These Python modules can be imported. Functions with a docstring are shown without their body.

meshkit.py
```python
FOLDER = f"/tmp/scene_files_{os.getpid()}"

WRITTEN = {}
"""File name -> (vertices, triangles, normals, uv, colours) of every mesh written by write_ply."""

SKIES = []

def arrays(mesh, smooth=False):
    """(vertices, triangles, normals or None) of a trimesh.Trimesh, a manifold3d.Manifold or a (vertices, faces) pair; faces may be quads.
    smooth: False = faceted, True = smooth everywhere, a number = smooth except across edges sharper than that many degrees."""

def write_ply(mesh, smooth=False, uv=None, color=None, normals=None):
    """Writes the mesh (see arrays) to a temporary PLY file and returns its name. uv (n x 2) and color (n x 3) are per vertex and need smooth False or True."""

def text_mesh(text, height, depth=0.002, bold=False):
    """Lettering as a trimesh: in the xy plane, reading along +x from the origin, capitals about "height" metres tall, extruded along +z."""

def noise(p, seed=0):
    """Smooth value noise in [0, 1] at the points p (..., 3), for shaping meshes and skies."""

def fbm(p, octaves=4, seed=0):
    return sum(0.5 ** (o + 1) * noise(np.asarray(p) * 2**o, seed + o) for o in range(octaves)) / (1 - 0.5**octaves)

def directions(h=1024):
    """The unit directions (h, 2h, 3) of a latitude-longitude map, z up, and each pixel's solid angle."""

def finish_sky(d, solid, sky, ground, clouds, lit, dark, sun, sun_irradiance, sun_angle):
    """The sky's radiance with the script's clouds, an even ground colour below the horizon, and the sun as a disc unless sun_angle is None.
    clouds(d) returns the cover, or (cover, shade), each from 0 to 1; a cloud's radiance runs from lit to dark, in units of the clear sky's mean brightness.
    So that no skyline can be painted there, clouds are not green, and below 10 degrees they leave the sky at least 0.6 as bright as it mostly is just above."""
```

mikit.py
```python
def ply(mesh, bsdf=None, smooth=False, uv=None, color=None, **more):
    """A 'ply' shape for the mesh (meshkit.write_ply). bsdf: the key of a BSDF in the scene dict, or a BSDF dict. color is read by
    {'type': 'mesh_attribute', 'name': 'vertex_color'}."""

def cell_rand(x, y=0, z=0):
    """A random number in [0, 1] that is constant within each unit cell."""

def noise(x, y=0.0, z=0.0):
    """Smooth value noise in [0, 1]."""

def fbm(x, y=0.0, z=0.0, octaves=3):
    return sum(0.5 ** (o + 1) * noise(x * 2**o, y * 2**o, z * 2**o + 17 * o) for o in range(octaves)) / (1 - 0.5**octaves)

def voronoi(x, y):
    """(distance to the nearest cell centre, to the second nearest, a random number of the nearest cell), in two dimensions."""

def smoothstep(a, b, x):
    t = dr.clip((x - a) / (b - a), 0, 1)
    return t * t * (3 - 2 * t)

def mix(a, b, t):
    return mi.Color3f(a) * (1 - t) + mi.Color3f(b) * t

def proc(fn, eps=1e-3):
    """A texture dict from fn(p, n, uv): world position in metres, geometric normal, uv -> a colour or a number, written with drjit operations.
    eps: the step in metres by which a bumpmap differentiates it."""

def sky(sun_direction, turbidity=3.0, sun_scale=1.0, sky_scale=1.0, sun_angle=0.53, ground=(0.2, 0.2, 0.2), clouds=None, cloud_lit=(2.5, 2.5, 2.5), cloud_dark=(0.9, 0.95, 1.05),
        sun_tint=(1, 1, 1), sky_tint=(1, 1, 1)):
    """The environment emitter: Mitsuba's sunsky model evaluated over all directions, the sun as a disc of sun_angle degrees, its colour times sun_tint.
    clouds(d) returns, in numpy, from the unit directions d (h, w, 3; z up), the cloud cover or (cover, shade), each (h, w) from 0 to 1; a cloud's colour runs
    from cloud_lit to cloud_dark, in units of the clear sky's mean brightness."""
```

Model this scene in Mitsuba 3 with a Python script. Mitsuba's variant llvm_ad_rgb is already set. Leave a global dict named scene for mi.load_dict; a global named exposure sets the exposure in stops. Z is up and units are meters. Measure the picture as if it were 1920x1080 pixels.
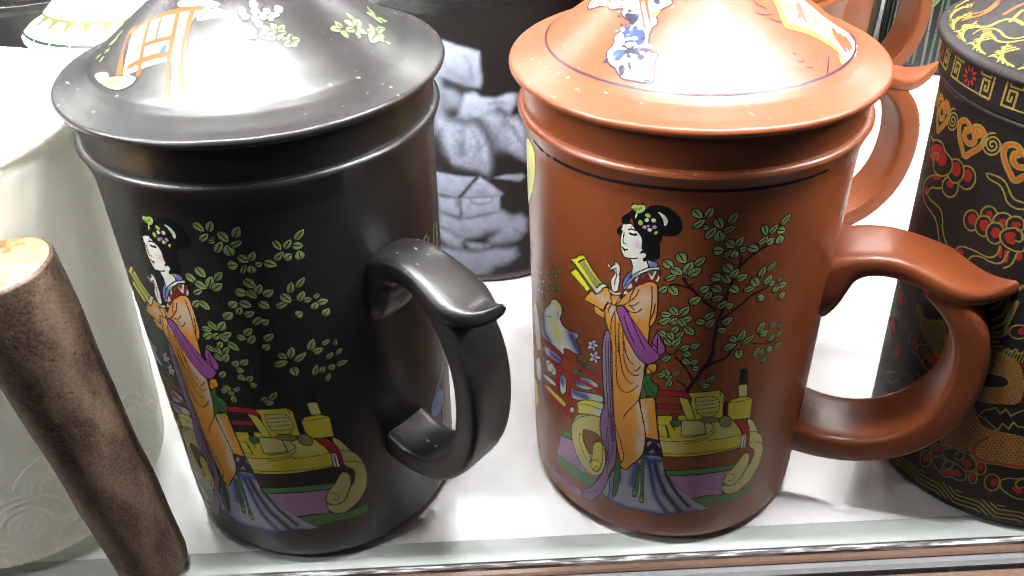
import math, json, numpy as np, trimesh, shapely, mitsuba as mi, mikit, meshkit, drjit as dr
import manifold3d as m3
from shapely.ops import unary_union
from mikit import proc, noise, fbm, smoothstep, mix, cell_rand, ply
T = mi.ScalarTransform4f
scene, labels = {}, {}

# ---------------------------------------------------------------- camera
PITCH, ROLL, CAM_H, FOCAL = 0.58676, -0.04982, 0.19146, 1712.4
c, s = math.cos(PITCH), math.sin(PITCH)
fw = np.array([0, c, -s]); r0 = np.array([1.0, 0, 0]); u0 = np.array([0, s, c])
rt = r0 * math.cos(ROLL) + u0 * math.sin(ROLL); up = -r0 * math.sin(ROLL) + u0 * math.cos(ROLL)
cam = np.eye(4); cam[:3, 0] = -rt; cam[:3, 1] = up; cam[:3, 2] = fw; cam[:3, 3] = [0, 0, CAM_H]
scene['camera'] = {'type': 'perspective', 'fov': math.degrees(2 * math.atan(960 / FOCAL)), 'fov_axis': 'x', 'to_world': T(cam.tolist()),
                   'principal_point_offset_x': 53.3 / 1920, 'principal_point_offset_y': 38.9 / 1080,
                   'near_clip': 0.01, 'far_clip': 20.0}
exposure = 0.0

# ---------------------------------------------------------------- light: dim even ambient, and unseen LED rows placed to light lids, shelf and pot
scene['room_light'] = {'type': 'constant', 'radiance': {'type': 'rgb', 'value': [0.05, 0.052, 0.058]}}  # even light from all around, stands for the unseen room
LED_X = [-0.35 + 0.07 * k for k in range(11)]
LED_ROWS = [(0.151, 0.285, (470.0, 463.0, 453.0), LED_X), (0.42, 0.285, (235.0, 232.0, 228.0), LED_X), (0.05, 0.285, (175.0, 172.0, 168.0), [-0.37, -0.30, -0.23])]  # unseen rows: lid highlights, shelf and rim brightness, and the pale pot

# ---------------------------------------------------------------- small helpers
def rgb(*v): return {'type': 'rgb', 'value': list(v)}
def bump(b, fn, scale, eps=2e-4): return {'type': 'bumpmap', 'bsdf': b, 'tex': proc(fn, eps), 'scale': scale}
def mat(key, b): scene[key] = {'type': 'twosided', 'bsdf': b} if b['type'] not in ('dielectric', 'thindielectric') else b
def put(key, mesh, m, smooth=30, color=None, uv=None, emitter=None):
    d = ply(mesh, m, smooth=smooth, color=color, uv=uv)
    if emitter: d['emitter'] = emitter
    k, n = key, 0
    while k in scene: n += 1; k = f'{key}_{n:03d}'
    scene[k] = d
    return k
def tag(key, label, category=None, group=None, kind=None):
    labels[key] = {'label': label}
    if category: labels[key]['category'] = category
    if group: labels[key]['group'] = group
    if kind: labels[key]['kind'] = kind
def lathe(prof, x=0, y=0, n=220, sc=1.0):
    p = np.asarray(prof, float) * sc
    a = np.linspace(0, 2 * np.pi, n, endpoint=False)
    v = np.stack([np.outer(p[:, 0], np.cos(a)) + x, np.outer(p[:, 0], np.sin(a)) + y, np.outer(p[:, 1], np.ones(n))], -1).reshape(-1, 3)
    i = np.arange(len(p) - 1)[:, None] * n; j = np.arange(n)[None]; k = (j + 1) % n
    f = np.stack([i + j, i + k, i + n + k, i + n + j], -1).reshape(-1, 4)
    return trimesh.Trimesh(v, np.vstack([f[:, [0, 1, 2]], f[:, [0, 2, 3]]]), process=False)
def spline(pts, n):
    from scipy.interpolate import CubicSpline
    pts = np.asarray(pts, float); t = np.r_[0, np.cumsum(np.linalg.norm(np.diff(pts[:, :2], axis=0), axis=1))]
    return CubicSpline(t, pts)(np.linspace(0, t[-1], n))
def sweep(path, hw, ht, e=3.0, m=28, cap=True):
    """a rounded-rectangle section (half width hw across the plane y, half thickness ht in the plane) along a path in the xz plane"""
    P = np.asarray(path); d = np.gradient(P, axis=0); d /= np.linalg.norm(d, axis=1, keepdims=True)
    nrm = np.stack([-d[:, 1], d[:, 0]], -1)
    a = np.linspace(0, 2 * np.pi, m, endpoint=False); ca, sa = np.cos(a), np.sin(a)
    qx = np.sign(ca) * np.abs(ca) ** (2 / e); qy = np.sign(sa) * np.abs(sa) ** (2 / e)
    v = np.zeros((len(P), m, 3))
    v[..., 0] = P[:, 0:1] + nrm[:, 0:1] * ht[:, None] * qx; v[..., 2] = P[:, 1:2] + nrm[:, 1:2] * ht[:, None] * qx; v[..., 1] = hw[:, None] * qy
    V = np.vstack([v.reshape(-1, 3), [[P[0, 0], 0, P[0, 1]], [P[-1, 0], 0, P[-1, 1]]]])
    i = np.arange(len(P) - 1)[:, None] * m; j = np.arange(m)[None]; k = (j + 1) % m
    f = np.stack([i + j, i + k, i + m + k, i + m + j], -1).reshape(-1, 4); F = np.vstack([f[:, [0, 1, 2]], f[:, [0, 2, 3]]])
    b = len(V); j = np.arange(m); k = (j + 1) % m; o = (len(P) - 1) * m
    F = np.vstack([F, np.stack([k, j, np.full(m, b - 2)], -1), np.stack([o + j, o + k, np.full(m, b - 1)], -1)])
    M = trimesh.Trimesh(V, F, process=False); M.fix_normals()
    return M
def to_man(t): return m3.Manifold(m3.Mesh(np.asarray(t.vertices, np.float32), np.asarray(t.faces, np.uint32)))
def from_man(m):
    q = m.to_mesh(); return trimesh.Trimesh(q.vert_properties[:, :3], q.tri_verts, process=True)
def place(M, x, y, a=0, z=0, sc=1.0):
    M = M.copy(); M.apply_scale(sc); M.apply_transform(trimesh.transformations.rotation_matrix(a, [0, 0, 1])); M.apply_translation([x, y, z]); return M
def fillet(r, z, R, a0, a1, n=7):
    t = np.linspace(a0, a1, n); return [(r + R * math.cos(q), z + R * math.sin(q)) for q in t]

# ---------------------------------------------------------------- transfer prints: flat coloured shapes (mm) laid on a surface, one layer thick
PAL = dict(ringdark=(.05, .012, .03), ink=(.012, .010, .010), bark=(.014, .010, .009), inkblue=(.018, .018, .04), hair=(.006, .006, .006), leaf=(.17, .24, .085), leaflight=(.36, .46, .2), rock=(.55, .56, .52), yellow=(.6, .56, .06), navy=(.03, .045, .2),
           paper=(.62, .63, .58), paper2=(.62, .64, .48), red=(.32, .02, .03), petal=(.58, .52, .62), lilac=(.42, .24, .46), lilacdark=(.27, .15, .31), greylilac=(.3, .3, .32), green=(.08, .22, .07), carpet=(.36, .2, .37),
           scroll=(.52, .48, .18), gold=(.52, .45, .04), deepgreen=(.045, .14, .04), olive=(.2, .22, .06), skirt=(.34, .37, .46), pink=(.4, .2, .34), darkgreen=(.02, .05, .02), orange=(.66, .29, .05), robepale=(.6, .47, .34),
           purple=(.3, .085, .31), darkred=(.16, .02, .02), skin=(.72, .72, .66), blush=(.62, .42, .58), bluegrey=(.14, .19, .42), flowergreen=(.32, .52, .1), bookyellow=(.72, .68, .03), bookpage=(.42, .42, .12), bookedge=(.09, .09, .09),
           gilt=(.25, .19, .045), dragonred=(.22, .02, .016), flame=(.36, .08, .015), white=(.8, .8, .78), blue=(.03, .08, .36), sky=(.3, .5, .8), brick=(.36, .06, .008))
PAL = {k: tuple(.74 * q for q in v) for k, v in PAL.items()}      # every print colour darkened by one even factor
def chaikin(p, closed=True, k=2):
    p = np.asarray(p, float)
    for _ in range(k):
        q = np.roll(p, -1, 0) if closed else p[1:]
        b = p if closed else p[:-1]
        n = np.stack([.75 * b + .25 * q, .25 * b + .75 * q], 1).reshape(-1, 2)
        p = n if closed else np.vstack([p[:1], n, p[-1:]])
    return p
def leaf_shape(a, b, w):
    a, b = np.asarray(a, float), np.asarray(b, float); d = b - a; L = np.linalg.norm(d); n = np.array([-d[1], d[0]]) / L
    t = np.linspace(0, 1, 9); h = np.sin(np.pi * t ** .85) ** .8 * w / 2
    c = a + d * t[:, None]
    return np.vstack([c + n * h[:, None], (c - n * h[:, None])[::-1]])
def paint(art, cell=1.3, cover=None):
    """bottom to top list of shapes -> {group: (vertices u v, triangles, colours)}; what lies above is cut out of what lies below"""
    lay = []
    for it in art:
        g, k, col = it[0], it[1], it[2]
        if k == 'P':
            pts, o, sm, field = it[3], it[4], it[5], it[6]
            p = shapely.Polygon(chaikin(pts) if sm else pts).buffer(0)
            lay.append((g, p, col, field))
            if o: lay.append((g, p.boundary.buffer(o / 2, quad_segs=2), it[7] if len(it) > 7 else 'ink', None))
        elif k == 'E':
            c0, e1, e2 = np.asarray(it[3]); t = np.linspace(0, 2 * np.pi, 8, endpoint=False)[:, None]
            lay.append((g, shapely.Polygon(c0 + np.cos(t) * (e1 - c0) + np.sin(t) * (e2 - c0)), col, None))
        elif k == 'L':
            lay.append((g, shapely.LineString(chaikin(it[3], False) if len(it) < 6 else it[3]).buffer(it[4] / 2, quad_segs=3), col, None))
        elif k == 'F':
            a, b = it[3]; q = leaf_shape(a, b, it[4]); p = shapely.Polygon(q).buffer(0)
            lay.append((g, p.buffer(.16), 'ink', None))
            tip = np.asarray(b) * .8 + np.asarray(a) * .2
            lay.append((g, p.buffer(-.05), col, [[[(np.asarray(b) * .95 + np.asarray(a) * .05).tolist()], it[4] * .55, 'leaflight' if col == 'leaf' else 'paper']]))
            if col == 'leaf': lay.append((g, shapely.LineString([a, tip]).buffer(.13), 'ink', None))
    out = {}
    done = shapely.Polygon() if cover is None else cover
    for g, p, col, field in reversed(lay):
        v = p.difference(done, grid_size=1e-3); done = unary_union([done, p.buffer(0)]) if len(out) < 0 else shapely.union(done, p, grid_size=1e-3)
        if col == 'clay' or v.is_empty: continue
        h = min(cell, .75) if field else cell
        x0, y0, x1, y1 = v.bounds
        for poly in getattr(v, 'geoms', [v]):
            if poly.geom_type != 'Polygon' or poly.area < 1e-4: continue
            bx = poly.bounds
            xs = np.arange(math.floor(bx[0] / h), math.floor(bx[2] / h) + 1); ys = np.arange(math.floor(bx[1] / h), math.floor(bx[3] / h) + 1) if field else [None]
            shapely.prepare(poly)
            for i in xs:
                for j in ys:
                    b = shapely.box(i * h, bx[1] - 1 if j is None else j * h, i * h + h, bx[3] + 1 if j is None else j * h + h)
                    q = poly.intersection(b) if len(xs) * len(ys) > 1 else poly
                    for s1 in getattr(q, 'geoms', [q]):
                        if s1.geom_type != 'Polygon' or s1.area < 1e-5: continue
                        V, F = trimesh.creation.triangulate_polygon(s1, engine='earcut')
                        V = np.asarray(V)[:, :2]
                        C = np.tile(PAL[col], (len(V), 1))
                        for fp, fr, fc in (field or []):
                            ls = shapely.LineString(fp) if len(fp) > 1 else shapely.Point(fp[0])
                            d = shapely.distance(ls, shapely.points(V)); w = np.exp(-(d / fr) ** 2)[:, None]
                            C = C * (1 - w) + w * np.asarray(PAL[fc])
                        o = out.setdefault(g, [[], [], [], 0])
                        o[0].append(V); o[1].append(np.asarray(F) + o[3]); o[2].append(C); o[3] += len(V)
    return {g: (np.vstack(o[0]), np.vstack(o[1]), np.vstack(o[2])) for g, o in out.items()}
def lay_on(art, fn):
    """art on a surface: fn(u, v in mm) -> points and outward normals; returns a mesh with its normals facing outwards"""
    V, F, C = art
    X, N = fn(V[:, 0], V[:, 1])
    X = X + N * 1.2e-4
    fn_ = np.cross(X[F[:, 1]] - X[F[:, 0]], X[F[:, 2]] - X[F[:, 0]]); flip = (fn_ * N[F[:, 0]]).sum(1) < 0
    F = F.copy(); F[flip] = F[flip][:, ::-1]
    return X, F, N, C
def put_print(key, art, fn, m='print'):
    X, F, N, C = lay_on(art, fn)
    path = meshkit.write_ply((X, F), False, None, C, normals=N)
    k, n = key, 0
    while k in scene: n += 1; k = f'{key}_{n:03d}'
    scene[k] = {'type': 'ply', 'filename': path, 'face_normals': False, 'bsdf': {'type': 'ref', 'id': m}}
    return k

# prints as flat shapes in millimetres on the surface they lie on: [piece, kind (P area, L line, F leaf, E spot), colour, points, ...]
ARTS = {
'front': '''
["bridge","P","rock",[[-33.95,65.64],[-32.24,66.92],[-30.38,66.66],[-29.51,65.34],[-29.81,63.55],[-30.42,62.26],[-29.54,60.69],[-27.3,60.63],[-24.24,61.42],[-23.99,60.16],[-25.22,59.25],[-24.21,57.69],[-22.75,55.65],[-25.19,54.75],[-26.76,55.02],[-29.3,54.17],[-28.72,51.61],[-30.53,52.4],[-32.84,52.34],[-37.61,50.98],[-40.03,52.23],[-38.74,57.55],[-37.22,60.97],[-34.73,63.53]],0.28,1,[[[[-31.91,66.88],[-31.3,65.65]],1.0,"yellow"],[[[-32.7,59.66],[-31.11,56.39]],1.3,"yellow"],[[[-38.42,58.25],[-37.98,53.2],[-35.04,52.3]],1.3,"navy"],[[[-26.5,59.68],[-25.21,57.6],[-23.71,56.07]],1.7,"navy"]],"ink"]
["bridge","L","ink",[[-36.02,59.39],[-34.83,59.79],[-34.07,60.76]],0.25]
["bridge","L","ink",[[-31.45,63.72],[-31.35,62.39],[-30.43,62.03]],0.25]
["bridge","P","rock",[[-37.87,49.3],[-29.62,51.03],[-29.95,48.33],[-34.4,47.26],[-37.97,46.69]],0.2,1,[[[[-34.37,48.8],[-29.94,49.34]],1.5,"navy"]],"ink"]
["bridge","P","rock",[[-26.2,45.25],[-22.67,49.39],[-19.45,49.66],[-17.69,48.58],[-21.2,45.74],[-24.1,45.05]],0.2,1,[[[[-25.14,45.92],[-21.24,48.21]],1.2,"navy"]],"ink"]
["bridge","P","rock",[[-26.75,43.89],[-25.13,43.4],[-22.13,44.71],[-16.79,46.54],[-16.71,43.82],[-24.07,40.99],[-26.19,40.14]],0.2,1,[[[[-25.65,42.55],[-21.63,43.48]],1.3,"navy"]],"ink"]
["bridge","P","paper",[[-37.09,45.82],[-32.26,46.0],[-32.31,42.63],[-37.21,42.64]],0.2,1,[],"ink"]
["bridge","P","rock",[[-33.18,45.34],[-33.36,44.55],[-33.83,43.67],[-34.52,42.87],[-35.32,42.28],[-36.06,42.03],[-36.58,42.18],[-36.75,42.72],[-36.53,43.56],[-35.98,44.51],[-35.23,45.35],[-34.44,45.92],[-33.77,46.11],[-33.33,45.9]],0.2,0,[],"ink"]
["bridge","P","paper",[[-39.1,39.35],[-32.2,41.16],[-32.22,39.47],[-38.55,37.93]],0.2,1,[],"ink"]
["bridge","P","yellow",[[-38.4,36.72],[-28.19,37.74],[-28.2,35.2],[-38.53,33.65]],0.15,1,[],"ink"]
["bridge","P","rock",[[-30.73,45.79],[-28.05,45.83],[-28.3,39.5],[-30.8,39.04]],0.2,1,[[[[-29.97,45.8],[-29.68,42.94]],1.2,"navy"]],"ink"]
["bridge","P","rock",[[-26.85,37.08],[-25.09,37.73],[-25.62,35.54],[-26.74,35.04]],0.2,1,[],"ink"]
["bridge","P","red",[[-40.85,31.76],[-36.47,32.86],[-31.76,33.01],[-28.51,33.26],[-26.17,33.3],[-26.46,35.5],[-28.2,35.52],[-33.16,35.71],[-39.27,35.76]],0,0,[],"ink"]
["bridge","L","red",[[-39.22,49.57],[-30.86,51.2],[-23.67,51.76],[-17.34,51.2]],0.9]
["bridge","L","red",[[-39.0,45.67],[-30.91,47.18],[-23.63,47.74],[-16.9,47.38]],1.0]
["bridge","L","red",[[-31.23,46.96],[-31.69,37.87]],1.0]
["bridge","L","red",[[-27.19,46.13],[-27.43,34.03]],1.1]
["bridge","L","red",[[-26.74,38.21],[-24.57,38.86]],0.7]
["bridge","F","petal",[[-20.02,60.12],[-19.44,62.12]],0.94]
["bridge","F","petal",[[-20.02,60.12],[-18.34,60.81]],0.94]
["bridge","F","petal",[[-20.02,60.12],[-19.55,58.55]],0.94]
["bridge","F","petal",[[-20.02,60.12],[-21.48,58.38]],0.94]
["bridge","F","petal",[[-20.02,60.12],[-21.39,60.61]],0.94]
["bridge","F","petal",[[-19.43,56.89],[-18.83,59.02]],0.94]
["bridge","F","petal",[[-19.43,56.89],[-17.67,57.61]],0.94]
["bridge","F","petal",[[-19.43,56.89],[-18.93,55.21]],0.94]
["bridge","F","petal",[[-19.43,56.89],[-20.95,55.04]],0.94]
["bridge","F","petal",[[-19.43,56.89],[-20.87,57.43]],0.94]
["bridge","F","leaf",[[-23.44,53.34],[-24.68,54.08]],0.77]
["bridge","F","leaf",[[-22.48,52.91],[-21.82,55.67]],0.94]
["bridge","F","leaf",[[-22.71,52.3],[-23.92,52.1]],0.86]
["bridge","F","leaf",[[-21.78,53.3],[-19.96,52.81]],0.94]
["bridge","F","leaf",[[-23.41,50.68],[-25.68,48.59]],1.03]
["bridge","F","leaf",[[-23.41,50.44],[-22.9,48.76]],0.77]
["bridge","F","leaf",[[-33.06,74.91],[-33.03,76.24]],0.94]
["bridge","F","leaf",[[-31.78,74.98],[-29.7,76.34]],1.12]
["bridge","F","leaf",[[-32.43,73.96],[-30.89,73.95]],1.03]
["bridge","F","leaf",[[-33.76,73.63],[-35.24,71.65]],1.03]
["bridge","F","leaf",[[-33.82,71.38],[-34.5,72.32]],1.03]
["bridge","F","leaf",[[-32.46,72.17],[-31.21,72.23]],0.94]
["bridge","F","leaf",[[-34.58,69.13],[-36.58,66.75]],1.03]
["bridge","F","leaf",[[-33.17,69.98],[-32.86,68.58]],0.94]
["bridge","F","leaf",[[-31.54,70.48],[-29.47,71.0]],1.03]
["bridge","F","leaf",[[-33.89,68.19],[-34.65,66.58]],0.86]
["bridge","F","leaf",[[-32.19,69.43],[-31.9,67.8]],0.86]
["bridge","F","leaf",[[-37.07,64.82],[-38.55,61.5]],0.94]
["bridge","F","lilac",[[-40.68,68.94],[-42.0,69.93]],0.77]
["bridge","F","lilac",[[-39.63,69.16],[-38.57,70.96]],0.6]
["bridge","F","lilac",[[-38.74,67.44],[-40.24,67.39]],0.77]
["bridge","F","lilac",[[-38.74,67.44],[-37.07,69.18]],0.77]
["bridge","F","lilac",[[-39.92,63.89],[-41.95,63.95]],0.86]
["bridge","F","lilac",[[-39.4,63.99],[-37.89,65.91]],0.69]
["bridge","P","paper",[[-45.93,57.12],[-43.32,58.23],[-41.06,53.97],[-40.24,48.57],[-40.04,46.17],[-43.59,42.94],[-44.98,49.09]],0,1,[],"ink"]
["bridge","P","yellow",[[-44.83,47.16],[-40.77,49.19],[-40.49,46.09],[-43.88,43.24]],0,1,[],"ink"]
["bridge","P","paper",[[-44.49,40.13],[-40.57,42.67],[-40.37,35.95],[-42.87,33.38],[-44.95,35.47]],0,1,[],"ink"]
["bridge","P","yellow",[[-50.55,28.61],[-44.58,31.96],[-43.33,23.49],[-47.33,21.12]],0,1,[],"ink"]
["table","P","green",[[-29.26,27.5],[-26.25,28.17],[-26.02,26.45],[-29.8,25.14]],0.12,0,[],"ink"]
["table","P","carpet",[[-30.34,24.56],[-26.25,25.85],[-24.1,21.75],[-21.45,19.02],[-17.55,18.48],[-18.36,16.96],[-24.62,17.37],[-32.29,16.09]],0.12,0,[],"ink"]
["table","P","green",[[-31.98,16.7],[-24.62,17.37],[-17.76,17.44],[-19.6,13.73],[-25.16,13.34],[-32.47,13.93]],0.12,0,[],"ink"]
["table","P","scroll",[[-24.22,36.44],[-26.26,31.87],[-26.19,26.44],[-24.37,21.56],[-21.69,18.56],[-18.48,18.04],[-16.67,19.97],[-15.45,24.29],[-16.05,30.02],[-15.17,36.32],[-16.75,39.45],[-19.84,38.57]],0.2,1,[],"ink"]
["table","P","clay",[[-22.89,31.97],[-20.21,33.35],[-17.01,33.01],[-15.84,30.13],[-18.92,27.61],[-19.95,24.5],[-21.82,27.21]],0.2,1,[],"ink"]
["table","P","yellow",[[-23.39,31.1],[-21.82,27.21],[-20.05,24.44],[-20.0,21.66],[-22.54,24.51],[-23.73,28.15]],0.2,1,[],"ink"]
["table","P","yellow",[[-19.41,28.69],[-18.3,30.7],[-16.43,31.01],[-16.45,25.42],[-16.74,22.75],[-18.05,19.9],[-19.63,20.08],[-20.01,22.22],[-19.47,24.24]],0.2,1,[],"ink"]
["table","L","ink",[[-20.0,21.66],[-19.55,23.35],[-17.69,24.45],[-16.66,23.08],[-17.59,20.29],[-18.76,19.88],[-18.79,21.28],[-17.87,22.11]],0.2]
["table","P","yellow",[[-24.77,39.65],[-22.27,42.22],[-19.04,43.63],[-16.24,43.94],[-16.75,39.45],[-19.84,38.57],[-24.32,36.27],[-23.92,38.21]],0.2,1,[[[[-18.51,39.83],[-17.23,41.52]],1.2,"paper"]],"ink"]
["table","L","ink",[[-24.5,39.3],[-21.77,41.18],[-17.24,41.77]],0.2]
["table","L","ink",[[-24.32,36.27],[-20.78,38.56],[-16.74,39.19]],0.2]
["table","L","ink",[[-26.26,31.33],[-24.21,35.13],[-20.77,37.94]],0.2]
["table","P","red",[[-4.18,52.26],[-1.07,52.73],[2.32,52.44],[3.58,50.91],[2.97,50.15],[0.58,51.13],[-4.08,50.72]],0.2,0,[],"ink"]
["table","P","red",[[-4.03,48.35],[1.07,48.72],[1.67,47.39],[-3.93,46.78]],0.2,0,[],"ink"]
["table","P","green",[[-0.71,26.9],[5.71,27.63],[10.81,27.79],[16.7,27.24],[16.54,25.63],[11.02,25.89],[5.87,25.9],[-0.09,25.24]],0.16,0,[],"ink"]
["table","P","carpet",[[0.18,25.18],[5.89,25.61],[11.04,25.74],[15.43,25.38],[14.01,21.85],[14.36,17.4],[10.09,17.96],[6.62,17.42],[5.5,17.59],[2.89,21.13],[1.02,23.71]],0.12,0,[],"ink"]
["table","P","green",[[6.64,17.22],[10.13,17.55],[14.37,17.29],[16.17,16.68],[19.43,16.36],[23.48,16.93],[23.9,14.58],[20.21,13.98],[16.1,14.19],[10.5,13.9],[9.19,14.49]],0,0,[],"ink"]
["table","P","scroll",[[17.64,42.01],[19.49,41.09],[21.76,36.3],[23.76,33.27],[24.89,28.71],[24.76,24.0],[22.78,19.7],[19.72,17.23],[17.39,16.42],[15.35,17.07],[14.05,18.98],[13.94,20.89],[17.28,20.15],[18.43,23.21],[20.3,24.34],[21.48,26.19],[22.11,28.26],[21.51,30.34],[19.53,31.96],[19.37,36.89]],0.2,1,[],"ink"]
["table","P","clay",[[15.84,30.83],[18.07,31.2],[19.76,31.77],[21.54,30.18],[22.16,28.0],[21.38,25.99],[20.38,26.46],[20.47,29.03],[19.42,30.05],[18.32,29.47],[17.27,27.27],[16.37,26.88]],0,1,[],"ink"]
["table","P","scroll",[[19.4,30.2],[20.61,28.97],[20.87,25.99],[19.31,21.37],[17.48,20.07],[15.78,19.71],[14.34,20.68],[13.75,22.41],[14.47,24.14],[17.1,27.09],[18.32,29.47]],0.2,1,[],"ink"]
["table","L","ink",[[15.5,21.87],[16.75,21.19],[17.48,22.13],[16.45,23.97],[14.82,24.28],[14.1,22.31],[15.16,20.12],[17.35,19.63],[18.75,21.03],[19.94,24.02],[21.56,25.67]],0.2]
["table","L","ink",[[19.54,37.04],[21.71,36.1],[23.67,33.55]],0.2]
["table","L","ink",[[19.95,33.13],[21.88,32.68],[24.34,30.65]],0.2]
["table","P","gold",[[-3.71,44.66],[-0.37,45.15],[2.27,45.43],[5.22,44.04],[13.95,42.71],[16.17,39.4],[17.35,36.75],[17.3,32.56],[12.03,32.59],[5.32,32.06],[-1.59,31.68],[-2.8,37.27],[-3.52,41.62]],0.22,0,[[[[10.32,41.74],[13.38,38.87]],2.0,"scroll"],[[[-1.43,35.22],[1.84,34.62]],1.5,"scroll"]],"ink"]
["table","L","ink",[[-2.66,36.71],[1.67,36.89],[6.45,37.67],[9.01,38.39],[9.81,39.7]],0.22]
["table","L","ink",[[8.66,36.99],[13.61,37.01],[17.13,37.01]],0.22]
["table","L","ink",[[-1.71,32.59],[5.24,32.99],[11.95,33.3],[17.24,33.0]],0.22]
["table","L","ink",[[2.68,36.3],[6.2,36.88],[8.75,37.75]],0.2]
["table","P","red",[[14.05,42.51],[15.73,42.64],[17.78,41.07],[19.3,37.82],[19.84,32.02],[18.94,31.93],[18.48,36.33],[17.3,37.13],[16.1,39.87]],0.15,1,[],"ink"]
["table","P","paper",[[17.42,36.82],[18.48,36.33],[18.81,31.98],[17.44,32.37]],0.1,0,[],"ink"]
["table","L","ink",[[17.98,36.07],[18.06,32.37]],0.3]
["table","P","gold",[[-3.47,41.85],[-1.55,41.72],[-0.6,38.05],[-2.79,38.18]],0.2,0,[[[[-3.06,40.37]],1.0,"scroll"]],"ink"]
["table","L","ink",[[-1.49,41.73],[-0.6,38.05]],0.35]
["table","P","gold",[[2.63,52.33],[9.78,52.62],[10.9,51.31],[11.4,44.08],[10.42,43.83],[4.91,43.96],[3.55,48.8],[3.59,50.49]],0.2,0,[[[[7.01,48.66]],2.5,"scroll"]],"ink"]
["table","P","gold",[[0.59,50.97],[2.79,50.4],[3.97,47.52],[4.98,43.96],[3.08,43.97],[1.79,47.48]],0.2,0,[[[[3.14,46.23]],1.2,"scroll"]],"ink"]
["table","L","ink",[[4.45,50.91],[10.12,51.02],[10.35,44.49],[5.13,45.04],[4.45,50.91]],0.18]
["table","L","ink",[[4.78,49.63],[9.38,49.83]],0.18]
["table","L","ink",[[4.88,48.53],[9.5,48.71]],0.18]
["table","L","ink",[[5.0,47.24],[9.62,47.59]],0.18]
["table","L","ink",[[5.11,45.95],[9.78,46.1]],0.18]
["table","L","ink",[[9.79,52.53],[10.12,50.98]],0.2]
["table","L","ink",[[11.72,48.49],[11.59,46.73],[11.98,44.27]],0.5]
["table","P","gold",[[12.17,48.31],[13.13,49.29],[16.23,49.38],[18.5,47.98],[18.7,41.75],[13.96,42.62],[12.58,44.35]],0.2,0,[],"ink"]
["table","L","ink",[[12.17,48.31],[15.0,48.04],[18.51,47.94]],0.18]
["table","P","scroll",[[14.07,53.04],[15.14,53.46],[16.46,52.75],[16.84,49.1],[14.59,49.55]],0.2,0,[],"ink"]
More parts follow.
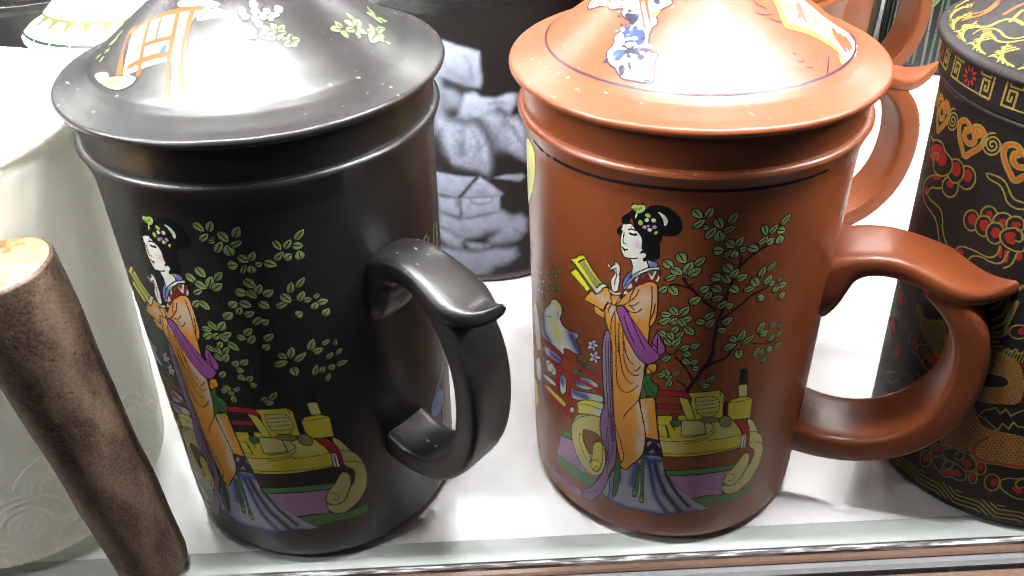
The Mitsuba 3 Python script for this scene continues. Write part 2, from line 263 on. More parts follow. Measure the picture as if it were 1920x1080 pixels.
["table","P","ink",[[14.19,58.0],[15.65,57.74],[16.48,53.07],[15.29,53.09],[14.31,53.27]],0,0,[],"ink"]
["table","P","clay",[[-0.51,45.79],[0.93,45.79],[0.98,43.88],[-0.18,43.78]],0.2,0,[],"ink"]
["table","P","deepgreen",[[1.77,42.92],[1.7,42.38],[1.4,41.94],[0.94,41.67],[0.41,41.62],[-0.09,41.82],[-0.45,42.21],[-0.61,42.73],[-0.53,43.27],[-0.23,43.73],[0.23,44.01],[0.76,44.05],[1.25,43.85],[1.62,43.45]],0.2,0,[],"ink"]
["table","L","ink",[[0.04,41.69],[0.6,40.5]],0.25]
["table","P","scroll",[[7.03,43.49],[8.93,42.4],[9.87,40.4],[7.95,39.15]],0.2,0,[],"ink"]
["table","P","scroll",[[1.83,43.8],[7.03,43.57],[7.82,39.43],[2.17,38.72]],0.2,0,[],"ink"]
["table","L","ink",[[3.01,38.21],[5.71,38.71],[7.96,39.06]],0.3]
["table","P","olive",[[10.64,43.35],[10.46,42.93],[9.84,42.67],[8.93,42.6],[7.9,42.73],[6.96,43.02],[6.3,43.44],[6.03,43.91],[6.21,44.35],[6.8,44.67],[7.69,44.79],[8.71,44.67],[9.66,44.34],[10.36,43.86]],0.2,0,[],"ink"]
["table","P","olive",[[13.89,42.06],[13.83,41.28],[13.45,40.73],[12.84,40.52],[12.12,40.68],[11.43,41.19],[10.92,41.93],[10.67,42.78],[10.74,43.56],[11.1,44.13],[11.69,44.37],[12.4,44.22],[13.09,43.7],[13.62,42.93]],0.2,0,[],"ink"]
["tree","L","bark",[[2.35,53.05],[3.34,54.93],[4.29,57.07],[5.24,59.16],[6.41,61.2],[7.05,63.81]],0.9]
["tree","L","bark",[[7.05,63.81],[6.88,68.16],[7.18,71.25]],0.7]
["tree","L","bark",[[7.1,72.0],[7.98,75.51],[8.27,77.69],[8.72,81.54],[10.25,86.41],[11.66,87.86]],0.6]
["tree","L","bark",[[10.25,86.41],[10.33,88.67]],0.45]
["tree","L","bark",[[11.66,87.86],[13.08,89.26],[15.49,90.4]],0.6]
["tree","L","bark",[[6.37,75.64],[3.16,78.38],[1.24,80.94],[-0.23,82.37],[-0.84,83.81]],0.6]
["tree","L","bark",[[1.24,80.94],[-2.24,82.2],[-3.23,81.87]],0.4]
["tree","L","bark",[[7.57,72.64],[9.53,74.45],[11.87,76.31],[13.81,78.57],[17.18,79.5]],0.5]
["tree","L","bark",[[5.63,59.42],[7.67,61.21],[10.23,61.85],[11.11,64.09],[12.11,65.33]],0.6]
["tree","L","bark",[[15.72,64.97],[19.78,63.47],[22.01,63.83]],0.35]
["tree","L","bark",[[-0.87,62.56],[0.84,60.61],[2.4,57.97],[3.51,55.55]],0.5]
["tree","L","bark",[[-0.16,55.99],[1.79,54.28]],0.4]
["tree","L","bark",[[-2.72,63.52],[-1.36,63.1],[-0.58,64.65]],0.35]
["tree","L","bark",[[0.49,81.77],[1.28,82.45]],0.35]
["tree","F","leaf",[[-0.37,100.35],[1.55,98.3]],1.83]
["tree","F","leaf",[[2.34,98.31],[3.38,100.8]],1.73]
["tree","F","leaf",[[-0.01,95.98],[2.22,97.92]],1.46]
["tree","F","leaf",[[1.74,96.16],[3.2,95.97]],1.14]
["tree","F","leaf",[[2.15,96.95],[3.61,96.75]],0.64]
["tree","F","leaf",[[2.63,93.4],[4.53,96.22]],1.73]
["tree","F","leaf",[[5.65,92.62],[5.13,95.42]],2.37]
["tree","F","leaf",[[4.24,98.49],[5.64,95.91]],2.05]
["tree","F","leaf",[[6.85,96.81],[8.35,99.48]],1.92]
["tree","F","leaf",[[5.74,94.92],[8.35,96.11]],1.55]
["tree","F","leaf",[[4.31,90.57],[6.55,90.67]],2.28]
["tree","F","leaf",[[6.78,92.87],[8.66,91.11]],2.05]
["tree","F","leaf",[[8.81,91.29],[10.14,93.54]],1.64]
["tree","F","leaf",[[6.66,88.42],[8.02,90.76]],1.19]
["tree","F","leaf",[[8.8,88.44],[8.9,90.47]],1.83]
["tree","F","leaf",[[9.62,90.19],[11.18,90.79]],1.37]
["tree","F","leaf",[[11.26,90.98],[13.82,89.73]],1.92]
["tree","F","leaf",[[13.4,90.91],[15.51,92.74]],1.55]
["tree","F","leaf",[[13.97,95.7],[15.08,93.11]],1.55]
["tree","F","leaf",[[15.62,93.19],[17.26,95.2]],1.55]
["tree","F","leaf",[[17.84,94.74],[20.03,96.92]],1.55]
["tree","F","leaf",[[17.22,93.82],[19.31,93.08]],1.92]
["tree","F","leaf",[[18.43,90.09],[18.24,92.37]],2.05]
["tree","F","leaf",[[15.23,90.87],[16.96,91.88]],1.92]
["tree","F","leaf",[[-5.14,87.72],[-3.01,85.92]],2.19]
["tree","F","leaf",[[-2.3,89.93],[-0.79,87.38]],2.28]
["tree","F","leaf",[[-3.52,86.07],[-1.08,84.64]],2.19]
["tree","F","leaf",[[-0.74,84.67],[0.66,87.88]],2.05]
["tree","F","leaf",[[1.08,86.86],[3.03,89.04]],1.6]
["tree","F","leaf",[[-0.04,84.29],[2.46,86.27]],1.92]
["tree","F","leaf",[[-4.59,82.75],[-2.23,84.32]],1.46]
["tree","F","leaf",[[-5.54,79.36],[-3.71,81.38]],1.64]
["tree","F","leaf",[[-3.54,81.4],[-1.68,79.23]],2.05]
["tree","F","leaf",[[6.87,87.38],[8.86,84.91]],2.28]
["tree","F","leaf",[[4.62,84.58],[6.95,83.4]],2.28]
["tree","F","leaf",[[6.99,84.66],[8.62,82.4]],2.05]
["tree","F","leaf",[[8.68,83.46],[10.05,85.81]],1.83]
["tree","F","leaf",[[9.9,82.89],[12.16,84.03]],2.01]
["tree","F","leaf",[[8.72,81.54],[10.71,79.78]],2.05]
["tree","F","leaf",[[2.65,80.33],[4.55,81.82]],2.05]
["tree","F","leaf",[[4.96,81.81],[7.28,80.39]],2.1]
["tree","F","leaf",[[4.02,78.38],[5.1,80.43]],1.55]
["tree","F","leaf",[[5.25,78.12],[7.66,79.05]],1.73]
["tree","F","leaf",[[0.8,77.23],[3.1,79.04]],2.1]
["tree","F","leaf",[[6.73,75.62],[8.6,77.87]],1.64]
["tree","F","leaf",[[8.29,75.92],[10.05,76.82]],1.92]
["tree","F","leaf",[[11.79,79.82],[14.48,80.59]],1.64]
["tree","F","leaf",[[13.32,82.97],[15.07,80.46]],2.01]
["tree","F","leaf",[[15.07,82.6],[15.88,85.37]],1.64]
["tree","F","leaf",[[16.51,83.74],[18.54,85.94]],1.46]
["tree","F","leaf",[[16.45,80.34],[17.94,82.73]],1.73]
["tree","F","leaf",[[17.45,80.29],[19.15,80.45]],1.55]
["tree","F","leaf",[[19.5,80.34],[20.84,81.21]],1.19]
["tree","F","leaf",[[19.92,79.13],[22.38,78.95]],1.73]
["tree","F","leaf",[[19.12,77.63],[19.88,79.36]],1.73]
["tree","F","leaf",[[20.78,75.55],[22.31,77.0]],1.83]
["tree","F","leaf",[[15.4,76.9],[16.87,77.62]],2.1]
["tree","F","leaf",[[-3.01,76.22],[-1.12,73.98]],1.83]
["tree","F","leaf",[[-0.88,74.0],[0.92,76.57]],1.92]
["tree","F","leaf",[[-4.96,73.92],[-2.52,74.05]],1.73]
["tree","F","leaf",[[-5.14,71.16],[-2.63,73.14]],1.73]
["tree","F","leaf",[[-2.87,71.52],[-0.83,73.33]],1.64]
["tree","F","leaf",[[-0.31,72.47],[1.78,73.71]],1.64]
["tree","F","leaf",[[-1.07,73.31],[0.68,70.94]],1.64]
["tree","F","leaf",[[0.31,71.15],[2.53,68.95]],1.92]
["tree","F","leaf",[[-2.08,69.32],[-0.9,71.05]],1.55]
["tree","F","leaf",[[-5.21,69.31],[-2.98,68.05]],1.64]
["tree","F","leaf",[[-2.9,69.45],[-1.69,67.28]],1.55]
["tree","F","leaf",[[-1.19,67.8],[0.35,69.78]],1.37]
["tree","F","leaf",[[-3.59,67.49],[-2.1,65.59]],1.46]
["tree","F","leaf",[[-1.8,65.39],[-0.21,67.89]],1.73]
["tree","F","leaf",[[2.55,72.83],[4.61,72.14]],1.64]
["tree","F","leaf",[[4.28,73.05],[6.33,74.98]],1.73]
["tree","F","leaf",[[4.91,70.77],[6.45,73.18]],1.73]
["tree","F","leaf",[[8.06,71.47],[10.41,73.21]],1.83]
["tree","F","leaf",[[7.57,69.23],[9.08,70.44]],1.92]
["tree","F","leaf",[[0.06,64.39],[1.71,66.13]],1.64]
["tree","F","leaf",[[1.95,64.96],[3.95,66.63]],1.55]
["tree","F","leaf",[[0.7,63.96],[2.39,63.08]],1.64]
["tree","F","leaf",[[-3.77,60.8],[-1.9,62.76]],1.46]
["tree","F","leaf",[[0.66,62.28],[2.23,60.67]],1.64]
["tree","F","leaf",[[2.43,60.43],[4.1,62.13]],1.46]
["tree","F","leaf",[[2.88,59.47],[4.52,59.46]],1.55]
["tree","F","leaf",[[8.98,64.64],[12.08,65.57]],1.92]
["tree","F","leaf",[[10.28,67.98],[11.99,66.29]],1.55]
["tree","F","leaf",[[12.58,66.17],[13.54,69.22]],1.83]
["tree","F","leaf",[[13.31,65.08],[16.13,67.2]],1.64]
["tree","F","leaf",[[12.78,64.01],[13.21,61.29]],2.1]
["tree","F","leaf",[[16.82,67.24],[18.01,70.35]],1.83]
["tree","F","leaf",[[17.33,66.62],[19.67,67.27]],1.83]
["tree","F","leaf",[[19.41,68.29],[21.44,68.97]],1.28]
["tree","F","leaf",[[22.16,66.83],[22.59,68.76]],0.91]
["tree","F","leaf",[[22.12,64.49],[23.61,66.02]],1.19]
["tree","F","leaf",[[19.89,64.14],[21.61,65.5]],1.37]
["tree","F","leaf",[[21.67,61.8],[24.4,62.11]],1.46]
["tree","F","leaf",[[16.8,60.36],[17.83,63.4]],1.46]
["tree","F","leaf",[[18.22,60.88],[19.28,62.45]],1.46]
["tree","F","leaf",[[20.21,60.91],[21.33,62.42]],1.73]
["tree","F","leaf",[[19.09,58.15],[20.34,60.14]],1.19]
["tree","F","leaf",[[-3.26,58.76],[-1.92,56.86]],1.72]
["tree","F","leaf",[[-4.51,56.45],[-2.66,57.46]],1.37]
["tree","F","leaf",[[-2.91,56.02],[-1.07,56.97]],1.2]
["tree","F","leaf",[[-1.42,57.16],[0.54,58.5]],1.12]
["tree","F","leaf",[[-1.94,53.57],[-1.51,55.98]],1.46]
["tree","F","leaf",[[4.5,54.64],[6.13,55.98]],1.29]
["tree","F","leaf",[[5.07,54.16],[7.34,54.48]],1.72]
["tree","F","leaf",[[6.4,55.03],[8.46,57.4]],1.55]
["lady","P","lilacdark",[[-16.69,66.64],[-17.35,63.41],[-17.55,59.29],[-17.49,58.97],[-17.35,53.72],[-16.89,48.46],[-16.34,44.05],[-17.27,40.73],[-17.57,36.36],[-17.12,32.96],[-15.74,29.64],[-15.04,28.77],[-15.62,22.66],[-17.97,16.47],[-20.33,12.63],[-22.77,10.18],[-21.81,8.01],[-20.5,7.58],[-19.25,8.42],[-16.93,12.41],[-15.64,15.51],[-14.75,19.44],[-13.68,23.37],[-12.87,25.7],[-12.83,31.97],[-12.84,33.7],[-13.67,38.9],[-14.62,51.92],[-14.98,60.61],[-15.1,62.63],[-15.55,65.28]],0.28,1,[[[[-17.08,62.61],[-16.71,54.01],[-16.06,45.13]],0.6,"greylilac"],[[[-14.65,41.35],[-13.86,33.24]],0.5,"inkblue"]],"ink"]
["lady","P","lilac",[[-38.76,8.13],[-36.68,8.53],[-31.27,9.1],[-28.84,10.55],[-26.32,9.28],[-24.01,10.16],[-22.47,9.5],[-23.42,7.28],[-26.32,7.77],[-29.18,8.46],[-32.05,6.91],[-35.79,6.9]],0,1,[],"ink"]
["lady","L","inkblue",[[-16.7,62.77],[-16.45,55.61],[-15.97,48.27],[-15.27,40.43]],0.22]
["lady","L","inkblue",[[-16.04,63.05],[-15.77,55.91],[-15.29,48.58],[-14.58,40.75]],0.22]
["lady","L","inkblue",[[-15.53,63.25],[-15.26,56.13],[-14.77,48.81],[-14.05,40.98]],0.22]
["lady","L","inkblue",[[-15.43,37.11],[-15.72,33.68],[-15.21,29.91]],0.2]
["lady","L","inkblue",[[-15.18,33.54],[-14.75,29.73],[-15.04,25.47]],0.2]
["lady","L","inkblue",[[-13.84,34.18],[-13.88,29.33],[-15.02,24.65],[-15.12,20.67]],0.2]
["lady","L","inkblue",[[-21.84,10.1],[-19.32,11.81],[-17.43,13.53]],0.2]
["lady","L","inkblue",[[-14.77,20.28],[-13.68,23.37]],0.25]
["lady","P","skirt",[[-13.24,23.02],[-14.75,19.44],[-15.62,14.93],[-16.36,12.61],[-14.64,12.24],[-12.88,12.57],[-12.18,11.43],[-10.23,10.84],[-7.74,11.23],[-4.9,11.39],[-3.28,11.06],[-1.27,10.86],[0.49,11.25],[1.63,11.95],[3.45,11.59],[4.97,12.46],[6.53,12.96],[7.79,12.4],[9.78,12.98],[11.65,13.03],[9.67,14.02],[6.57,17.02],[3.98,19.68],[1.83,22.43],[-0.08,25.03],[-1.22,27.9],[-1.88,30.76],[-2.23,31.78],[-5.98,31.21],[-7.21,28.97],[-8.5,27.19],[-9.98,24.57],[-11.83,24.5]],0,1,[[[[-15.55,12.48],[-12.41,11.62],[-8.98,11.06],[-4.91,11.54],[-0.88,11.07],[3.03,11.88],[7.78,12.55]],0.9,"navy"],[[[-5.36,30.31],[-4.17,26.25],[-3.56,22.51],[-2.26,17.1],[0.62,12.3]],0.7,"navy"],[[[-3.45,30.21],[-2.38,25.24],[-0.25,19.14],[3.95,12.77]],0.9,"inkblue"],[[[-7.74,27.72],[-8.27,22.28],[-8.56,19.92]],0.9,"navy"],[[[-13.82,21.05],[-13.79,13.58]],0.5,"navy"],[[[-0.49,25.54],[2.43,19.65],[6.0,14.46]],0.6,"inkblue"],[[[-11.8,23.68],[-11.65,19.81]],0.5,"navy"],[[[-5.94,30.42],[-4.92,29.34],[-2.31,30.15]],1.0,"navy"]],"ink"]
["lady","L","inkblue",[[-4.65,29.67],[-3.99,24.91],[-3.01,19.81]],0.25]
["lady","L","inkblue",[[-3.42,29.68],[-2.33,24.42],[-0.26,19.42]],0.25]
["lady","L","inkblue",[[-1.09,27.37],[0.9,22.08],[6.02,14.17]],0.25]
["lady","L","inkblue",[[-14.43,19.89],[-14.21,16.27],[-14.65,12.82]],0.25]
["lady","P","deepgreen",[[-12.9,28.16],[-11.92,26.95],[-11.71,24.28],[-11.65,19.81],[-12.31,14.89],[-13.01,13.32],[-13.46,13.74],[-13.28,17.9],[-13.21,22.19]],0.15,1,[],"ink"]
["lady","P","deepgreen",[[-7.57,28.32],[-6.87,27.99],[-6.73,23.35],[-6.87,18.22],[-7.35,15.76],[-8.27,15.87],[-8.34,17.43],[-7.7,20.79],[-7.48,24.5]],0.15,1,[[[[-7.83,17.32]],0.6,"leaflight"]],"ink"]
["lady","P","deepgreen",[[-6.79,30.18],[-6.04,30.66],[-5.59,25.06],[-5.65,19.73],[-5.18,16.43],[-5.26,14.37],[-6.27,14.37],[-6.53,15.45],[-6.08,18.46],[-6.44,23.43]],0.15,1,[[[[-5.82,15.37]],0.6,"leaflight"]],"ink"]
["lady","P","inkblue",[[-5.93,36.64],[-2.75,36.95],[-1.76,33.18],[-1.62,31.02],[-2.23,31.72],[-6.27,31.27],[-5.91,33.36]],0.1,0,[],"ink"]
["lady","P","pink",[[-5.17,32.17],[-4.03,33.55],[-3.5,32.55]],0,0,[],"ink"]
["lady","P","pink",[[-5.46,35.58],[-4.75,36.28],[-4.36,35.97],[-5.2,34.34],[-5.5,34.53]],0,0,[],"ink"]
["lady","P","pink",[[-3.32,35.8],[-2.73,35.78],[-2.22,33.9]],0,0,[],"ink"]
["lady","L","darkgreen",[[-5.99,36.62],[-2.74,36.89]],0.5]
["lady","L","darkgreen",[[-6.27,31.27],[-4.11,31.81],[-1.75,31.59]],0.6]
["lady","P","orange",[[-7.94,48.82],[-4.61,50.24],[-4.09,46.07],[-3.51,41.49],[-2.83,36.8],[-5.92,37.03],[-6.31,39.9],[-7.52,45.24]],0.28,0,[[[[-7.42,47.74],[-6.04,39.32]],0.8,"robepale"]],"ink"]
["lady","P","orange",[[-7.13,59.27],[-5.0,60.31],[-4.58,59.1],[-4.84,57.55],[-5.69,57.26],[-7.06,56.0]],0.28,1,[],"ink"]
["lady","L","ink",[[-6.89,58.9],[-6.18,58.05],[-5.7,57.43]],0.25]
["lady","P","orange",[[-14.76,73.53],[-13.04,76.5],[-11.79,78.18],[-10.56,79.82],[-9.15,81.19],[-7.73,81.89],[-6.0,81.97],[-5.64,79.36],[-5.52,75.75],[-5.55,72.83],[-6.07,70.99],[-6.96,69.86],[-6.87,65.2],[-7.3,59.09],[-7.43,54.38],[-7.8,50.68],[-8.15,48.46],[-7.47,45.26],[-6.32,40.21],[-5.94,37.42],[-5.98,36.5],[-6.01,33.6],[-6.28,31.4],[-7.22,29.18],[-9.08,26.79],[-10.08,24.48],[-10.59,24.55],[-11.87,25.73],[-11.62,27.08],[-12.2,28.74],[-12.71,31.49],[-13.23,34.46],[-13.67,38.9],[-14.06,42.88],[-14.69,51.89],[-15.02,60.37],[-15.22,62.58],[-15.8,65.46],[-16.73,67.88],[-17.24,70.15],[-17.21,71.8],[-16.65,73.64],[-15.7,73.73]],0.28,1,[[[[-7.93,77.87],[-9.44,74.36]],2.1,"robepale"],[[[-15.66,72.4],[-14.67,71.13]],1.2,"robepale"],[[[-9.94,61.8],[-8.13,57.13],[-7.86,51.87]],1.7,"robepale"],[[[-7.83,46.71],[-6.54,39.83]],1.2,"robepale"],[[[-7.03,36.73],[-7.17,31.94]],1.2,"robepale"]],"ink"]
["lady","P","orange",[[-19.99,71.71],[-19.76,69.49],[-18.52,69.29],[-17.07,68.79],[-17.04,71.87],[-18.08,71.99]],0.28,1,[],"ink"]
["lady","L","ink",[[-19.47,71.67],[-18.56,71.24],[-17.6,70.77]],0.25]
["lady","P","orange",[[-20.71,75.31],[-22.83,71.9],[-19.99,71.66],[-17.56,71.11],[-16.65,73.64],[-15.7,73.73],[-14.76,73.48],[-13.91,75.69],[-13.55,76.73],[-15.9,76.05],[-16.05,77.05],[-16.54,77.79],[-17.73,77.34],[-18.19,76.18],[-19.16,75.04],[-19.92,74.93]],0.28,0,[[[[-18.64,74.45],[-16.91,74.07],[-16.4,73.2]],1.2,"robepale"]],"ink"]
["lady","L","ink",[[-15.78,76.09],[-15.79,75.03],[-15.48,74.08],[-15.69,73.46]],0.25]
["lady","L","ink",[[-7.05,80.76],[-6.72,77.6],[-6.82,74.97],[-6.96,71.75],[-6.96,69.86]],0.25]
["lady","L","ink",[[-6.07,76.3],[-6.25,74.03],[-6.86,71.9]],0.25]
["lady","L","ink",[[-9.68,79.27],[-10.23,77.31],[-11.88,75.27],[-12.73,74.4],[-14.53,73.72]],0.25]
["lady","L","ink",[[-10.54,79.31],[-11.32,77.54],[-11.58,76.02]],0.25]
["lady","L","ink",[[-9.52,76.06],[-10.54,74.81],[-11.85,74.62]],0.25]
["lady","L","ink",[[-8.81,74.52],[-9.4,73.58],[-10.45,72.89],[-11.79,73.17],[-12.73,74.21]],0.25]
["lady","L","ink",[[-11.18,74.42],[-10.38,73.71]],0.25]
["lady","L","ink",[[-16.43,73.99],[-17.1,72.11],[-17.13,69.1]],0.25]
["lady","L","ink",[[-15.69,73.46],[-16.25,72.17],[-16.38,71.04]],0.25]
["lady","L","ink",[[-14.75,71.92],[-15.45,69.76],[-15.59,66.66],[-15.19,65.28]],0.25]
["lady","L","ink",[[-14.68,71.4],[-14.48,65.69],[-14.02,60.76]],0.25]
["lady","L","ink",[[-13.68,69.31],[-13.48,60.96]],0.25]
["lady","L","ink",[[-12.69,67.72],[-12.53,63.58],[-12.16,61.43]],0.25]
["lady","L","ink",[[-14.18,63.78],[-13.82,53.75],[-12.97,50.47],[-11.24,49.44],[-9.88,50.66],[-8.58,52.63]],0.25]
["lady","L","ink",[[-13.48,64.04],[-13.2,59.85],[-12.18,54.96],[-10.92,53.03],[-9.87,52.92]],0.25]
["lady","L","ink",[[-12.37,60.73],[-11.57,57.24],[-10.33,55.59],[-9.18,55.36],[-8.52,55.99]],0.25]
["lady","L","ink",[[-12.33,64.44],[-11.72,60.95],[-10.72,58.98],[-9.9,58.65]],0.25]
["lady","L","ink",[[-9.7,56.68],[-8.81,57.23],[-8.37,58.37]],0.25]
["lady","L","ink",[[-7.84,49.16],[-9.21,46.29],[-10.99,43.49],[-11.52,41.71]],0.25]
["lady","L","ink",[[-13.67,38.9],[-12.4,35.54],[-11.44,31.62]],0.25]
["lady","L","ink",[[-11.49,31.6],[-10.92,30.09],[-11.02,27.6],[-11.6,26.76]],0.25]
["lady","P","purple",[[-5.51,68.66],[-6.09,65.93],[-6.21,64.23],[-6.34,64.7],[-5.41,63.5],[-4.16,62.32],[-3.07,63.62],[-3.14,64.73],[-3.89,66.55],[-3.86,66.06],[-4.75,68.39]],0.28,1,[],"ink"]
["lady","L","ink",[[-5.0,67.25],[-4.84,63.38]],0.25]
["lady","L","ink",[[-5.97,65.67],[-4.92,64.35]],0.25]
["lady","P","purple",[[-14.79,73.25],[-12.95,74.28],[-12.0,72.84],[-10.11,70.16],[-8.46,67.86],[-6.8,65.22],[-4.74,63.06],[-4.16,62.32],[-4.62,61.1],[-5.85,59.85],[-6.92,59.41],[-8.06,59.99],[-9.23,61.15],[-10.46,63.35],[-11.31,64.77],[-12.69,67.72],[-13.74,70.92]],0.28,1,[],"ink"]
["lady","L","ink",[[-12.03,73.63],[-10.54,70.03],[-9.05,66.6],[-7.46,63.38]],0.25]
["lady","L","ink",[[-12.61,71.3],[-11.31,67.33],[-9.96,64.68]],0.25]
["lady","P","deepgreen",[[-7.18,56.06],[-5.7,57.29],[-5.39,56.62],[-6.02,55.16],[-4.63,54.13],[-3.77,53.4],[-4.06,52.16],[-4.21,49.81],[-4.81,49.69],[-6.2,50.5],[-6.6,49.43],[-7.48,48.89],[-7.95,49.12],[-7.82,50.98],[-7.59,53.14],[-7.49,55.54]],0.2,1,[],"ink"]
["lady","L","ink",[[-6.87,54.52],[-5.86,52.38],[-4.61,50.24]],0.2]
["lady","L","ink",[[-7.25,53.23],[-6.46,51.04],[-6.61,49.79]],0.2]
["lady","P","darkred",[[-13.29,77.2],[-13.04,76.44],[-11.79,78.18],[-10.56,79.82],[-7.73,81.89],[-6.0,81.97],[-5.57,83.17],[-5.44,84.94],[-7.29,84.86],[-9.26,83.44],[-11.07,81.47],[-12.68,78.44]],0.15,0,[],"ink"]
["lady","P","paper",[[-12.25,78.83],[-11.08,79.42],[-11.28,80.52],[-11.87,80.23]],0,0,[],"ink"]
["lady","P","paper",[[-13.07,77.22],[-12.5,78.44],[-11.93,77.57]],0,0,[],"ink"]
["lady","P","paper",[[-9.86,82.8],[-10.3,81.11],[-10.83,81.92]],0,0,[],"ink"]
["lady","P","paper",[[-8.06,84.16],[-7.31,82.48],[-6.91,82.56],[-6.27,84.85],[-6.63,84.79],[-7.15,83.26]],0,0,[],"ink"]
["lady","P","paper",[[-6.36,82.23],[-5.81,83.76],[-5.54,83.31],[-5.87,82.19]],0,0,[],"ink"]
["lady","P","deepgreen",[[-9.55,83.0],[-8.76,83.68],[-8.53,83.36],[-9.01,82.62]],0,0,[],"ink"]
["lady","P","deepgreen",[[-8.08,84.41],[-6.88,84.82],[-7.11,83.65]],0,0,[],"ink"]
["lady","P","paper",[[-13.32,76.67],[-13.82,74.92],[-14.76,73.61],[-13.92,75.89]],0.2,0,[],"ink"]
["lady","P","skin",[[-13.89,94.55],[-14.18,93.14],[-13.83,93.05],[-14.04,91.84],[-14.17,90.64],[-14.01,88.74],[-13.61,87.48],[-13.06,86.65],[-11.94,86.76],[-11.57,86.07],[-11.26,84.75],[-11.36,83.32],[-11.79,81.38],[-11.94,81.74],[-10.72,83.21],[-8.52,84.98],[-7.93,85.48],[-7.88,85.34],[-8.46,87.0],[-8.57,88.93],[-9.59,89.88],[-9.54,92.01],[-9.91,92.88],[-11.11,94.12],[-11.99,95.23],[-13.14,94.94]],0.2,0,[[[[-10.36,90.38]],0.75,"blush"]],"ink"]
["lady","P","bluegrey",[[-13.1,78.0],[-13.31,79.8],[-12.81,81.74],[-11.55,83.72],[-11.26,83.32],[-11.7,82.07],[-12.1,80.42]],0.2,0,[],"ink"]
["lady","P","paper",[[-5.71,86.06],[-5.65,85.23],[-7.29,84.94],[-9.47,83.39],[-11.07,81.47],[-12.89,78.24],[-13.12,78.56],[-11.93,81.49],[-10.72,83.21],[-8.52,85.06],[-7.13,85.59]],0.25,0,[],"ink"]
["lady","P","bluegrey",[[-11.51,81.86],[-9.9,83.67],[-9.88,83.3],[-11.07,81.6],[-12.59,78.98],[-12.47,79.8]],0,0,[],"ink"]
["lady","P","bluegrey",[[-8.39,87.21],[-7.82,87.13],[-6.69,87.15],[-5.93,86.49],[-6.29,85.84],[-7.55,85.31],[-8.0,85.91]],0.2,1,[[[[-8.22,87.05]],0.5,"paper"]],"ink"]
["lady","P","hair",[[-13.8,94.57],[-14.63,93.77],[-15.12,92.87],[-14.82,91.9],[-14.21,91.69],[-13.93,92.45],[-13.59,92.73],[-13.83,93.05],[-14.18,93.14],[-13.85,93.52]],0,1,[],"ink"]
["lady","P","hair",[[-13.99,94.9],[-14.2,95.97],[-13.72,96.67],[-12.75,97.47],[-11.97,98.49],[-12.18,99.64],[-11.73,100.38],[-11.15,98.41],[-9.87,98.49],[-8.97,99.4],[-8.54,100.12],[-7.48,100.48],[-6.26,100.58],[-5.03,100.3],[-3.77,99.45],[-2.79,98.45],[-2.1,97.23],[-1.91,95.77],[-2.35,94.62],[-3.07,93.89],[-4.12,93.59],[-5.2,93.54],[-5.66,93.47],[-5.76,92.51],[-6.08,91.51],[-5.9,89.81],[-5.8,88.28],[-6.4,87.59],[-7.18,87.16],[-7.99,87.29],[-8.33,87.62],[-8.46,87.0],[-8.77,86.64],[-9.28,86.92],[-9.22,87.43],[-8.83,87.81],[-8.61,88.15],[-8.71,88.61],[-9.37,88.76],[-10.01,88.29],[-9.72,89.08],[-9.4,89.34],[-9.59,89.88],[-9.46,92.02],[-9.89,92.5],[-10.25,93.18],[-10.77,93.82],[-11.3,94.65],[-11.67,95.5],[-11.87,96.38],[-12.12,96.51],[-12.35,95.9],[-12.32,95.34],[-13.05,94.68],[-13.55,94.74]],0,0,[],"ink"]
["lady","P","paper2",[[-6.93,98.94],[-6.47,99.01],[-5.51,98.41],[-4.87,97.49],[-4.82,96.39],[-5.35,95.86],[-5.52,96.11],[-5.67,97.2],[-6.27,98.22]],0,1,[],"ink"]
["lady","P","hair",[[-9.62,100.37],[-9.65,100.22],[-9.74,100.09],[-9.87,100.0],[-10.03,99.97],[-10.17,100.01],[-10.27,100.1],[-10.31,100.23],[-10.28,100.38],[-10.19,100.51],[-10.06,100.6],[-9.91,100.63],[-9.77,100.6],[-9.66,100.5]],0,0,[],"ink"]
["lady","P","flowergreen",[[-12.17,99.46],[-11.55,100.06],[-10.9,99.84],[-10.12,100.18],[-9.41,100.14],[-9.21,99.36],[-9.56,98.56],[-10.32,97.94],[-10.84,97.92],[-10.78,97.47],[-11.14,96.46],[-11.47,96.57],[-11.35,97.44],[-11.06,98.24],[-11.64,98.48],[-12.17,98.72]],0.15,1,[[[[-12.0,99.13]],0.4,"paper2"],[[[-9.45,99.49]],0.4,"paper2"],[[[-11.1,97.31]],0.4,"paper2"]],"ink"]
["lady","L","olive",[[-11.82,98.81],[-10.85,98.75],[-10.08,99.37]],0.35]
["lady","P","flowergreen",[[-9.38,98.13],[-8.76,98.44],[-8.2,98.08],[-8.11,97.32],[-8.86,97.31],[-9.27,97.51]],0.1,1,[],"ink"]
["lady","P","flowergreen",[[-10.64,96.11],[-10.26,96.66],[-9.68,96.32],[-9.63,95.39],[-10.35,95.15],[-10.72,95.53]],0.1,1,[],"ink"]
["lady","P","flowergreen",[[-7.53,93.92],[-6.98,94.58],[-6.42,94.48],[-6.74,93.77],[-7.07,93.51]],0.1,1,[],"ink"]
["lady","P","paper2",[[-8.41,96.81],[-8.44,96.58],[-8.57,96.38],[-8.77,96.25],[-8.99,96.2],[-9.2,96.26],[-9.35,96.41],[-9.41,96.61],[-9.37,96.84],[-9.24,97.04],[-9.04,97.18],[-8.82,97.22],[-8.62,97.16],[-8.47,97.01]],0.12,0,[],"ink"]
["lady","P","paper2",[[-7.06,96.99],[-7.1,96.75],[-7.23,96.54],[-7.43,96.4],[-7.67,96.36],[-7.89,96.43],[-8.04,96.59],[-8.11,96.81],[-8.07,97.05],[-7.93,97.26],[-7.73,97.39],[-7.5,97.43],[-7.28,97.37],[-7.12,97.21]],0.12,0,[],"ink"]
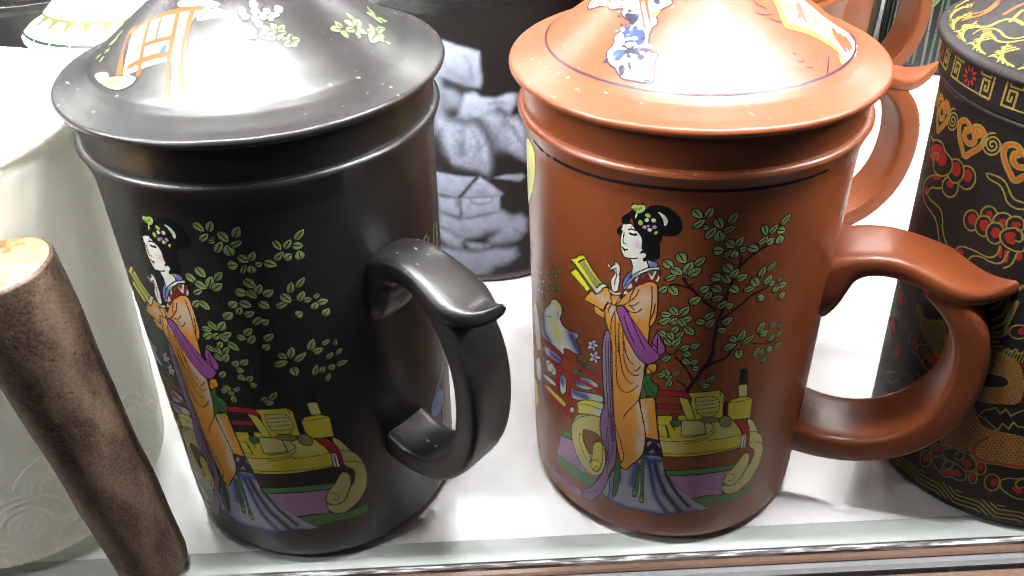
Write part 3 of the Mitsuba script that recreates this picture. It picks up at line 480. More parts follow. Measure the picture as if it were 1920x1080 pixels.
["lady","P","lilac",[[-8.82,95.09],[-8.85,94.87],[-8.98,94.68],[-9.16,94.55],[-9.37,94.51],[-9.57,94.56],[-9.71,94.7],[-9.77,94.89],[-9.73,95.11],[-9.61,95.3],[-9.42,95.43],[-9.21,95.48],[-9.02,95.42],[-8.88,95.28]],0.12,0,[],"ink"]
["lady","P","lilac",[[-6.83,95.45],[-6.86,95.21],[-6.99,95.01],[-7.19,94.87],[-7.42,94.84],[-7.63,94.9],[-7.78,95.05],[-7.85,95.27],[-7.81,95.51],[-7.68,95.71],[-7.48,95.85],[-7.25,95.89],[-7.04,95.82],[-6.89,95.66]],0.12,0,[],"ink"]
["lady","P","paper2",[[-7.74,94.67],[-7.77,94.45],[-7.9,94.24],[-8.1,94.11],[-8.32,94.07],[-8.53,94.13],[-8.68,94.27],[-8.74,94.48],[-8.7,94.71],[-8.57,94.92],[-8.37,95.05],[-8.15,95.09],[-7.95,95.03],[-7.8,94.88]],0.12,0,[],"ink"]
["lady","P","lilac",[[-8.22,95.48],[-8.25,95.33],[-8.34,95.19],[-8.47,95.09],[-8.63,95.07],[-8.77,95.11],[-8.87,95.21],[-8.91,95.35],[-8.89,95.51],[-8.8,95.65],[-8.66,95.74],[-8.51,95.77],[-8.37,95.73],[-8.27,95.63]],0.12,0,[],"ink"]
["lady","L","ink",[[-12.21,92.81],[-11.62,92.67],[-10.89,92.85]],0.55]
["lady","L","ink",[[-12.5,93.69],[-11.76,93.97],[-11.06,93.83]],0.3]
["lady","L","ink",[[-13.42,92.59],[-13.65,90.79],[-13.45,89.97],[-12.85,90.04]],0.25]
["lady","L","ink",[[-13.67,89.03],[-13.25,88.56],[-12.63,88.74]],0.4]
["lady","L","ink",[[-13.31,88.74],[-13.12,88.25]],0.3]
["lady","P","red",[[-11.72,94.51],[-11.73,94.44],[-11.77,94.38],[-11.83,94.33],[-11.89,94.32],[-11.96,94.33],[-12.0,94.37],[-12.02,94.43],[-12.0,94.5],[-11.97,94.57],[-11.91,94.61],[-11.84,94.62],[-11.78,94.61],[-11.74,94.57]],0,0,[],"ink"]
["lady","L","ink",[[-13.06,86.65],[-11.94,86.76],[-10.94,86.92],[-10.29,87.28]],0.28]
["lady","P","hair",[[-8.57,87.21],[-8.6,87.0],[-8.69,86.82],[-8.82,86.7],[-8.98,86.66],[-9.13,86.72],[-9.24,86.86],[-9.28,87.06],[-9.26,87.27],[-9.17,87.45],[-9.03,87.57],[-8.87,87.61],[-8.72,87.55],[-8.62,87.41]],0,0,[],"ink"]
["lady","P","skin",[[-15.91,80.1],[-15.7,80.82],[-15.15,81.52],[-15.07,82.56],[-15.53,82.66],[-16.21,82.13],[-16.23,82.93],[-15.57,83.92],[-15.08,84.21],[-15.34,85.05],[-14.71,84.96],[-14.13,84.38],[-13.87,83.45],[-14.04,82.13],[-13.83,80.66],[-14.05,79.3],[-14.17,77.7],[-14.88,77.15],[-15.58,77.22],[-15.73,78.21],[-15.99,79.16]],0.22,1,[],"ink"]
["lady","P","skin",[[-16.91,83.89],[-16.49,83.91],[-16.06,83.25],[-16.46,82.9]],0.15,1,[],"ink"]
["lady","L","ink",[[-15.06,78.92],[-14.99,80.28],[-14.58,81.4],[-14.9,82.87]],0.22]
["lady","L","ink",[[-16.16,82.14],[-15.54,82.92],[-14.83,83.28]],0.3]
["lady","L","ink",[[-16.14,77.15],[-15.44,76.61],[-14.41,76.78],[-13.66,77.3]],0.75]
["lady","L","paper2",[[-16.1,77.17],[-15.44,76.61],[-14.41,76.78],[-13.7,77.28]],0.42]
["lady","P","bookyellow",[[-27.03,77.38],[-26.41,77.7],[-25.2,79.08],[-24.04,78.71],[-20.93,75.61],[-21.76,74.25],[-22.88,75.26],[-25.19,76.57]],0.25,0,[],"ink"]
["lady","P","bookyellow",[[-26.88,80.76],[-25.22,81.82],[-24.08,83.12],[-22.98,83.73],[-22.3,83.13],[-20.3,80.62],[-18.25,78.58],[-16.5,78.07],[-17.73,77.21],[-18.19,76.18],[-19.16,75.04],[-19.92,74.93],[-20.47,76.08],[-23.19,78.57],[-25.51,80.38]],0.25,0,[[[[-18.69,76.3],[-17.26,77.78]],1.0,"paper"],[[[-19.95,76.3]],0.6,"paper"]],"ink"]
["lady","P","bookpage",[[-24.21,81.2],[-22.7,82.57],[-21.34,80.96],[-18.44,78.45],[-17.94,77.97],[-19.4,76.48],[-19.96,76.57],[-22.11,79.06]],0,0,[],"ink"]
["lady","L","olive",[[-23.75,81.15],[-19.65,76.94]],0.28]
["lady","L","olive",[[-23.4,81.47],[-19.25,77.28]],0.28]
["lady","L","olive",[[-23.07,81.77],[-18.87,77.59]],0.28]
["lady","L","olive",[[-22.74,82.07],[-18.49,77.9]],0.28]
["lady","L","ink",[[-24.29,81.16],[-23.51,82.08],[-22.64,82.72]],0.4]
["lady","L","ink",[[-19.57,76.46],[-18.83,77.16],[-18.72,77.74],[-17.95,78.23]],0.3]
["lady","L","bookedge",[[-26.78,80.55],[-25.06,79.41],[-22.91,77.91],[-19.62,74.9]],0.75]
["lady","L","ink",[[-26.72,80.21],[-26.11,80.93]],0.09]
["lady","L","ink",[[-26.43,80.02],[-25.83,80.73]],0.09]
["lady","L","ink",[[-26.14,79.82],[-25.54,80.53]],0.09]
["lady","L","ink",[[-25.86,79.62],[-25.27,80.33]],0.09]
["lady","L","ink",[[-25.58,79.42],[-24.99,80.12]],0.09]
["lady","L","ink",[[-25.29,79.22],[-24.71,79.92]],0.09]
["lady","L","ink",[[-25.02,79.02],[-24.44,79.71]],0.09]
["lady","L","ink",[[-24.74,78.81],[-24.17,79.5]],0.09]
["lady","L","ink",[[-24.46,78.6],[-23.9,79.29]],0.09]
["lady","L","ink",[[-24.19,78.39],[-23.63,79.08]],0.09]
["lady","L","ink",[[-23.92,78.18],[-23.36,78.86]],0.09]
["lady","L","ink",[[-23.65,77.97],[-23.1,78.65]],0.09]
["lady","L","ink",[[-23.39,77.76],[-22.84,78.43]],0.09]
["lady","L","ink",[[-23.12,77.54],[-22.58,78.21]],0.09]
["lady","L","ink",[[-22.86,77.32],[-22.32,77.99]],0.09]
["lady","L","ink",[[-22.59,77.1],[-22.06,77.77]],0.09]
["lady","L","ink",[[-22.33,76.88],[-21.8,77.54]],0.09]
["lady","L","ink",[[-22.08,76.66],[-21.55,77.32]],0.09]
["lady","L","ink",[[-21.82,76.43],[-21.29,77.09]],0.09]
["lady","L","ink",[[-21.56,76.21],[-21.04,76.86]],0.09]
["lady","L","ink",[[-21.31,75.98],[-20.79,76.63]],0.09]
["lady","L","ink",[[-21.05,75.75],[-20.54,76.4]],0.09]
["lady","L","ink",[[-20.8,75.52],[-20.29,76.17]],0.09]
["lady","L","ink",[[-20.55,75.29],[-20.04,75.93]],0.09]
["lady","L","ink",[[-20.3,75.06],[-19.8,75.7]],0.09]
["lady","L","ink",[[-20.05,74.82],[-19.55,75.46]],0.09]
''',
'redlid': '''
["lid","P","white",[[-23.67,0.49],[-22.27,-1.6],[-21.13,-2.68],[-19.84,-5.23],[-19.87,-6.78],[-17.64,-8.56],[-17.4,-9.33],[-18.17,-9.91],[-17.4,-11.91],[-16.55,-13.28],[-17.11,-14.89],[-18.23,-14.23],[-19.43,-14.21],[-20.19,-14.72],[-20.01,-15.99],[-21.68,-16.95],[-21.94,-17.63],[-21.57,-20.21],[-20.67,-21.23],[-20.35,-22.76],[-19.7,-24.29],[-18.16,-25.38],[-15.71,-27.01],[-14.14,-27.67],[-13.56,-23.54],[-12.71,-23.38],[-12.86,-22.07],[-14.48,-21.73],[-13.5,-17.14],[-11.78,-16.9],[-11.92,-15.52],[-12.31,-14.7],[-10.71,-14.21],[-8.84,-14.2],[-8.36,-13.24],[-21.96,5.2]],0.35,1,[],"ringdark"]
["lid","P","navy",[[-17.63,-14.91],[-14.86,-15.95],[-14.39,-18.04],[-14.83,-19.33],[-16.02,-19.44],[-16.48,-17.8],[-18.44,-15.85]],0.1,1,[[[[-17.03,-15.55]],0.7,"blue"],[[[-18.18,-16.49]],0.35,"sky"]],"ink"]
["lid","P","navy",[[-20.23,-17.78],[-19.24,-18.06],[-18.06,-19.44],[-18.78,-19.79],[-19.87,-20.31],[-20.79,-19.49],[-20.99,-18.34]],0.1,1,[[[[-19.63,-18.41]],0.7,"blue"],[[[-20.72,-18.94]],0.35,"sky"]],"ink"]
["lid","P","inkblue",[[-18.14,-18.77],[-17.38,-18.22],[-15.6,-20.06],[-14.34,-20.68],[-14.48,-21.73],[-15.56,-20.99],[-16.58,-21.03],[-18.06,-19.44]],0.1,1,[[[[-15.6,-20.06]],0.4,"bluegrey"]],"ink"]
["lid","P","inkblue",[[-17.37,-10.42],[-16.01,-11.87],[-14.9,-12.55],[-15.07,-13.76],[-16.38,-14.55],[-17.09,-14.69],[-16.55,-13.28],[-17.37,-11.66]],0.1,1,[[[[-14.9,-12.55]],0.4,"bluegrey"]],"ink"]
["lid","P","inkblue",[[-20.01,-21.42],[-19.15,-21.33],[-18.81,-22.65],[-19.66,-23.93],[-20.15,-22.48]],0.1,1,[[[[-18.81,-22.65]],0.4,"bluegrey"]],"ink"]
["lid","P","inkblue",[[-15.94,-26.24],[-15.13,-26.37],[-14.13,-27.59],[-15.7,-26.93]],0.1,1,[[[[-14.13,-27.59]],0.4,"bluegrey"]],"ink"]
["lid","P","inkblue",[[-18.33,-21.51],[-17.77,-21.8],[-17.86,-23.71],[-18.17,-22.84]],0.1,1,[[[[-17.86,-23.71]],0.4,"bluegrey"]],"ink"]
["lid","P","inkblue",[[-12.07,-11.32],[-10.88,-11.9],[-10.89,-13.13],[-11.8,-12.36]],0.1,1,[[[[-10.89,-13.13]],0.4,"bluegrey"]],"ink"]
["lid","P","inkblue",[[-16.58,-21.03],[-15.0,-21.85],[-15.46,-22.7],[-16.22,-22.16]],0.1,1,[[[[-15.46,-22.7]],0.4,"bluegrey"]],"ink"]
["lid","P","olive",[[-12.88,-13.95],[-11.76,-14.41],[-10.55,-14.29],[-12.08,-15.44],[-12.98,-14.68]],0.1,1,[],"ink"]
["lid","P","olive",[[-12.56,-21.16],[-11.49,-20.7],[-10.79,-21.66],[-10.19,-23.26],[-10.93,-22.65],[-11.33,-21.96]],0.1,1,[],"ink"]
["lid","P","olive",[[-18.79,-4.03],[-18.35,-4.72],[-17.91,-6.7],[-18.62,-5.42]],0.1,1,[],"ink"]
["lid","P","yellow",[[-21.11,-2.51],[-19.74,-4.44],[-19.69,-5.45],[-20.88,-3.58]],0.1,1,[],"ink"]
["lid","P","inkblue",[[-17.38,-17.67],[-17.8,-17.73],[-18.18,-17.55],[-18.44,-17.15],[-18.3,-16.95],[-18.08,-16.76],[-17.76,-17.14]],0,1,[],"ink"]
["lid","P","navy",[[-15.44,-15.61],[-15.7,-15.73],[-16.09,-15.67],[-16.43,-15.2],[-16.38,-14.75],[-15.98,-14.62],[-15.66,-15.21]],0,1,[],"ink"]
["lid","P","bluegrey",[[-16.54,-15.47],[-16.66,-15.6],[-16.89,-15.53],[-17.03,-15.27],[-17.03,-15.02],[-16.81,-15.14],[-16.66,-15.28]],0,1,[],"ink"]
["lid","P","inkblue",[[-16.9,-20.26],[-17.07,-20.47],[-17.42,-20.18],[-17.83,-19.92],[-17.72,-19.63],[-17.4,-19.51],[-17.16,-19.92]],0,1,[],"ink"]
["lid","P","white",[[-17.06,-16.01],[-17.22,-16.08],[-17.45,-16.02],[-17.66,-15.75],[-17.64,-15.49],[-17.39,-15.43],[-17.18,-15.75]],0,1,[],"ink"]
["lid","P","inkblue",[[-17.48,-21.29],[-17.58,-21.43],[-17.8,-21.3],[-18.04,-21.09],[-18.02,-20.88],[-17.77,-20.81],[-17.57,-21.09]],0,1,[],"ink"]
["lid","P","navy",[[-15.1,-21.5],[-15.36,-21.77],[-15.86,-21.59],[-16.05,-21.18],[-16.0,-20.96],[-15.73,-20.9],[-15.37,-21.12]],0,1,[],"ink"]
["lid","P","bluegrey",[[-16.48,-9.9],[-16.67,-10.09],[-17.07,-9.99],[-17.49,-9.22],[-17.29,-8.84],[-16.89,-9.07],[-16.55,-9.47]],0,1,[],"ink"]
["lid","P","inkblue",[[-16.62,-11.38],[-16.72,-11.57],[-17.01,-11.45],[-17.16,-11.03],[-17.08,-10.84],[-16.89,-10.78],[-16.71,-11.13]],0,1,[],"ink"]
["lid","P","white",[[-15.79,-17.87],[-16.01,-17.94],[-16.36,-18.0],[-16.79,-17.52],[-16.84,-16.92],[-16.25,-17.06],[-15.93,-17.53]],0,1,[],"ink"]
["lid","P","inkblue",[[-17.32,-18.74],[-17.57,-19.02],[-18.1,-18.75],[-18.47,-18.23],[-18.41,-17.82],[-17.96,-18.01],[-17.54,-18.22]],0,1,[],"ink"]
["lid","P","navy",[[-20.34,-21.72],[-20.36,-21.85],[-20.51,-21.73],[-20.69,-21.6],[-20.68,-21.45],[-20.5,-21.38],[-20.29,-21.58]],0,1,[],"ink"]
["lid","P","bluegrey",[[-16.52,-19.57],[-16.56,-19.64],[-16.75,-19.7],[-16.84,-19.49],[-16.89,-19.23],[-16.67,-19.3],[-16.47,-19.43]],0,1,[],"ink"]
["lid","P","inkblue",[[-17.71,-14.91],[-17.99,-15.3],[-18.55,-14.69],[-18.82,-14.25],[-18.92,-13.68],[-18.46,-13.66],[-18.04,-14.27]],0,1,[],"ink"]
["lid","P","white",[[-13.55,-12.69],[-13.65,-12.88],[-13.89,-12.68],[-14.02,-12.48],[-14.14,-12.11],[-13.85,-12.23],[-13.65,-12.49]],0,1,[],"ink"]
["lid","P","inkblue",[[-13.63,-21.23],[-13.77,-21.36],[-14.1,-21.48],[-14.22,-21.11],[-14.21,-20.89],[-14.0,-20.62],[-13.59,-21.0]],0,1,[],"ink"]
["lid","P","navy",[[-18.54,-21.38],[-18.68,-21.44],[-18.83,-21.37],[-18.97,-21.19],[-19.02,-20.98],[-18.81,-20.96],[-18.6,-21.17]],0,1,[],"ink"]
["lid","P","bluegrey",[[-17.16,-17.0],[-17.28,-17.46],[-17.86,-17.08],[-18.12,-16.56],[-17.96,-16.35],[-17.74,-16.01],[-17.44,-16.61]],0,1,[],"ink"]
["lid","P","inkblue",[[-17.57,-18.68],[-17.7,-18.81],[-17.96,-18.75],[-18.37,-18.42],[-18.19,-18.15],[-17.92,-17.95],[-17.38,-18.34]],0,1,[],"ink"]
["lid","P","white",[[-16.08,-19.57],[-16.33,-19.51],[-16.51,-19.5],[-16.75,-19.3],[-16.74,-19.03],[-16.46,-19.09],[-16.23,-19.29]],0,1,[],"ink"]
["lid","P","inkblue",[[-21.6,-19.14],[-21.7,-19.4],[-22.15,-19.37],[-22.62,-18.74],[-22.54,-18.21],[-22.0,-18.42],[-21.46,-18.78]],0,1,[],"ink"]
["lid","P","navy",[[-17.36,-18.62],[-17.42,-18.76],[-17.65,-18.68],[-17.77,-18.48],[-17.98,-18.03],[-17.6,-18.21],[-17.3,-18.41]],0,1,[],"ink"]
["lid","P","bluegrey",[[-17.35,-18.15],[-17.52,-18.27],[-17.79,-18.22],[-18.07,-17.88],[-17.86,-17.75],[-17.69,-17.8],[-17.36,-17.87]],0,1,[],"ink"]
["lid","P","inkblue",[[-17.49,-20.12],[-17.76,-20.05],[-17.96,-20.12],[-18.18,-19.84],[-18.15,-19.58],[-17.88,-19.64],[-17.71,-19.84]],0,1,[],"ink"]
["lid","P","white",[[-18.36,-16.77],[-18.39,-17.1],[-18.81,-16.97],[-18.95,-16.52],[-18.99,-16.19],[-18.68,-16.31],[-18.41,-16.51]],0,1,[],"ink"]
["lid","P","inkblue",[[-15.91,-11.12],[-16.25,-11.19],[-16.64,-11.01],[-16.97,-10.46],[-16.73,-10.27],[-16.52,-9.9],[-16.19,-10.56]],0,1,[],"ink"]
["lid","P","navy",[[-17.58,-15.36],[-17.75,-15.57],[-18.18,-15.39],[-18.62,-14.82],[-18.53,-14.36],[-18.05,-14.54],[-17.72,-14.92]],0,1,[],"ink"]
["lid","P","bluegrey",[[-13.72,-20.71],[-13.76,-20.86],[-14.01,-20.78],[-14.13,-20.56],[-14.12,-20.42],[-13.95,-20.42],[-13.7,-20.51]],0,1,[],"ink"]
["lid","P","inkblue",[[-17.38,-8.25],[-17.54,-8.32],[-17.78,-8.21],[-17.97,-7.75],[-17.83,-7.62],[-17.67,-7.67],[-17.54,-7.9]],0,1,[],"ink"]
["lid","P","white",[[-17.79,-14.46],[-18.07,-14.66],[-18.53,-14.36],[-18.78,-13.86],[-18.65,-13.6],[-18.42,-13.39],[-17.94,-13.88]],0,1,[],"ink"]
["lid","P","inkblue",[[-17.18,-19.44],[-17.26,-19.7],[-17.55,-19.44],[-17.79,-19.23],[-17.75,-19.01],[-17.5,-19.03],[-17.29,-19.22]],0,1,[],"ink"]
["lid","P","navy",[[-16.97,-14.89],[-17.1,-15.09],[-17.47,-14.97],[-17.9,-14.46],[-17.8,-14.01],[-17.35,-14.13],[-16.89,-14.5]],0,1,[],"ink"]
["lid","P","bluegrey",[[-16.43,-14.49],[-16.51,-14.62],[-16.72,-14.43],[-17.02,-14.18],[-16.86,-14.05],[-16.68,-13.98],[-16.52,-14.24]],0,1,[],"ink"]
["lid","P","inkblue",[[-14.97,-20.79],[-15.15,-21.0],[-15.57,-20.84],[-15.87,-20.49],[-15.78,-20.21],[-15.47,-20.15],[-15.16,-20.44]],0,1,[],"ink"]
["lid","P","white",[[-16.64,-17.66],[-16.94,-17.86],[-17.39,-17.61],[-17.81,-17.14],[-17.76,-16.68],[-17.3,-16.6],[-16.91,-17.19]],0,1,[],"ink"]
["lid","P","inkblue",[[-14.59,-18.64],[-14.62,-18.92],[-14.95,-18.64],[-15.24,-18.42],[-15.34,-18.01],[-14.93,-18.02],[-14.49,-18.32]],0,1,[],"ink"]
["lid","P","navy",[[-16.46,-18.06],[-16.76,-18.34],[-17.28,-17.94],[-17.68,-17.53],[-17.65,-17.07],[-17.16,-17.34],[-16.78,-17.52]],0,1,[],"ink"]
["lid","P","bluegrey",[[-18.19,-19.09],[-18.25,-19.11],[-18.4,-19.11],[-18.6,-18.91],[-18.52,-18.77],[-18.36,-18.77],[-18.22,-18.96]],0,1,[],"ink"]
["lid","P","inkblue",[[-18.28,-10.47],[-18.24,-10.9],[-18.59,-10.55],[-18.78,-10.13],[-18.75,-9.83],[-18.5,-9.87],[-18.22,-10.22]],0,1,[],"ink"]
["lid","P","white",[[-15.05,-21.28],[-15.36,-21.35],[-15.71,-21.27],[-15.81,-20.98],[-15.93,-20.69],[-15.61,-20.71],[-15.2,-20.86]],0,1,[],"ink"]
["lid","P","inkblue",[[-14.75,-11.98],[-14.82,-12.11],[-15.01,-11.99],[-15.15,-11.79],[-15.19,-11.48],[-14.95,-11.72],[-14.75,-11.79]],0,1,[],"ink"]
["lid","P","navy",[[-17.19,-13.55],[-17.37,-13.73],[-17.72,-13.55],[-17.85,-13.13],[-17.74,-13.0],[-17.59,-13.05],[-17.41,-13.17]],0,1,[],"ink"]
["lid","P","bluegrey",[[-13.54,-20.6],[-13.85,-20.64],[-14.19,-20.7],[-14.51,-20.32],[-14.29,-20.12],[-14.07,-19.93],[-13.72,-20.24]],0,1,[],"ink"]
["lid","P","inkblue",[[-19.01,-15.29],[-19.2,-15.3],[-19.38,-15.3],[-19.43,-15.05],[-19.47,-14.86],[-19.3,-14.92],[-19.13,-15.04]],0,1,[],"ink"]
["lid","P","white",[[-17.4,-20.75],[-17.73,-21.09],[-18.32,-20.68],[-18.68,-20.26],[-18.48,-20.0],[-18.19,-19.99],[-17.71,-20.19]],0,1,[],"ink"]
["lid","P","inkblue",[[-15.74,-21.13],[-15.96,-21.31],[-16.39,-21.31],[-16.48,-20.88],[-16.51,-20.61],[-16.26,-20.4],[-15.83,-20.77]],0,1,[],"ink"]
["lid","P","navy",[[-15.54,-18.89],[-15.79,-18.97],[-16.15,-18.9],[-16.45,-18.54],[-16.43,-18.19],[-16.04,-18.34],[-15.82,-18.55]],0,1,[],"ink"]
["lid","P","bluegrey",[[-14.55,-11.91],[-14.68,-12.29],[-15.17,-11.86],[-15.3,-11.42],[-15.24,-11.17],[-15.05,-10.97],[-14.7,-11.41]],0,1,[],"ink"]
["lid","P","inkblue",[[-18.25,-18.08],[-18.41,-18.22],[-18.7,-18.1],[-19.05,-17.72],[-19.01,-17.37],[-18.63,-17.38],[-18.09,-17.68]],0,1,[],"ink"]
["lid","P","white",[[-15.03,-16.07],[-15.08,-16.34],[-15.42,-16.14],[-15.68,-15.8],[-15.58,-15.6],[-15.33,-15.61],[-15.05,-15.81]],0,1,[],"ink"]
["lid","P","inkblue",[[-18.04,-22.64],[-18.12,-22.84],[-18.41,-22.72],[-18.51,-22.49],[-18.48,-22.35],[-18.32,-22.34],[-18.06,-22.42]],0,1,[],"ink"]
["lid","P","navy",[[-16.9,-18.82],[-17.06,-19.09],[-17.57,-19.02],[-17.67,-18.49],[-17.73,-18.15],[-17.41,-18.08],[-16.9,-18.4]],0,1,[],"ink"]
["lid","P","bluegrey",[[-19.04,-13.87],[-19.15,-14.02],[-19.43,-13.77],[-19.53,-13.53],[-19.63,-13.21],[-19.38,-13.2],[-19.11,-13.51]],0,1,[],"ink"]
["lid","P","inkblue",[[-17.37,-14.38],[-17.49,-14.39],[-17.64,-14.33],[-17.76,-14.14],[-17.72,-14.01],[-17.6,-13.95],[-17.39,-14.13]],0,1,[],"ink"]
["lid","P","white",[[-16.82,-18.68],[-17.24,-18.82],[-17.77,-18.69],[-18.13,-18.1],[-17.87,-17.89],[-17.64,-17.48],[-17.23,-18.14]],0,1,[],"ink"]
["lid","P","inkblue",[[-17.98,-12.95],[-18.2,-13.07],[-18.47,-12.9],[-18.58,-12.59],[-18.6,-12.33],[-18.38,-12.33],[-18.2,-12.63]],0,1,[],"ink"]
["lid","P","navy",[[-17.8,-16.22],[-17.9,-16.41],[-18.22,-16.31],[-18.31,-15.97],[-18.42,-15.59],[-18.13,-15.63],[-17.92,-15.96]],0,1,[],"ink"]
["lid","P","bluegrey",[[-13.25,-21.1],[-13.78,-21.07],[-14.07,-20.97],[-14.58,-20.68],[-14.22,-20.54],[-14.04,-20.2],[-13.63,-20.64]],0,1,[],"ink"]
["lid","P","inkblue",[[-17.43,-20.67],[-17.59,-20.96],[-18.1,-20.74],[-18.45,-20.27],[-18.47,-19.8],[-17.98,-19.99],[-17.62,-20.26]],0,1,[],"ink"]
["lid","P","white",[[-14.57,-11.67],[-14.67,-12.23],[-15.24,-11.67],[-15.75,-11.05],[-15.39,-10.8],[-15.09,-10.91],[-14.73,-11.17]],0,1,[],"ink"]
["lid","P","inkblue",[[-12.31,-22.92],[-12.53,-22.97],[-12.79,-23.02],[-13.06,-22.77],[-12.86,-22.59],[-12.69,-22.6],[-12.46,-22.68]],0,1,[],"ink"]
["lid","P","navy",[[-17.04,-15.48],[-17.05,-16.07],[-17.7,-15.68],[-18.0,-15.04],[-17.85,-14.72],[-17.5,-14.78],[-17.2,-15.09]],0,1,[],"ink"]
["lid","P","bluegrey",[[-15.44,-9.44],[-15.64,-9.57],[-15.91,-9.2],[-16.16,-8.91],[-16.02,-8.73],[-15.86,-8.84],[-15.52,-8.95]],0,1,[],"ink"]
["lid","P","inkblue",[[-17.78,-19.44],[-17.81,-19.84],[-18.33,-19.71],[-18.73,-19.12],[-18.52,-18.83],[-18.17,-18.7],[-17.9,-19.17]],0,1,[],"ink"]
["lid","P","inkblue",[[-9.72,-20.3],[-9.75,-20.36],[-9.81,-20.41],[-9.89,-20.41],[-9.98,-20.39],[-10.05,-20.31],[-10.09,-20.24],[-10.1,-20.17],[-10.07,-20.1],[-10.01,-20.1],[-9.94,-20.1],[-9.85,-20.12],[-9.78,-20.19],[-9.74,-20.27]],0,0,[],"ink"]
["lid","P","inkblue",[[-9.5,-21.62],[-9.53,-21.68],[-9.58,-21.69],[-9.66,-21.68],[-9.75,-21.66],[-9.82,-21.63],[-9.87,-21.56],[-9.88,-21.48],[-9.85,-21.42],[-9.78,-21.37],[-9.7,-21.37],[-9.62,-21.39],[-9.55,-21.47],[-9.5,-21.54]],0,0,[],"ink"]
["lid","P","inkblue",[[-9.29,-23.04],[-9.31,-23.06],[-9.37,-23.11],[-9.45,-23.11],[-9.54,-23.09],[-9.62,-23.06],[-9.66,-22.98],[-9.67,-22.91],[-9.64,-22.85],[-9.58,-22.79],[-9.5,-22.8],[-9.41,-22.82],[-9.34,-22.89],[-9.3,-22.97]],0,0,[],"ink"]
["lid","P","inkblue",[[-10.09,-23.95],[-10.12,-24.02],[-10.18,-24.03],[-10.26,-24.07],[-10.34,-24.0],[-10.42,-23.97],[-10.46,-23.9],[-10.47,-23.82],[-10.44,-23.76],[-10.39,-23.75],[-10.3,-23.71],[-10.22,-23.78],[-10.14,-23.81],[-10.1,-23.88]],0,0,[],"ink"]
["lid","P","inkblue",[[-12.86,-18.18],[-12.88,-18.2],[-12.94,-18.25],[-13.02,-18.25],[-13.1,-18.18],[-13.18,-18.11],[-13.22,-18.04],[-13.23,-17.97],[-13.2,-17.9],[-13.15,-17.89],[-13.07,-17.9],[-12.98,-17.92],[-12.91,-17.99],[-12.86,-18.06]],0,0,[],"ink"]
["lid","P","inkblue",[[-16.58,-8.69],[-16.61,-8.81],[-16.67,-8.81],[-16.75,-8.76],[-16.83,-8.7],[-16.9,-8.58],[-16.93,-8.41],[-16.94,-8.29],[-16.91,-8.23],[-16.85,-8.22],[-16.77,-8.28],[-16.69,-8.34],[-16.62,-8.46],[-16.58,-8.58]],0,0,[],"ink"]
["lid","P","white",[[11.93,-12.46],[12.93,-17.73],[18.8,-16.83],[24.05,-17.51],[23.89,-21.29],[28.59,-15.85],[31.05,-10.13],[30.17,-6.3],[24.17,-8.37],[19.44,-6.58]],0,0,[],"ink"]
["lid","L","orange",[[11.93,-12.46],[12.34,-14.69],[12.87,-17.96]],1.5]
["lid","L","orange",[[12.87,-17.96],[15.59,-17.51],[18.77,-16.95],[21.48,-16.93],[24.05,-17.51]],1.5]
["lid","L","orange",[[13.2,-13.45],[15.8,-12.27]],0.7]
["lid","L","orange",[[20.18,-10.04],[20.83,-13.15],[18.93,-13.6]],0.7]
["lid","L","orange",[[20.83,-13.15],[23.38,-12.63]],0.7]
["lid","L","orange",[[23.85,-9.95],[24.3,-14.18],[23.63,-15.68]],0.7]
["lid","L","orange",[[24.27,-18.72],[23.91,-20.87]],0.7]
["lid","L","ringdark",[[21.1,-20.96],[19.64,-25.32]],0.25]
["lid","L","ringdark",[[6.83,-14.68],[7.37,-15.61],[8.8,-15.71],[9.12,-15.89]],0.25]
["lid","L","ringdark",[[6.84,-17.32],[8.24,-17.51],[10.2,-16.8]],0.25]
["lid","L","ringdark",[[9.74,-17.68],[10.64,-18.13],[12.23,-17.56]],0.25]
["lid","L","ink",[[13.67,-24.72],[14.14,-25.04],[15.04,-24.3]],0.2]
["lid","L","ink",[[13.03,-23.6],[13.76,-23.56]],0.2]
["lid","L","ringdark",[[15.28,-25.55],[16.44,-25.26]],0.25]
''',
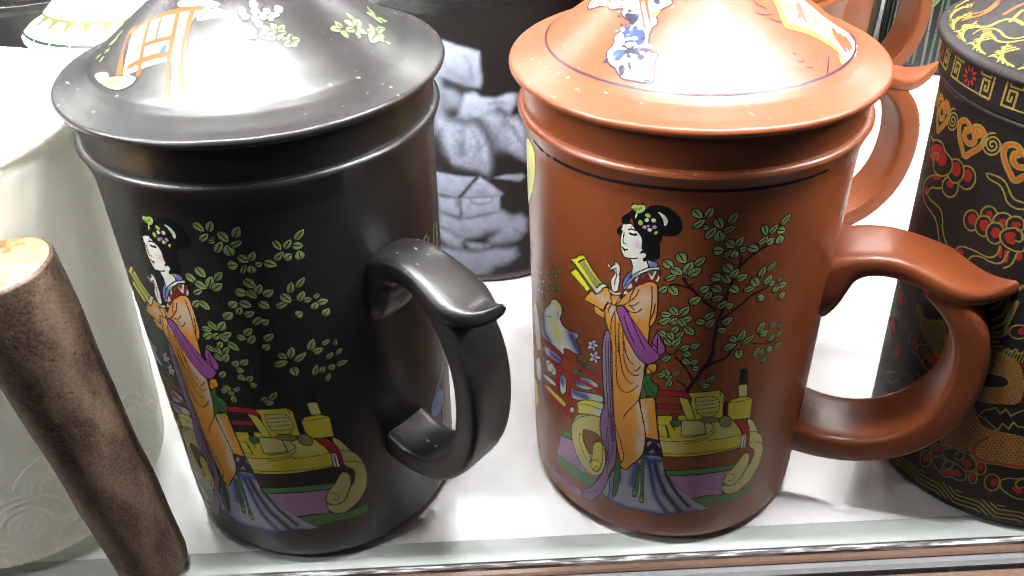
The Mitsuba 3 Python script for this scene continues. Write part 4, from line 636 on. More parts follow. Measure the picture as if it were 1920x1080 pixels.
'blacklid': '''
["lid","P","paper",[[-18.85,-11.66],[-15.66,-11.85],[-9.94,-13.82],[-4.17,-15.13],[-6.94,-19.04],[-6.99,-24.57],[-10.22,-23.29],[-18.53,-22.18],[-19.51,-21.43],[-19.3,-15.8]],0,0,[[[[-18.76,-12.03],[-18.11,-19.73]],0.9,"yellow"]],"ink"]
["lid","P","sky",[[-4.93,-17.6],[-4.73,-15.45],[-2.87,-14.57],[-0.32,-15.95],[1.94,-16.7],[1.63,-17.61],[-2.65,-17.48]],0,1,[[[[-4.1,-16.13],[-2.24,-15.25]],0.5,"blue"],[[[1.04,-16.91]],0.5,"blue"]],"ink"]
["lid","P","inkblue",[[-2.42,-14.85],[-2.46,-14.93],[-2.57,-14.97],[-2.74,-14.98],[-2.93,-14.93],[-3.11,-14.87],[-3.23,-14.78],[-3.28,-14.68],[-3.25,-14.6],[-3.14,-14.55],[-2.97,-14.55],[-2.77,-14.6],[-2.6,-14.66],[-2.48,-14.74]],0,0,[],"ink"]
["lid","P","inkblue",[[-3.3,-16.86],[-3.36,-16.89],[-3.5,-16.95],[-3.72,-16.91],[-3.96,-16.88],[-4.18,-16.78],[-4.34,-16.71],[-4.4,-16.61],[-4.35,-16.57],[-4.21,-16.52],[-3.99,-16.55],[-3.75,-16.59],[-3.52,-16.68],[-3.37,-16.76]],0,0,[],"ink"]
["lid","P","inkblue",[[-3.56,-17.95],[-3.61,-18.03],[-3.77,-18.05],[-3.99,-18.07],[-4.26,-17.99],[-4.5,-17.9],[-4.66,-17.82],[-4.73,-17.72],[-4.68,-17.64],[-4.52,-17.62],[-4.29,-17.65],[-4.03,-17.68],[-3.79,-17.77],[-3.63,-17.85]],0,0,[],"ink"]
["lid","P","inkblue",[[-1.34,-15.71],[-1.39,-15.74],[-1.52,-15.79],[-1.72,-15.8],[-1.93,-15.8],[-2.13,-15.75],[-2.27,-15.67],[-2.34,-15.57],[-2.3,-15.49],[-2.15,-15.49],[-1.96,-15.48],[-1.73,-15.52],[-1.54,-15.53],[-1.4,-15.61]],0,0,[],"ink"]
["lid","P","inkblue",[[-0.01,-16.67],[-0.05,-16.74],[-0.17,-16.79],[-0.35,-16.79],[-0.55,-16.79],[-0.72,-16.77],[-0.86,-16.69],[-0.9,-16.64],[-0.87,-16.56],[-0.75,-16.52],[-0.56,-16.52],[-0.37,-16.52],[-0.18,-16.58],[-0.06,-16.61]],0,0,[],"ink"]
["lid","P","sky",[[-8.79,-18.43],[-7.16,-18.8],[-7.34,-20.93],[-8.68,-20.33]],0,1,[[[[-8.16,-20.6]],0.4,"navy"]],"ink"]
["lid","P","blue",[[-12.08,-21.14],[-11.21,-19.97],[-10.41,-19.91],[-10.41,-21.6]],0,1,[],"ink"]
["lid","L","brick",[[-19.65,-11.19],[-20.26,-16.53],[-20.3,-21.25]],1.7]
["lid","L","brick",[[-18.85,-11.66],[-15.62,-12.01],[-9.94,-13.82],[-3.98,-15.12]],1.0]
["lid","L","brick",[[-15.28,-12.63],[-15.71,-17.54],[-15.84,-23.33]],0.9]
["lid","L","brick",[[-12.48,-13.78],[-12.99,-18.17]],0.5]
["lid","L","brick",[[-8.82,-14.58],[-9.39,-19.18],[-9.76,-23.09],[-9.52,-29.83]],1.0]
["lid","L","brick",[[-5.75,-15.06],[-6.73,-19.12],[-6.99,-24.57],[-6.99,-28.7]],1.2]
["lid","L","brick",[[-15.67,-17.78],[-12.43,-18.44],[-9.51,-19.11]],0.9]
["lid","L","brick",[[-18.38,-20.61],[-15.39,-20.9],[-9.98,-22.0]],1.1]
["lid","P","paper",[[-27.91,-15.18],[-22.95,-18.51],[-23.06,-20.02],[-20.42,-21.19],[-15.81,-23.61],[-17.2,-25.19],[-20.89,-24.33],[-25.06,-20.0]],0.2,1,[[[[-20.34,-21.56],[-23.8,-20.66],[-17.75,-24.35]],1.0,"yellow"],[[[-23.09,-18.88]],0.6,"green"]],"ink"]
["lid","P","paper",[[-9.37,-11.82],[-7.45,-12.28],[-2.92,-13.77],[-0.2,-14.74],[-0.9,-15.55],[-3.81,-14.91],[-8.94,-13.52]],0.1,1,[],"ink"]
["lid","F","leaf",[[-22.04,-8.28],[-24.34,-7.8]],1.07]
["lid","F","leaf",[[-23.08,-9.65],[-25.74,-8.77]],1.34]
["lid","F","leaf",[[-24.59,-11.06],[-26.38,-10.62]],1.07]
["lid","F","leaf",[[-27.17,-10.03],[-28.84,-9.36]],1.21]
["lid","F","leaf",[[-25.65,-12.32],[-27.19,-12.34]],1.21]
["lid","F","petal",[[4.76,-14.88],[6.51,-14.4]],2.15]
["lid","F","petal",[[2.86,-16.3],[4.47,-16.14]],2.01]
["lid","F","petal",[[3.47,-17.35],[5.23,-16.92]],1.34]
["lid","F","petal",[[5.09,-16.02],[6.94,-15.65]],1.61]
["lid","F","petal",[[7.42,-14.84],[8.72,-16.1]],1.48]
["lid","F","petal",[[9.36,-14.9],[10.78,-13.54]],1.61]
["lid","F","petal",[[8.37,-16.02],[10.44,-15.31]],1.07]
["lid","F","petal",[[5.26,-17.54],[7.19,-16.93]],1.61]
["lid","F","petal",[[6.03,-18.44],[7.49,-17.68]],1.61]
["lid","F","petal",[[8.21,-16.29],[9.47,-16.78]],1.21]
["lid","F","petal",[[6.63,-16.64],[8.21,-16.44]],1.61]
["lid","P","gold",[[4.45,-19.02],[6.39,-18.72],[6.67,-20.66],[6.43,-21.06],[4.75,-21.26]],0.2,1,[[[[5.07,-20.39]],1.5,"paper"]],"ink"]
["lid","F","leaf",[[8.71,-19.32],[7.26,-18.4]],1.48]
["lid","F","leaf",[[8.56,-19.82],[6.93,-20.38]],1.34]
["lid","F","leaf",[[10.27,-18.75],[8.8,-17.61]],1.48]
["lid","F","leaf",[[10.36,-18.81],[11.23,-17.05]],1.21]
["lid","F","leaf",[[10.1,-18.97],[11.74,-18.45]],1.07]
["lid","F","leaf",[[10.2,-19.15],[8.64,-19.53]],1.34]
["lid","F","leaf",[[10.29,-19.29],[11.03,-20.02]],1.48]
["lid","F","leaf",[[9.95,-19.4],[8.08,-20.59]],1.61]
["lid","F","leaf",[[12.58,-19.6],[12.35,-18.41]],1.34]
["lid","F","leaf",[[12.68,-19.7],[14.11,-18.83]],1.34]
["lid","F","leaf",[[12.59,-19.8],[11.03,-20.02]],1.21]
["lid","F","leaf",[[12.68,-19.86],[11.44,-21.25]],1.34]
["lid","F","leaf",[[12.77,-19.84],[13.5,-20.74]],1.34]
["lid","F","leaf",[[21.34,-11.93],[19.79,-11.24]],1.34]
["lid","F","leaf",[[21.35,-12.05],[19.14,-13.89]],1.48]
["lid","F","leaf",[[21.19,-12.46],[22.33,-13.87]],1.48]
["lid","F","leaf",[[23.35,-7.42],[21.5,-6.9]],1.21]
["lid","F","leaf",[[23.35,-8.99],[21.41,-9.79]],1.61]
["lid","F","leaf",[[23.45,-9.35],[24.1,-6.34]],1.61]
["lid","F","leaf",[[23.56,-9.71],[25.63,-9.39]],1.61]
["lid","F","leaf",[[23.49,-10.1],[24.4,-12.13]],1.21]
["lid","F","leaf",[[23.41,-10.21],[21.89,-12.16]],1.34]
["lid","F","leaf",[[27.26,-6.98],[25.81,-5.68]],1.21]
["lid","F","leaf",[[27.19,-7.3],[25.58,-8.25]],1.48]
["lid","F","leaf",[[27.28,-7.37],[26.36,-11.39]],2.01]
["lid","F","leaf",[[27.36,-7.05],[28.93,-6.85]],1.34]
["lid","F","leaf",[[27.26,-6.81],[28.24,-4.01]],1.21]
["lid","F","leaf",[[27.47,-7.34],[28.56,-9.13]],1.21]
["lid","F","leaf",[[27.37,-5.24],[28.76,-3.19]],1.07]
["lid","F","leaf",[[28.91,-8.74],[30.09,-7.76]],0.94]
["lid","F","leaf",[[26.71,-0.32],[24.81,2.26]],1.07]
["lid","F","leaf",[[27.08,-0.22],[28.91,1.06]],1.21]
["lid","F","leaf",[[27.49,-0.63],[24.9,-1.5]],1.61]
["lid","F","leaf",[[28.29,-1.38],[26.2,-1.3]],1.48]
''',
'blackextra': '''
["bridge","P","yellow",[[-32.92,97.99],[-33.0,97.56],[-33.03,91.68],[-33.03,84.78],[-32.95,81.42],[-32.96,78.98],[-32.88,79.78],[-32.87,85.15],[-32.82,91.02]],0,1,[[[[-32.89,97.5]],1.5,"orange"],[[[-32.92,79.99]],1.2,"red"]],"ink"]
["reed","L","leaf",[[49.62,77.41],[49.48,80.88],[51.14,80.9]],0.7]
["reed","L","leaf",[[52.29,75.75],[51.86,79.78]],0.7]
["reed","L","leaf",[[54.78,74.51],[55.36,79.34],[56.57,80.66]],0.7]
["reed","L","leaf",[[57.16,72.64],[58.39,76.09],[58.46,79.52]],0.7]
["reed","P","bluegrey",[[50.6,77.49],[51.65,78.55],[53.41,77.26],[54.08,74.96]],0,1,[],"ink"]
["grass","L","leaf",[[55.19,40.99],[53.07,37.71],[49.34,35.73],[47.25,25.33]],0.8]
["grass","L","leaf",[[57.99,37.01],[54.26,32.42],[52.69,16.77]],0.8]
["grass","L","leaf",[[51.75,35.41],[47.61,30.31]],0.8]
["grass","P","bluegrey",[[46.25,33.18],[50.14,35.92],[55.44,32.29],[52.45,27.88],[47.66,28.52]],0,1,[],"ink"]
''',
'redextra': '''
["bridge","P","yellow",[[-49.62,102.07],[-40.97,104.23],[-40.76,96.99],[-43.83,89.72],[-52.41,81.31],[-52.38,90.99]],0,1,[[[[-48.85,99.66],[-52.38,82.57]],1.0,"paper"]],"ink"]
["bridge","L","ink",[[-39.82,105.29],[-35.73,104.84]],0.75]
["bridge","L","ink",[[-33.79,104.63],[-33.27,104.64]],0.75]
["bridge","L","ink",[[-31.24,104.82],[-24.34,104.92],[-17.85,105.16],[-11.76,105.54],[-5.32,105.78],[2.91,105.76],[9.19,105.77],[15.93,105.72],[20.93,105.78],[26.73,105.91]],0.8]
''',
'hearts': '''
["hearts","L","gilt",[[-12.43,101.51],[-11.56,101.76],[-11.32,102.63],[-11.86,103.57],[-13.23,103.74],[-14.68,102.67],[-14.63,100.87],[-13.58,98.93],[-12.07,97.21],[-10.85,95.75],[-9.68,97.36],[-7.83,99.26],[-6.85,101.32],[-7.23,103.32],[-8.41,104.16],[-9.95,103.66],[-10.33,102.49],[-9.55,101.66],[-8.49,102.15],[-8.56,102.83]],1.45]
["hearts","L","gilt",[[-12.35,101.75],[-12.51,100.26],[-11.35,99.2],[-9.86,99.51],[-9.03,100.5],[-9.66,101.69]],1.45]
["hearts","L","flame",[[-12.43,101.51],[-11.56,101.76],[-11.32,102.63],[-11.86,103.57],[-13.23,103.74],[-14.68,102.67],[-14.63,100.87],[-13.58,98.93],[-12.07,97.21],[-10.85,95.75],[-9.68,97.36],[-7.83,99.26],[-6.85,101.32],[-7.23,103.32],[-8.41,104.16],[-9.95,103.66],[-10.33,102.49],[-9.55,101.66],[-8.49,102.15],[-8.56,102.83]],0.75]
["hearts","L","flame",[[-12.35,101.75],[-12.51,100.26],[-11.35,99.2],[-9.86,99.51],[-9.03,100.5],[-9.66,101.69]],0.75]
["hearts","L","gilt",[[-4.62,101.43],[-4.69,101.32],[-4.81,101.23],[-4.96,101.19],[-5.12,101.22],[-5.27,101.32],[-5.38,101.49],[-5.42,101.71],[-5.38,101.96],[-5.26,102.21],[-5.05,102.42],[-4.79,102.54],[-4.49,102.57],[-4.21,102.47],[-3.97,102.26],[-3.82,101.94],[-3.77,101.56],[-3.86,101.15],[-4.07,100.77],[-4.39,100.47],[-4.8,100.29],[-5.25,100.26],[-5.68,100.41],[-6.03,100.73],[-6.26,101.19],[-6.3,101.74],[-6.16,102.31],[-5.84,102.84],[-5.38,103.25],[-4.82,103.47],[-4.24,103.48],[-3.7,103.26],[-3.27,102.83],[-3.01,102.23],[-2.95,101.53],[-3.11,100.8],[-3.49,100.15],[-4.05,99.64],[-4.75,99.34],[-5.5,99.31],[-6.22,99.57],[-6.8,100.08],[-7.15,100.82],[-7.22,101.7],[-6.98,102.6],[-6.47,103.42],[-5.74,104.05],[-4.89,104.39]],0.42]
''',
'dragon': '''
["dragon","L","gilt",[[-16.25,88.27],[-21.51,85.64],[-24.87,82.23],[-24.45,79.69],[-21.74,77.99],[-17.09,77.93],[-14.44,77.2],[-11.82,72.75]],0.42]
["dragon","L","gilt",[[-14.63,87.84],[-15.69,85.06],[-20.14,83.25],[-21.61,80.83],[-19.55,80.17],[-15.14,80.9],[-13.01,79.87],[-11.95,75.93],[-8.96,73.1]],0.42]
["dragon","P","dragonred",[[-16.64,87.53],[-16.72,87.24],[-17.12,86.82],[-17.79,86.35],[-18.61,85.9],[-19.43,85.56],[-20.08,85.4],[-20.4,85.48],[-20.3,85.79],[-19.8,86.26],[-19.04,86.79],[-18.2,87.24],[-17.44,87.54],[-16.9,87.64]],0,0,[],"ink"]
["dragon","P","dragonred",[[-21.45,81.38],[-21.3,80.95],[-21.34,80.51],[-21.57,80.15],[-21.94,79.94],[-22.4,79.91],[-22.86,80.07],[-23.22,80.38],[-23.39,80.81],[-23.34,81.25],[-23.08,81.62],[-22.67,81.85],[-22.2,81.88],[-21.77,81.71]],0,0,[],"ink"]
["dragon","P","clay",[[-10.5,88.55],[-10.39,87.59],[-10.64,86.58],[-11.23,85.67],[-12.09,84.99],[-13.12,84.63],[-14.16,84.64],[-15.04,85.04],[-15.6,85.77],[-15.73,86.75],[-15.39,87.81],[-14.67,88.79],[-13.71,89.51],[-12.67,89.86],[-11.71,89.79],[-10.96,89.33]],0.42,0,[],"gilt"]
["dragon","P","dragonred",[[-11.95,88.42],[-11.91,88.03],[-12.05,87.6],[-12.35,87.21],[-12.76,86.9],[-13.23,86.72],[-13.69,86.71],[-14.07,86.86],[-14.29,87.15],[-14.33,87.55],[-14.17,87.99],[-13.85,88.4],[-13.42,88.71],[-12.94,88.88],[-12.5,88.89],[-12.15,88.72]],0,0,[],"ink"]
["dragon","P","clay",[[-6.61,92.9],[-6.49,91.84],[-6.72,90.77],[-7.29,89.83],[-8.12,89.17],[-9.1,88.88],[-10.09,89.01],[-10.92,89.54],[-11.45,90.4],[-11.58,91.48],[-11.28,92.59],[-10.61,93.57],[-9.71,94.25],[-8.73,94.52],[-7.8,94.36],[-7.07,93.78]],0.42,0,[],"gilt"]
["dragon","P","dragonred",[[-7.51,92.94],[-7.44,92.37],[-7.56,91.8],[-7.85,91.3],[-8.27,90.96],[-8.77,90.83],[-9.26,90.92],[-9.68,91.22],[-9.95,91.7],[-10.02,92.28],[-9.89,92.86],[-9.57,93.37],[-9.13,93.71],[-8.63,93.84],[-8.15,93.74],[-7.76,93.42]],0,0,[],"ink"]
["dragon","P","clay",[[-10.04,92.83],[-9.9,91.74],[-10.12,90.64],[-10.69,89.67],[-11.55,88.98],[-12.59,88.66],[-13.65,88.76],[-14.57,89.28],[-15.18,90.15],[-15.34,91.24],[-15.04,92.4],[-14.33,93.42],[-13.37,94.15],[-12.32,94.45],[-11.33,94.3],[-10.54,93.73]],0.42,0,[],"gilt"]
["dragon","P","dragonred",[[-10.95,92.78],[-10.85,92.12],[-10.97,91.46],[-11.29,90.89],[-11.77,90.49],[-12.35,90.33],[-12.95,90.42],[-13.45,90.76],[-13.79,91.31],[-13.9,91.97],[-13.76,92.65],[-13.4,93.24],[-12.88,93.64],[-12.29,93.8],[-11.73,93.69],[-11.26,93.33]],0,0,[],"ink"]
["dragon","P","clay",[[-29.36,92.71],[-25.29,92.72],[-22.68,94.23],[-19.45,95.2],[-17.42,93.68],[-14.85,93.73],[-13.62,92.24],[-14.05,89.89],[-16.81,87.75],[-20.1,87.07],[-21.74,87.96],[-21.9,89.2],[-26.93,89.26]],0.42,1,[],"gilt"]
["dragon","P","dragonred",[[-25.95,90.42],[-23.16,93.0],[-19.56,94.51],[-17.89,93.44],[-16.33,92.97],[-15.98,91.23],[-18.1,89.68],[-20.01,89.75],[-23.32,89.34]],0,1,[],"ink"]
["dragon","L","gilt",[[-20.96,88.6],[-22.81,89.6],[-22.03,91.32],[-20.46,91.91],[-19.77,91.19],[-20.34,90.37]],0.42]
["dragon","L","gilt",[[4.65,92.01],[2.58,91.92],[1.31,93.39],[-0.14,95.38],[-2.47,95.52],[-4.79,95.03],[-3.23,93.94],[-0.89,94.02],[0.43,92.58],[1.5,90.61],[3.42,90.03],[5.03,90.54]],0.42]
["dragon","P","clay",[[0.25,87.08],[0.32,86.3],[0.13,85.51],[-0.3,84.83],[-0.89,84.36],[-1.58,84.18],[-2.25,84.3],[-2.8,84.71],[-3.13,85.36],[-3.2,86.15],[-2.98,86.96],[-2.53,87.65],[-1.91,88.12],[-1.23,88.3],[-0.58,88.16],[-0.07,87.73]],0.42,0,[],"gilt"]
["dragon","P","dragonred",[[-0.64,86.64],[-0.6,86.29],[-0.68,85.95],[-0.86,85.66],[-1.11,85.46],[-1.39,85.39],[-1.67,85.45],[-1.9,85.64],[-2.04,85.93],[-2.07,86.27],[-1.99,86.62],[-1.81,86.91],[-1.55,87.11],[-1.27,87.19],[-1.0,87.12],[-0.77,86.93]],0,0,[],"ink"]
["dragon","P","clay",[[3.62,86.99],[3.68,86.18],[3.45,85.35],[2.96,84.64],[2.29,84.15],[1.52,83.94],[0.78,84.06],[0.19,84.49],[-0.17,85.16],[-0.21,85.99],[0.04,86.84],[0.56,87.57],[1.26,88.07],[2.02,88.26],[2.73,88.12],[3.29,87.68]],0.42,0,[],"gilt"]
["dragon","P","dragonred",[[2.66,86.2],[2.69,85.81],[2.6,85.42],[2.39,85.09],[2.1,84.87],[1.77,84.79],[1.45,84.86],[1.19,85.08],[1.03,85.41],[1.0,85.81],[1.09,86.2],[1.31,86.54],[1.6,86.76],[1.93,86.84],[2.25,86.76],[2.5,86.53]],0,0,[],"ink"]
["dragon","P","clay",[[6.02,87.23],[6.08,86.45],[5.88,85.68],[5.45,85.02],[4.84,84.58],[4.15,84.42],[3.48,84.57],[2.94,85.01],[2.62,85.67],[2.56,86.46],[2.78,87.25],[3.24,87.92],[3.86,88.36],[4.55,88.51],[5.19,88.34],[5.71,87.89]],0.42,0,[],"gilt"]
["dragon","P","dragonred",[[5.42,86.96],[5.42,86.67],[5.28,86.36],[5.02,86.08],[4.68,85.87],[4.31,85.76],[3.97,85.77],[3.71,85.89],[3.57,86.12],[3.57,86.41],[3.72,86.73],[3.98,87.02],[4.33,87.23],[4.69,87.34],[5.03,87.32],[5.28,87.19]],0,0,[],"ink"]
["dragon","P","clay",[[-3.1,83.87],[-2.98,82.89],[-3.14,81.93],[-3.56,81.11],[-4.19,80.56],[-4.93,80.35],[-5.68,80.53],[-6.31,81.07],[-6.72,81.9],[-6.84,82.88],[-6.65,83.87],[-6.18,84.71],[-5.53,85.26],[-4.78,85.46],[-4.07,85.25],[-3.48,84.69]],0.42,0,[],"gilt"]
["dragon","P","dragonred",[[-3.71,83.89],[-3.65,83.36],[-3.75,82.82],[-4.01,82.36],[-4.38,82.04],[-4.81,81.92],[-5.24,82.01],[-5.6,82.3],[-5.82,82.75],[-5.88,83.29],[-5.77,83.83],[-5.49,84.3],[-5.11,84.62],[-4.68,84.74],[-4.26,84.64],[-3.92,84.34]],0,0,[],"ink"]
["dragon","P","clay",[[-0.05,84.02],[0.06,83.04],[-0.11,82.08],[-0.54,81.27],[-1.17,80.73],[-1.91,80.55],[-2.64,80.74],[-3.26,81.3],[-3.65,82.13],[-3.76,83.11],[-3.56,84.09],[-3.1,84.92],[-2.45,85.46],[-1.71,85.64],[-1.0,85.42],[-0.42,84.85]],0.42,0,[],"gilt"]
["dragon","P","dragonred",[[-0.7,83.94],[-0.65,83.41],[-0.76,82.87],[-1.03,82.41],[-1.41,82.1],[-1.85,81.98],[-2.28,82.07],[-2.63,82.37],[-2.86,82.82],[-2.91,83.36],[-2.78,83.91],[-2.5,84.37],[-2.11,84.69],[-1.67,84.8],[-1.25,84.7],[-0.91,84.4]],0,0,[],"ink"]
["dragon","P","clay",[[2.76,83.6],[2.87,82.6],[2.7,81.61],[2.26,80.79],[1.63,80.25],[0.88,80.08],[0.14,80.31],[-0.48,80.9],[-0.88,81.76],[-0.98,82.78],[-0.79,83.78],[-0.32,84.62],[0.34,85.16],[1.08,85.32],[1.79,85.07],[2.38,84.47]],0.42,0,[],"gilt"]
["dragon","P","dragonred",[[2.12,83.38],[2.17,82.87],[2.06,82.37],[1.81,81.94],[1.45,81.65],[1.04,81.55],[0.64,81.65],[0.31,81.94],[0.11,82.36],[0.06,82.87],[0.18,83.38],[0.44,83.82],[0.81,84.1],[1.21,84.2],[1.61,84.1],[1.92,83.81]],0,0,[],"ink"]
["dragon","P","dragonred",[[3.53,79.19],[3.67,78.45],[3.69,77.82],[3.59,77.41],[3.39,77.3],[3.13,77.53],[2.85,78.04],[2.62,78.73],[2.48,79.47],[2.46,80.1],[2.57,80.51],[2.77,80.61],[3.03,80.38],[3.31,79.88]],0,0,[],"ink"]
["dragon","P","dragonred",[[4.98,78.58],[5.12,77.84],[5.14,77.2],[5.03,76.78],[4.82,76.68],[4.54,76.9],[4.26,77.41],[4.03,78.11],[3.89,78.85],[3.88,79.48],[3.99,79.9],[4.2,80.0],[4.47,79.78],[4.75,79.27]],0,0,[],"ink"]
["dragon","P","dragonred",[[7.6,79.8],[7.63,79.35],[7.5,78.93],[7.24,78.61],[6.9,78.45],[6.55,78.49],[6.25,78.72],[6.07,79.1],[6.05,79.54],[6.18,79.97],[6.44,80.29],[6.77,80.44],[7.12,80.4],[7.42,80.17]],0,0,[],"ink"]
["dragon","L","gilt",[[-7.14,73.28],[-6.04,75.54],[-3.85,76.12],[-1.75,76.4],[1.15,76.18],[2.68,77.65],[2.78,80.13]],0.42]
["dragon","L","gilt",[[-3.09,73.36],[-2.6,74.79],[-0.35,75.82],[1.75,75.37],[4.16,76.17],[4.68,79.75]],0.42]
["dragon","L","gilt",[[4.74,75.34],[6.11,76.9],[6.33,80.09]],0.42]
["dragon","P","dragonred",[[-4.57,74.57],[-4.54,74.14],[-4.68,73.71],[-4.96,73.35],[-5.32,73.14],[-5.71,73.11],[-6.03,73.27],[-6.22,73.6],[-6.24,74.02],[-6.1,74.46],[-5.81,74.83],[-5.44,75.04],[-5.06,75.07],[-4.75,74.9]],0,0,[],"ink"]
["dragon","P","clay",[[1.91,83.19],[2.7,84.65],[4.8,86.05],[6.12,85.16],[7.15,83.49],[7.6,81.1],[5.95,80.26],[3.75,80.61],[2.43,81.49]],0.42,1,[],"gilt"]
["dragon","P","dragonred",[[2.66,83.12],[3.49,84.38],[5.13,84.8],[4.98,82.94],[5.63,82.16],[4.75,81.53],[3.61,81.85]],0,1,[],"ink"]
["dragon","L","gilt",[[5.28,82.86],[6.15,82.82],[6.55,83.86],[5.95,85.3],[4.97,85.41]],0.42]
["dragon","L","gilt",[[-29.67,48.27],[-26.43,48.68],[-22.95,48.9],[-20.69,48.31]],0.45]
["dragon","L","gilt",[[-27.13,50.19],[-21.96,51.35],[-19.9,49.76]],0.45]
["dragon","L","gilt",[[-26.31,38.32],[-25.57,35.59],[-20.14,36.47]],0.45]
["dragon","L","gilt",[[-22.77,23.8],[-15.99,29.64],[-13.49,30.02],[-17.95,23.88],[-20.16,23.99]],0.45]
["dragon","L","gilt",[[-12.44,31.83],[-10.49,33.41],[-8.99,32.26],[-10.89,30.96]],0.45]
["dragon","L","gilt",[[-8.37,35.56],[-7.2,35.09],[-6.86,33.03]],0.45]
["dragon","P","dragonred",[[-21.61,49.85],[-21.29,48.94],[-21.35,47.97],[-21.81,47.13],[-22.6,46.56],[-23.62,46.34],[-24.71,46.49],[-25.63,47.01],[-26.12,47.83],[-26.0,48.84],[-25.32,49.82],[-24.32,50.52],[-23.24,50.76],[-22.29,50.51]],0.25,0,[],"ink"]
["dragon","P","dragonred",[[-21.83,40.72],[-21.51,39.77],[-21.63,38.72],[-22.18,37.76],[-23.11,37.06],[-24.31,36.69],[-25.59,36.7],[-26.68,37.11],[-27.22,37.93],[-26.98,39.07],[-26.09,40.26],[-24.87,41.15],[-23.62,41.54],[-22.56,41.37]],0.25,0,[],"ink"]
["dragon","P","dragonred",[[-16.11,36.84],[-15.95,35.87],[-16.18,34.79],[-16.77,33.82],[-17.64,33.12],[-18.64,32.82],[-19.58,32.98],[-20.24,33.58],[-20.44,34.55],[-20.13,35.69],[-19.4,36.76],[-18.44,37.5],[-17.46,37.77],[-16.65,37.53]],0.25,0,[],"ink"]
["dragon","P","dragonred",[[-15.29,19.7],[-15.02,18.19],[-15.29,16.55],[-16.07,15.07],[-17.26,14.01],[-18.68,13.54],[-20.07,13.75],[-21.1,14.63],[-21.46,16.1],[-21.03,17.88],[-19.97,19.57],[-18.6,20.75],[-17.21,21.17],[-16.05,20.78]],0.25,0,[],"ink"]
["dragon","P","clay",[[-9.95,44.35],[-9.45,43.45],[-9.28,42.42],[-9.47,41.42],[-9.99,40.59],[-10.78,40.05],[-11.74,39.87],[-12.73,40.07],[-13.6,40.63],[-14.18,41.47],[-14.37,42.5],[-14.13,43.54],[-13.51,44.44],[-12.63,45.03],[-11.65,45.22],[-10.71,44.97]],0.42,0,[],"gilt"]
["dragon","P","dragonred",[[-10.75,43.95],[-10.61,43.2],[-10.66,42.43],[-10.89,41.77],[-11.28,41.3],[-11.76,41.1],[-12.27,41.2],[-12.73,41.58],[-13.06,42.19],[-13.21,42.94],[-13.15,43.71],[-12.89,44.39],[-12.48,44.87],[-11.99,45.07],[-11.49,44.97],[-11.05,44.57]],0,0,[],"ink"]
["dragon","P","clay",[[-11.22,42.02],[-8.57,44.91],[-5.02,45.76],[-2.46,44.95],[-0.84,42.56],[-3.3,39.43],[-6.74,38.66],[-9.17,39.98]],0.42,1,[],"gilt"]
["dragon","P","dragonred",[[-9.4,41.61],[-7.81,44.06],[-5.51,44.3],[-2.79,43.84],[-2.59,41.53],[-4.81,40.12],[-6.09,41.42]],0,1,[],"ink"]
["dragon","L","gilt",[[-7.25,38.73],[-7.79,40.58],[-6.65,42.57],[-5.42,42.36],[-5.77,41.12]],0.42]
["dragon","P","gilt",[[-14.79,53.0],[-12.52,53.76],[-10.45,50.96],[-5.75,54.69],[-4.03,54.6],[-1.09,45.04],[-3.72,43.39],[-6.15,44.94],[-9.01,46.35],[-12.89,49.62]],0,1,[],"ink"]
["dragon","L","ink",[[-10.78,50.29],[-8.6,47.53],[-6.74,45.38]],0.22]
["dragon","L","ink",[[-9.86,50.78],[-7.71,47.57],[-6.08,45.34]],0.22]
["dragon","L","ink",[[-8.97,51.25],[-6.86,47.58],[-5.42,45.29]],0.22]
["dragon","L","ink",[[-8.11,51.69],[-6.02,47.57],[-4.78,45.23]],0.22]
["dragon","L","ink",[[-7.28,52.11],[-5.2,47.55],[-4.15,45.15]],0.22]
["dragon","L","ink",[[-6.47,52.51],[-4.41,47.51],[-3.53,45.07]],0.22]
["dragon","L","ink",[[-5.68,52.88],[-3.63,47.45],[-2.92,44.98]],0.22]
["dragon","L","ink",[[-4.91,53.24],[-2.86,47.38],[-2.32,44.87]],0.22]
["dragon","P","gilt",[[-14.07,25.68],[-11.81,28.06],[-10.48,31.54],[-7.17,33.25],[-4.11,34.24],[-2.4,32.75],[-4.22,26.1],[-6.7,22.6],[-9.5,24.66],[-11.56,25.36]],0.2,1,[],"ink"]
["dragon","P","gilt",[[6.12,53.9],[9.78,54.03],[14.59,53.01],[17.45,41.81],[13.33,39.71],[9.05,38.05],[7.39,38.18],[6.27,45.47]],0,1,[],"ink"]
["dragon","L","gilt",[[6.86,53.49],[6.9,54.34],[7.3,54.98]],0.3]
["dragon","L","gilt",[[7.54,53.49],[7.57,54.38],[7.96,55.05]],0.3]
["dragon","L","gilt",[[8.22,53.49],[8.24,54.41],[8.61,55.11]],0.3]
["dragon","L","gilt",[[8.89,53.48],[8.9,54.44],[9.26,55.16]],0.3]
["dragon","L","gilt",[[9.56,53.46],[9.56,54.45],[9.9,55.21]],0.3]
["dragon","L","gilt",[[10.23,53.43],[10.21,54.46],[10.54,55.24]],0.3]
["dragon","L","gilt",[[10.89,53.39],[10.86,54.45],[11.18,55.27]],0.3]
["dragon","L","gilt",[[11.55,53.34],[11.51,54.44],[11.82,55.29]],0.3]
["dragon","L","gilt",[[12.2,53.28],[12.15,54.42],[12.45,55.3]],0.3]
["dragon","L","gilt",[[12.85,53.22],[12.79,54.39],[13.08,55.3]],0.3]
["dragon","L","gilt",[[13.5,53.14],[13.43,54.35],[13.7,55.3]],0.3]
["dragon","L","gilt",[[14.15,53.06],[14.07,54.31],[14.33,55.28]],0.3]
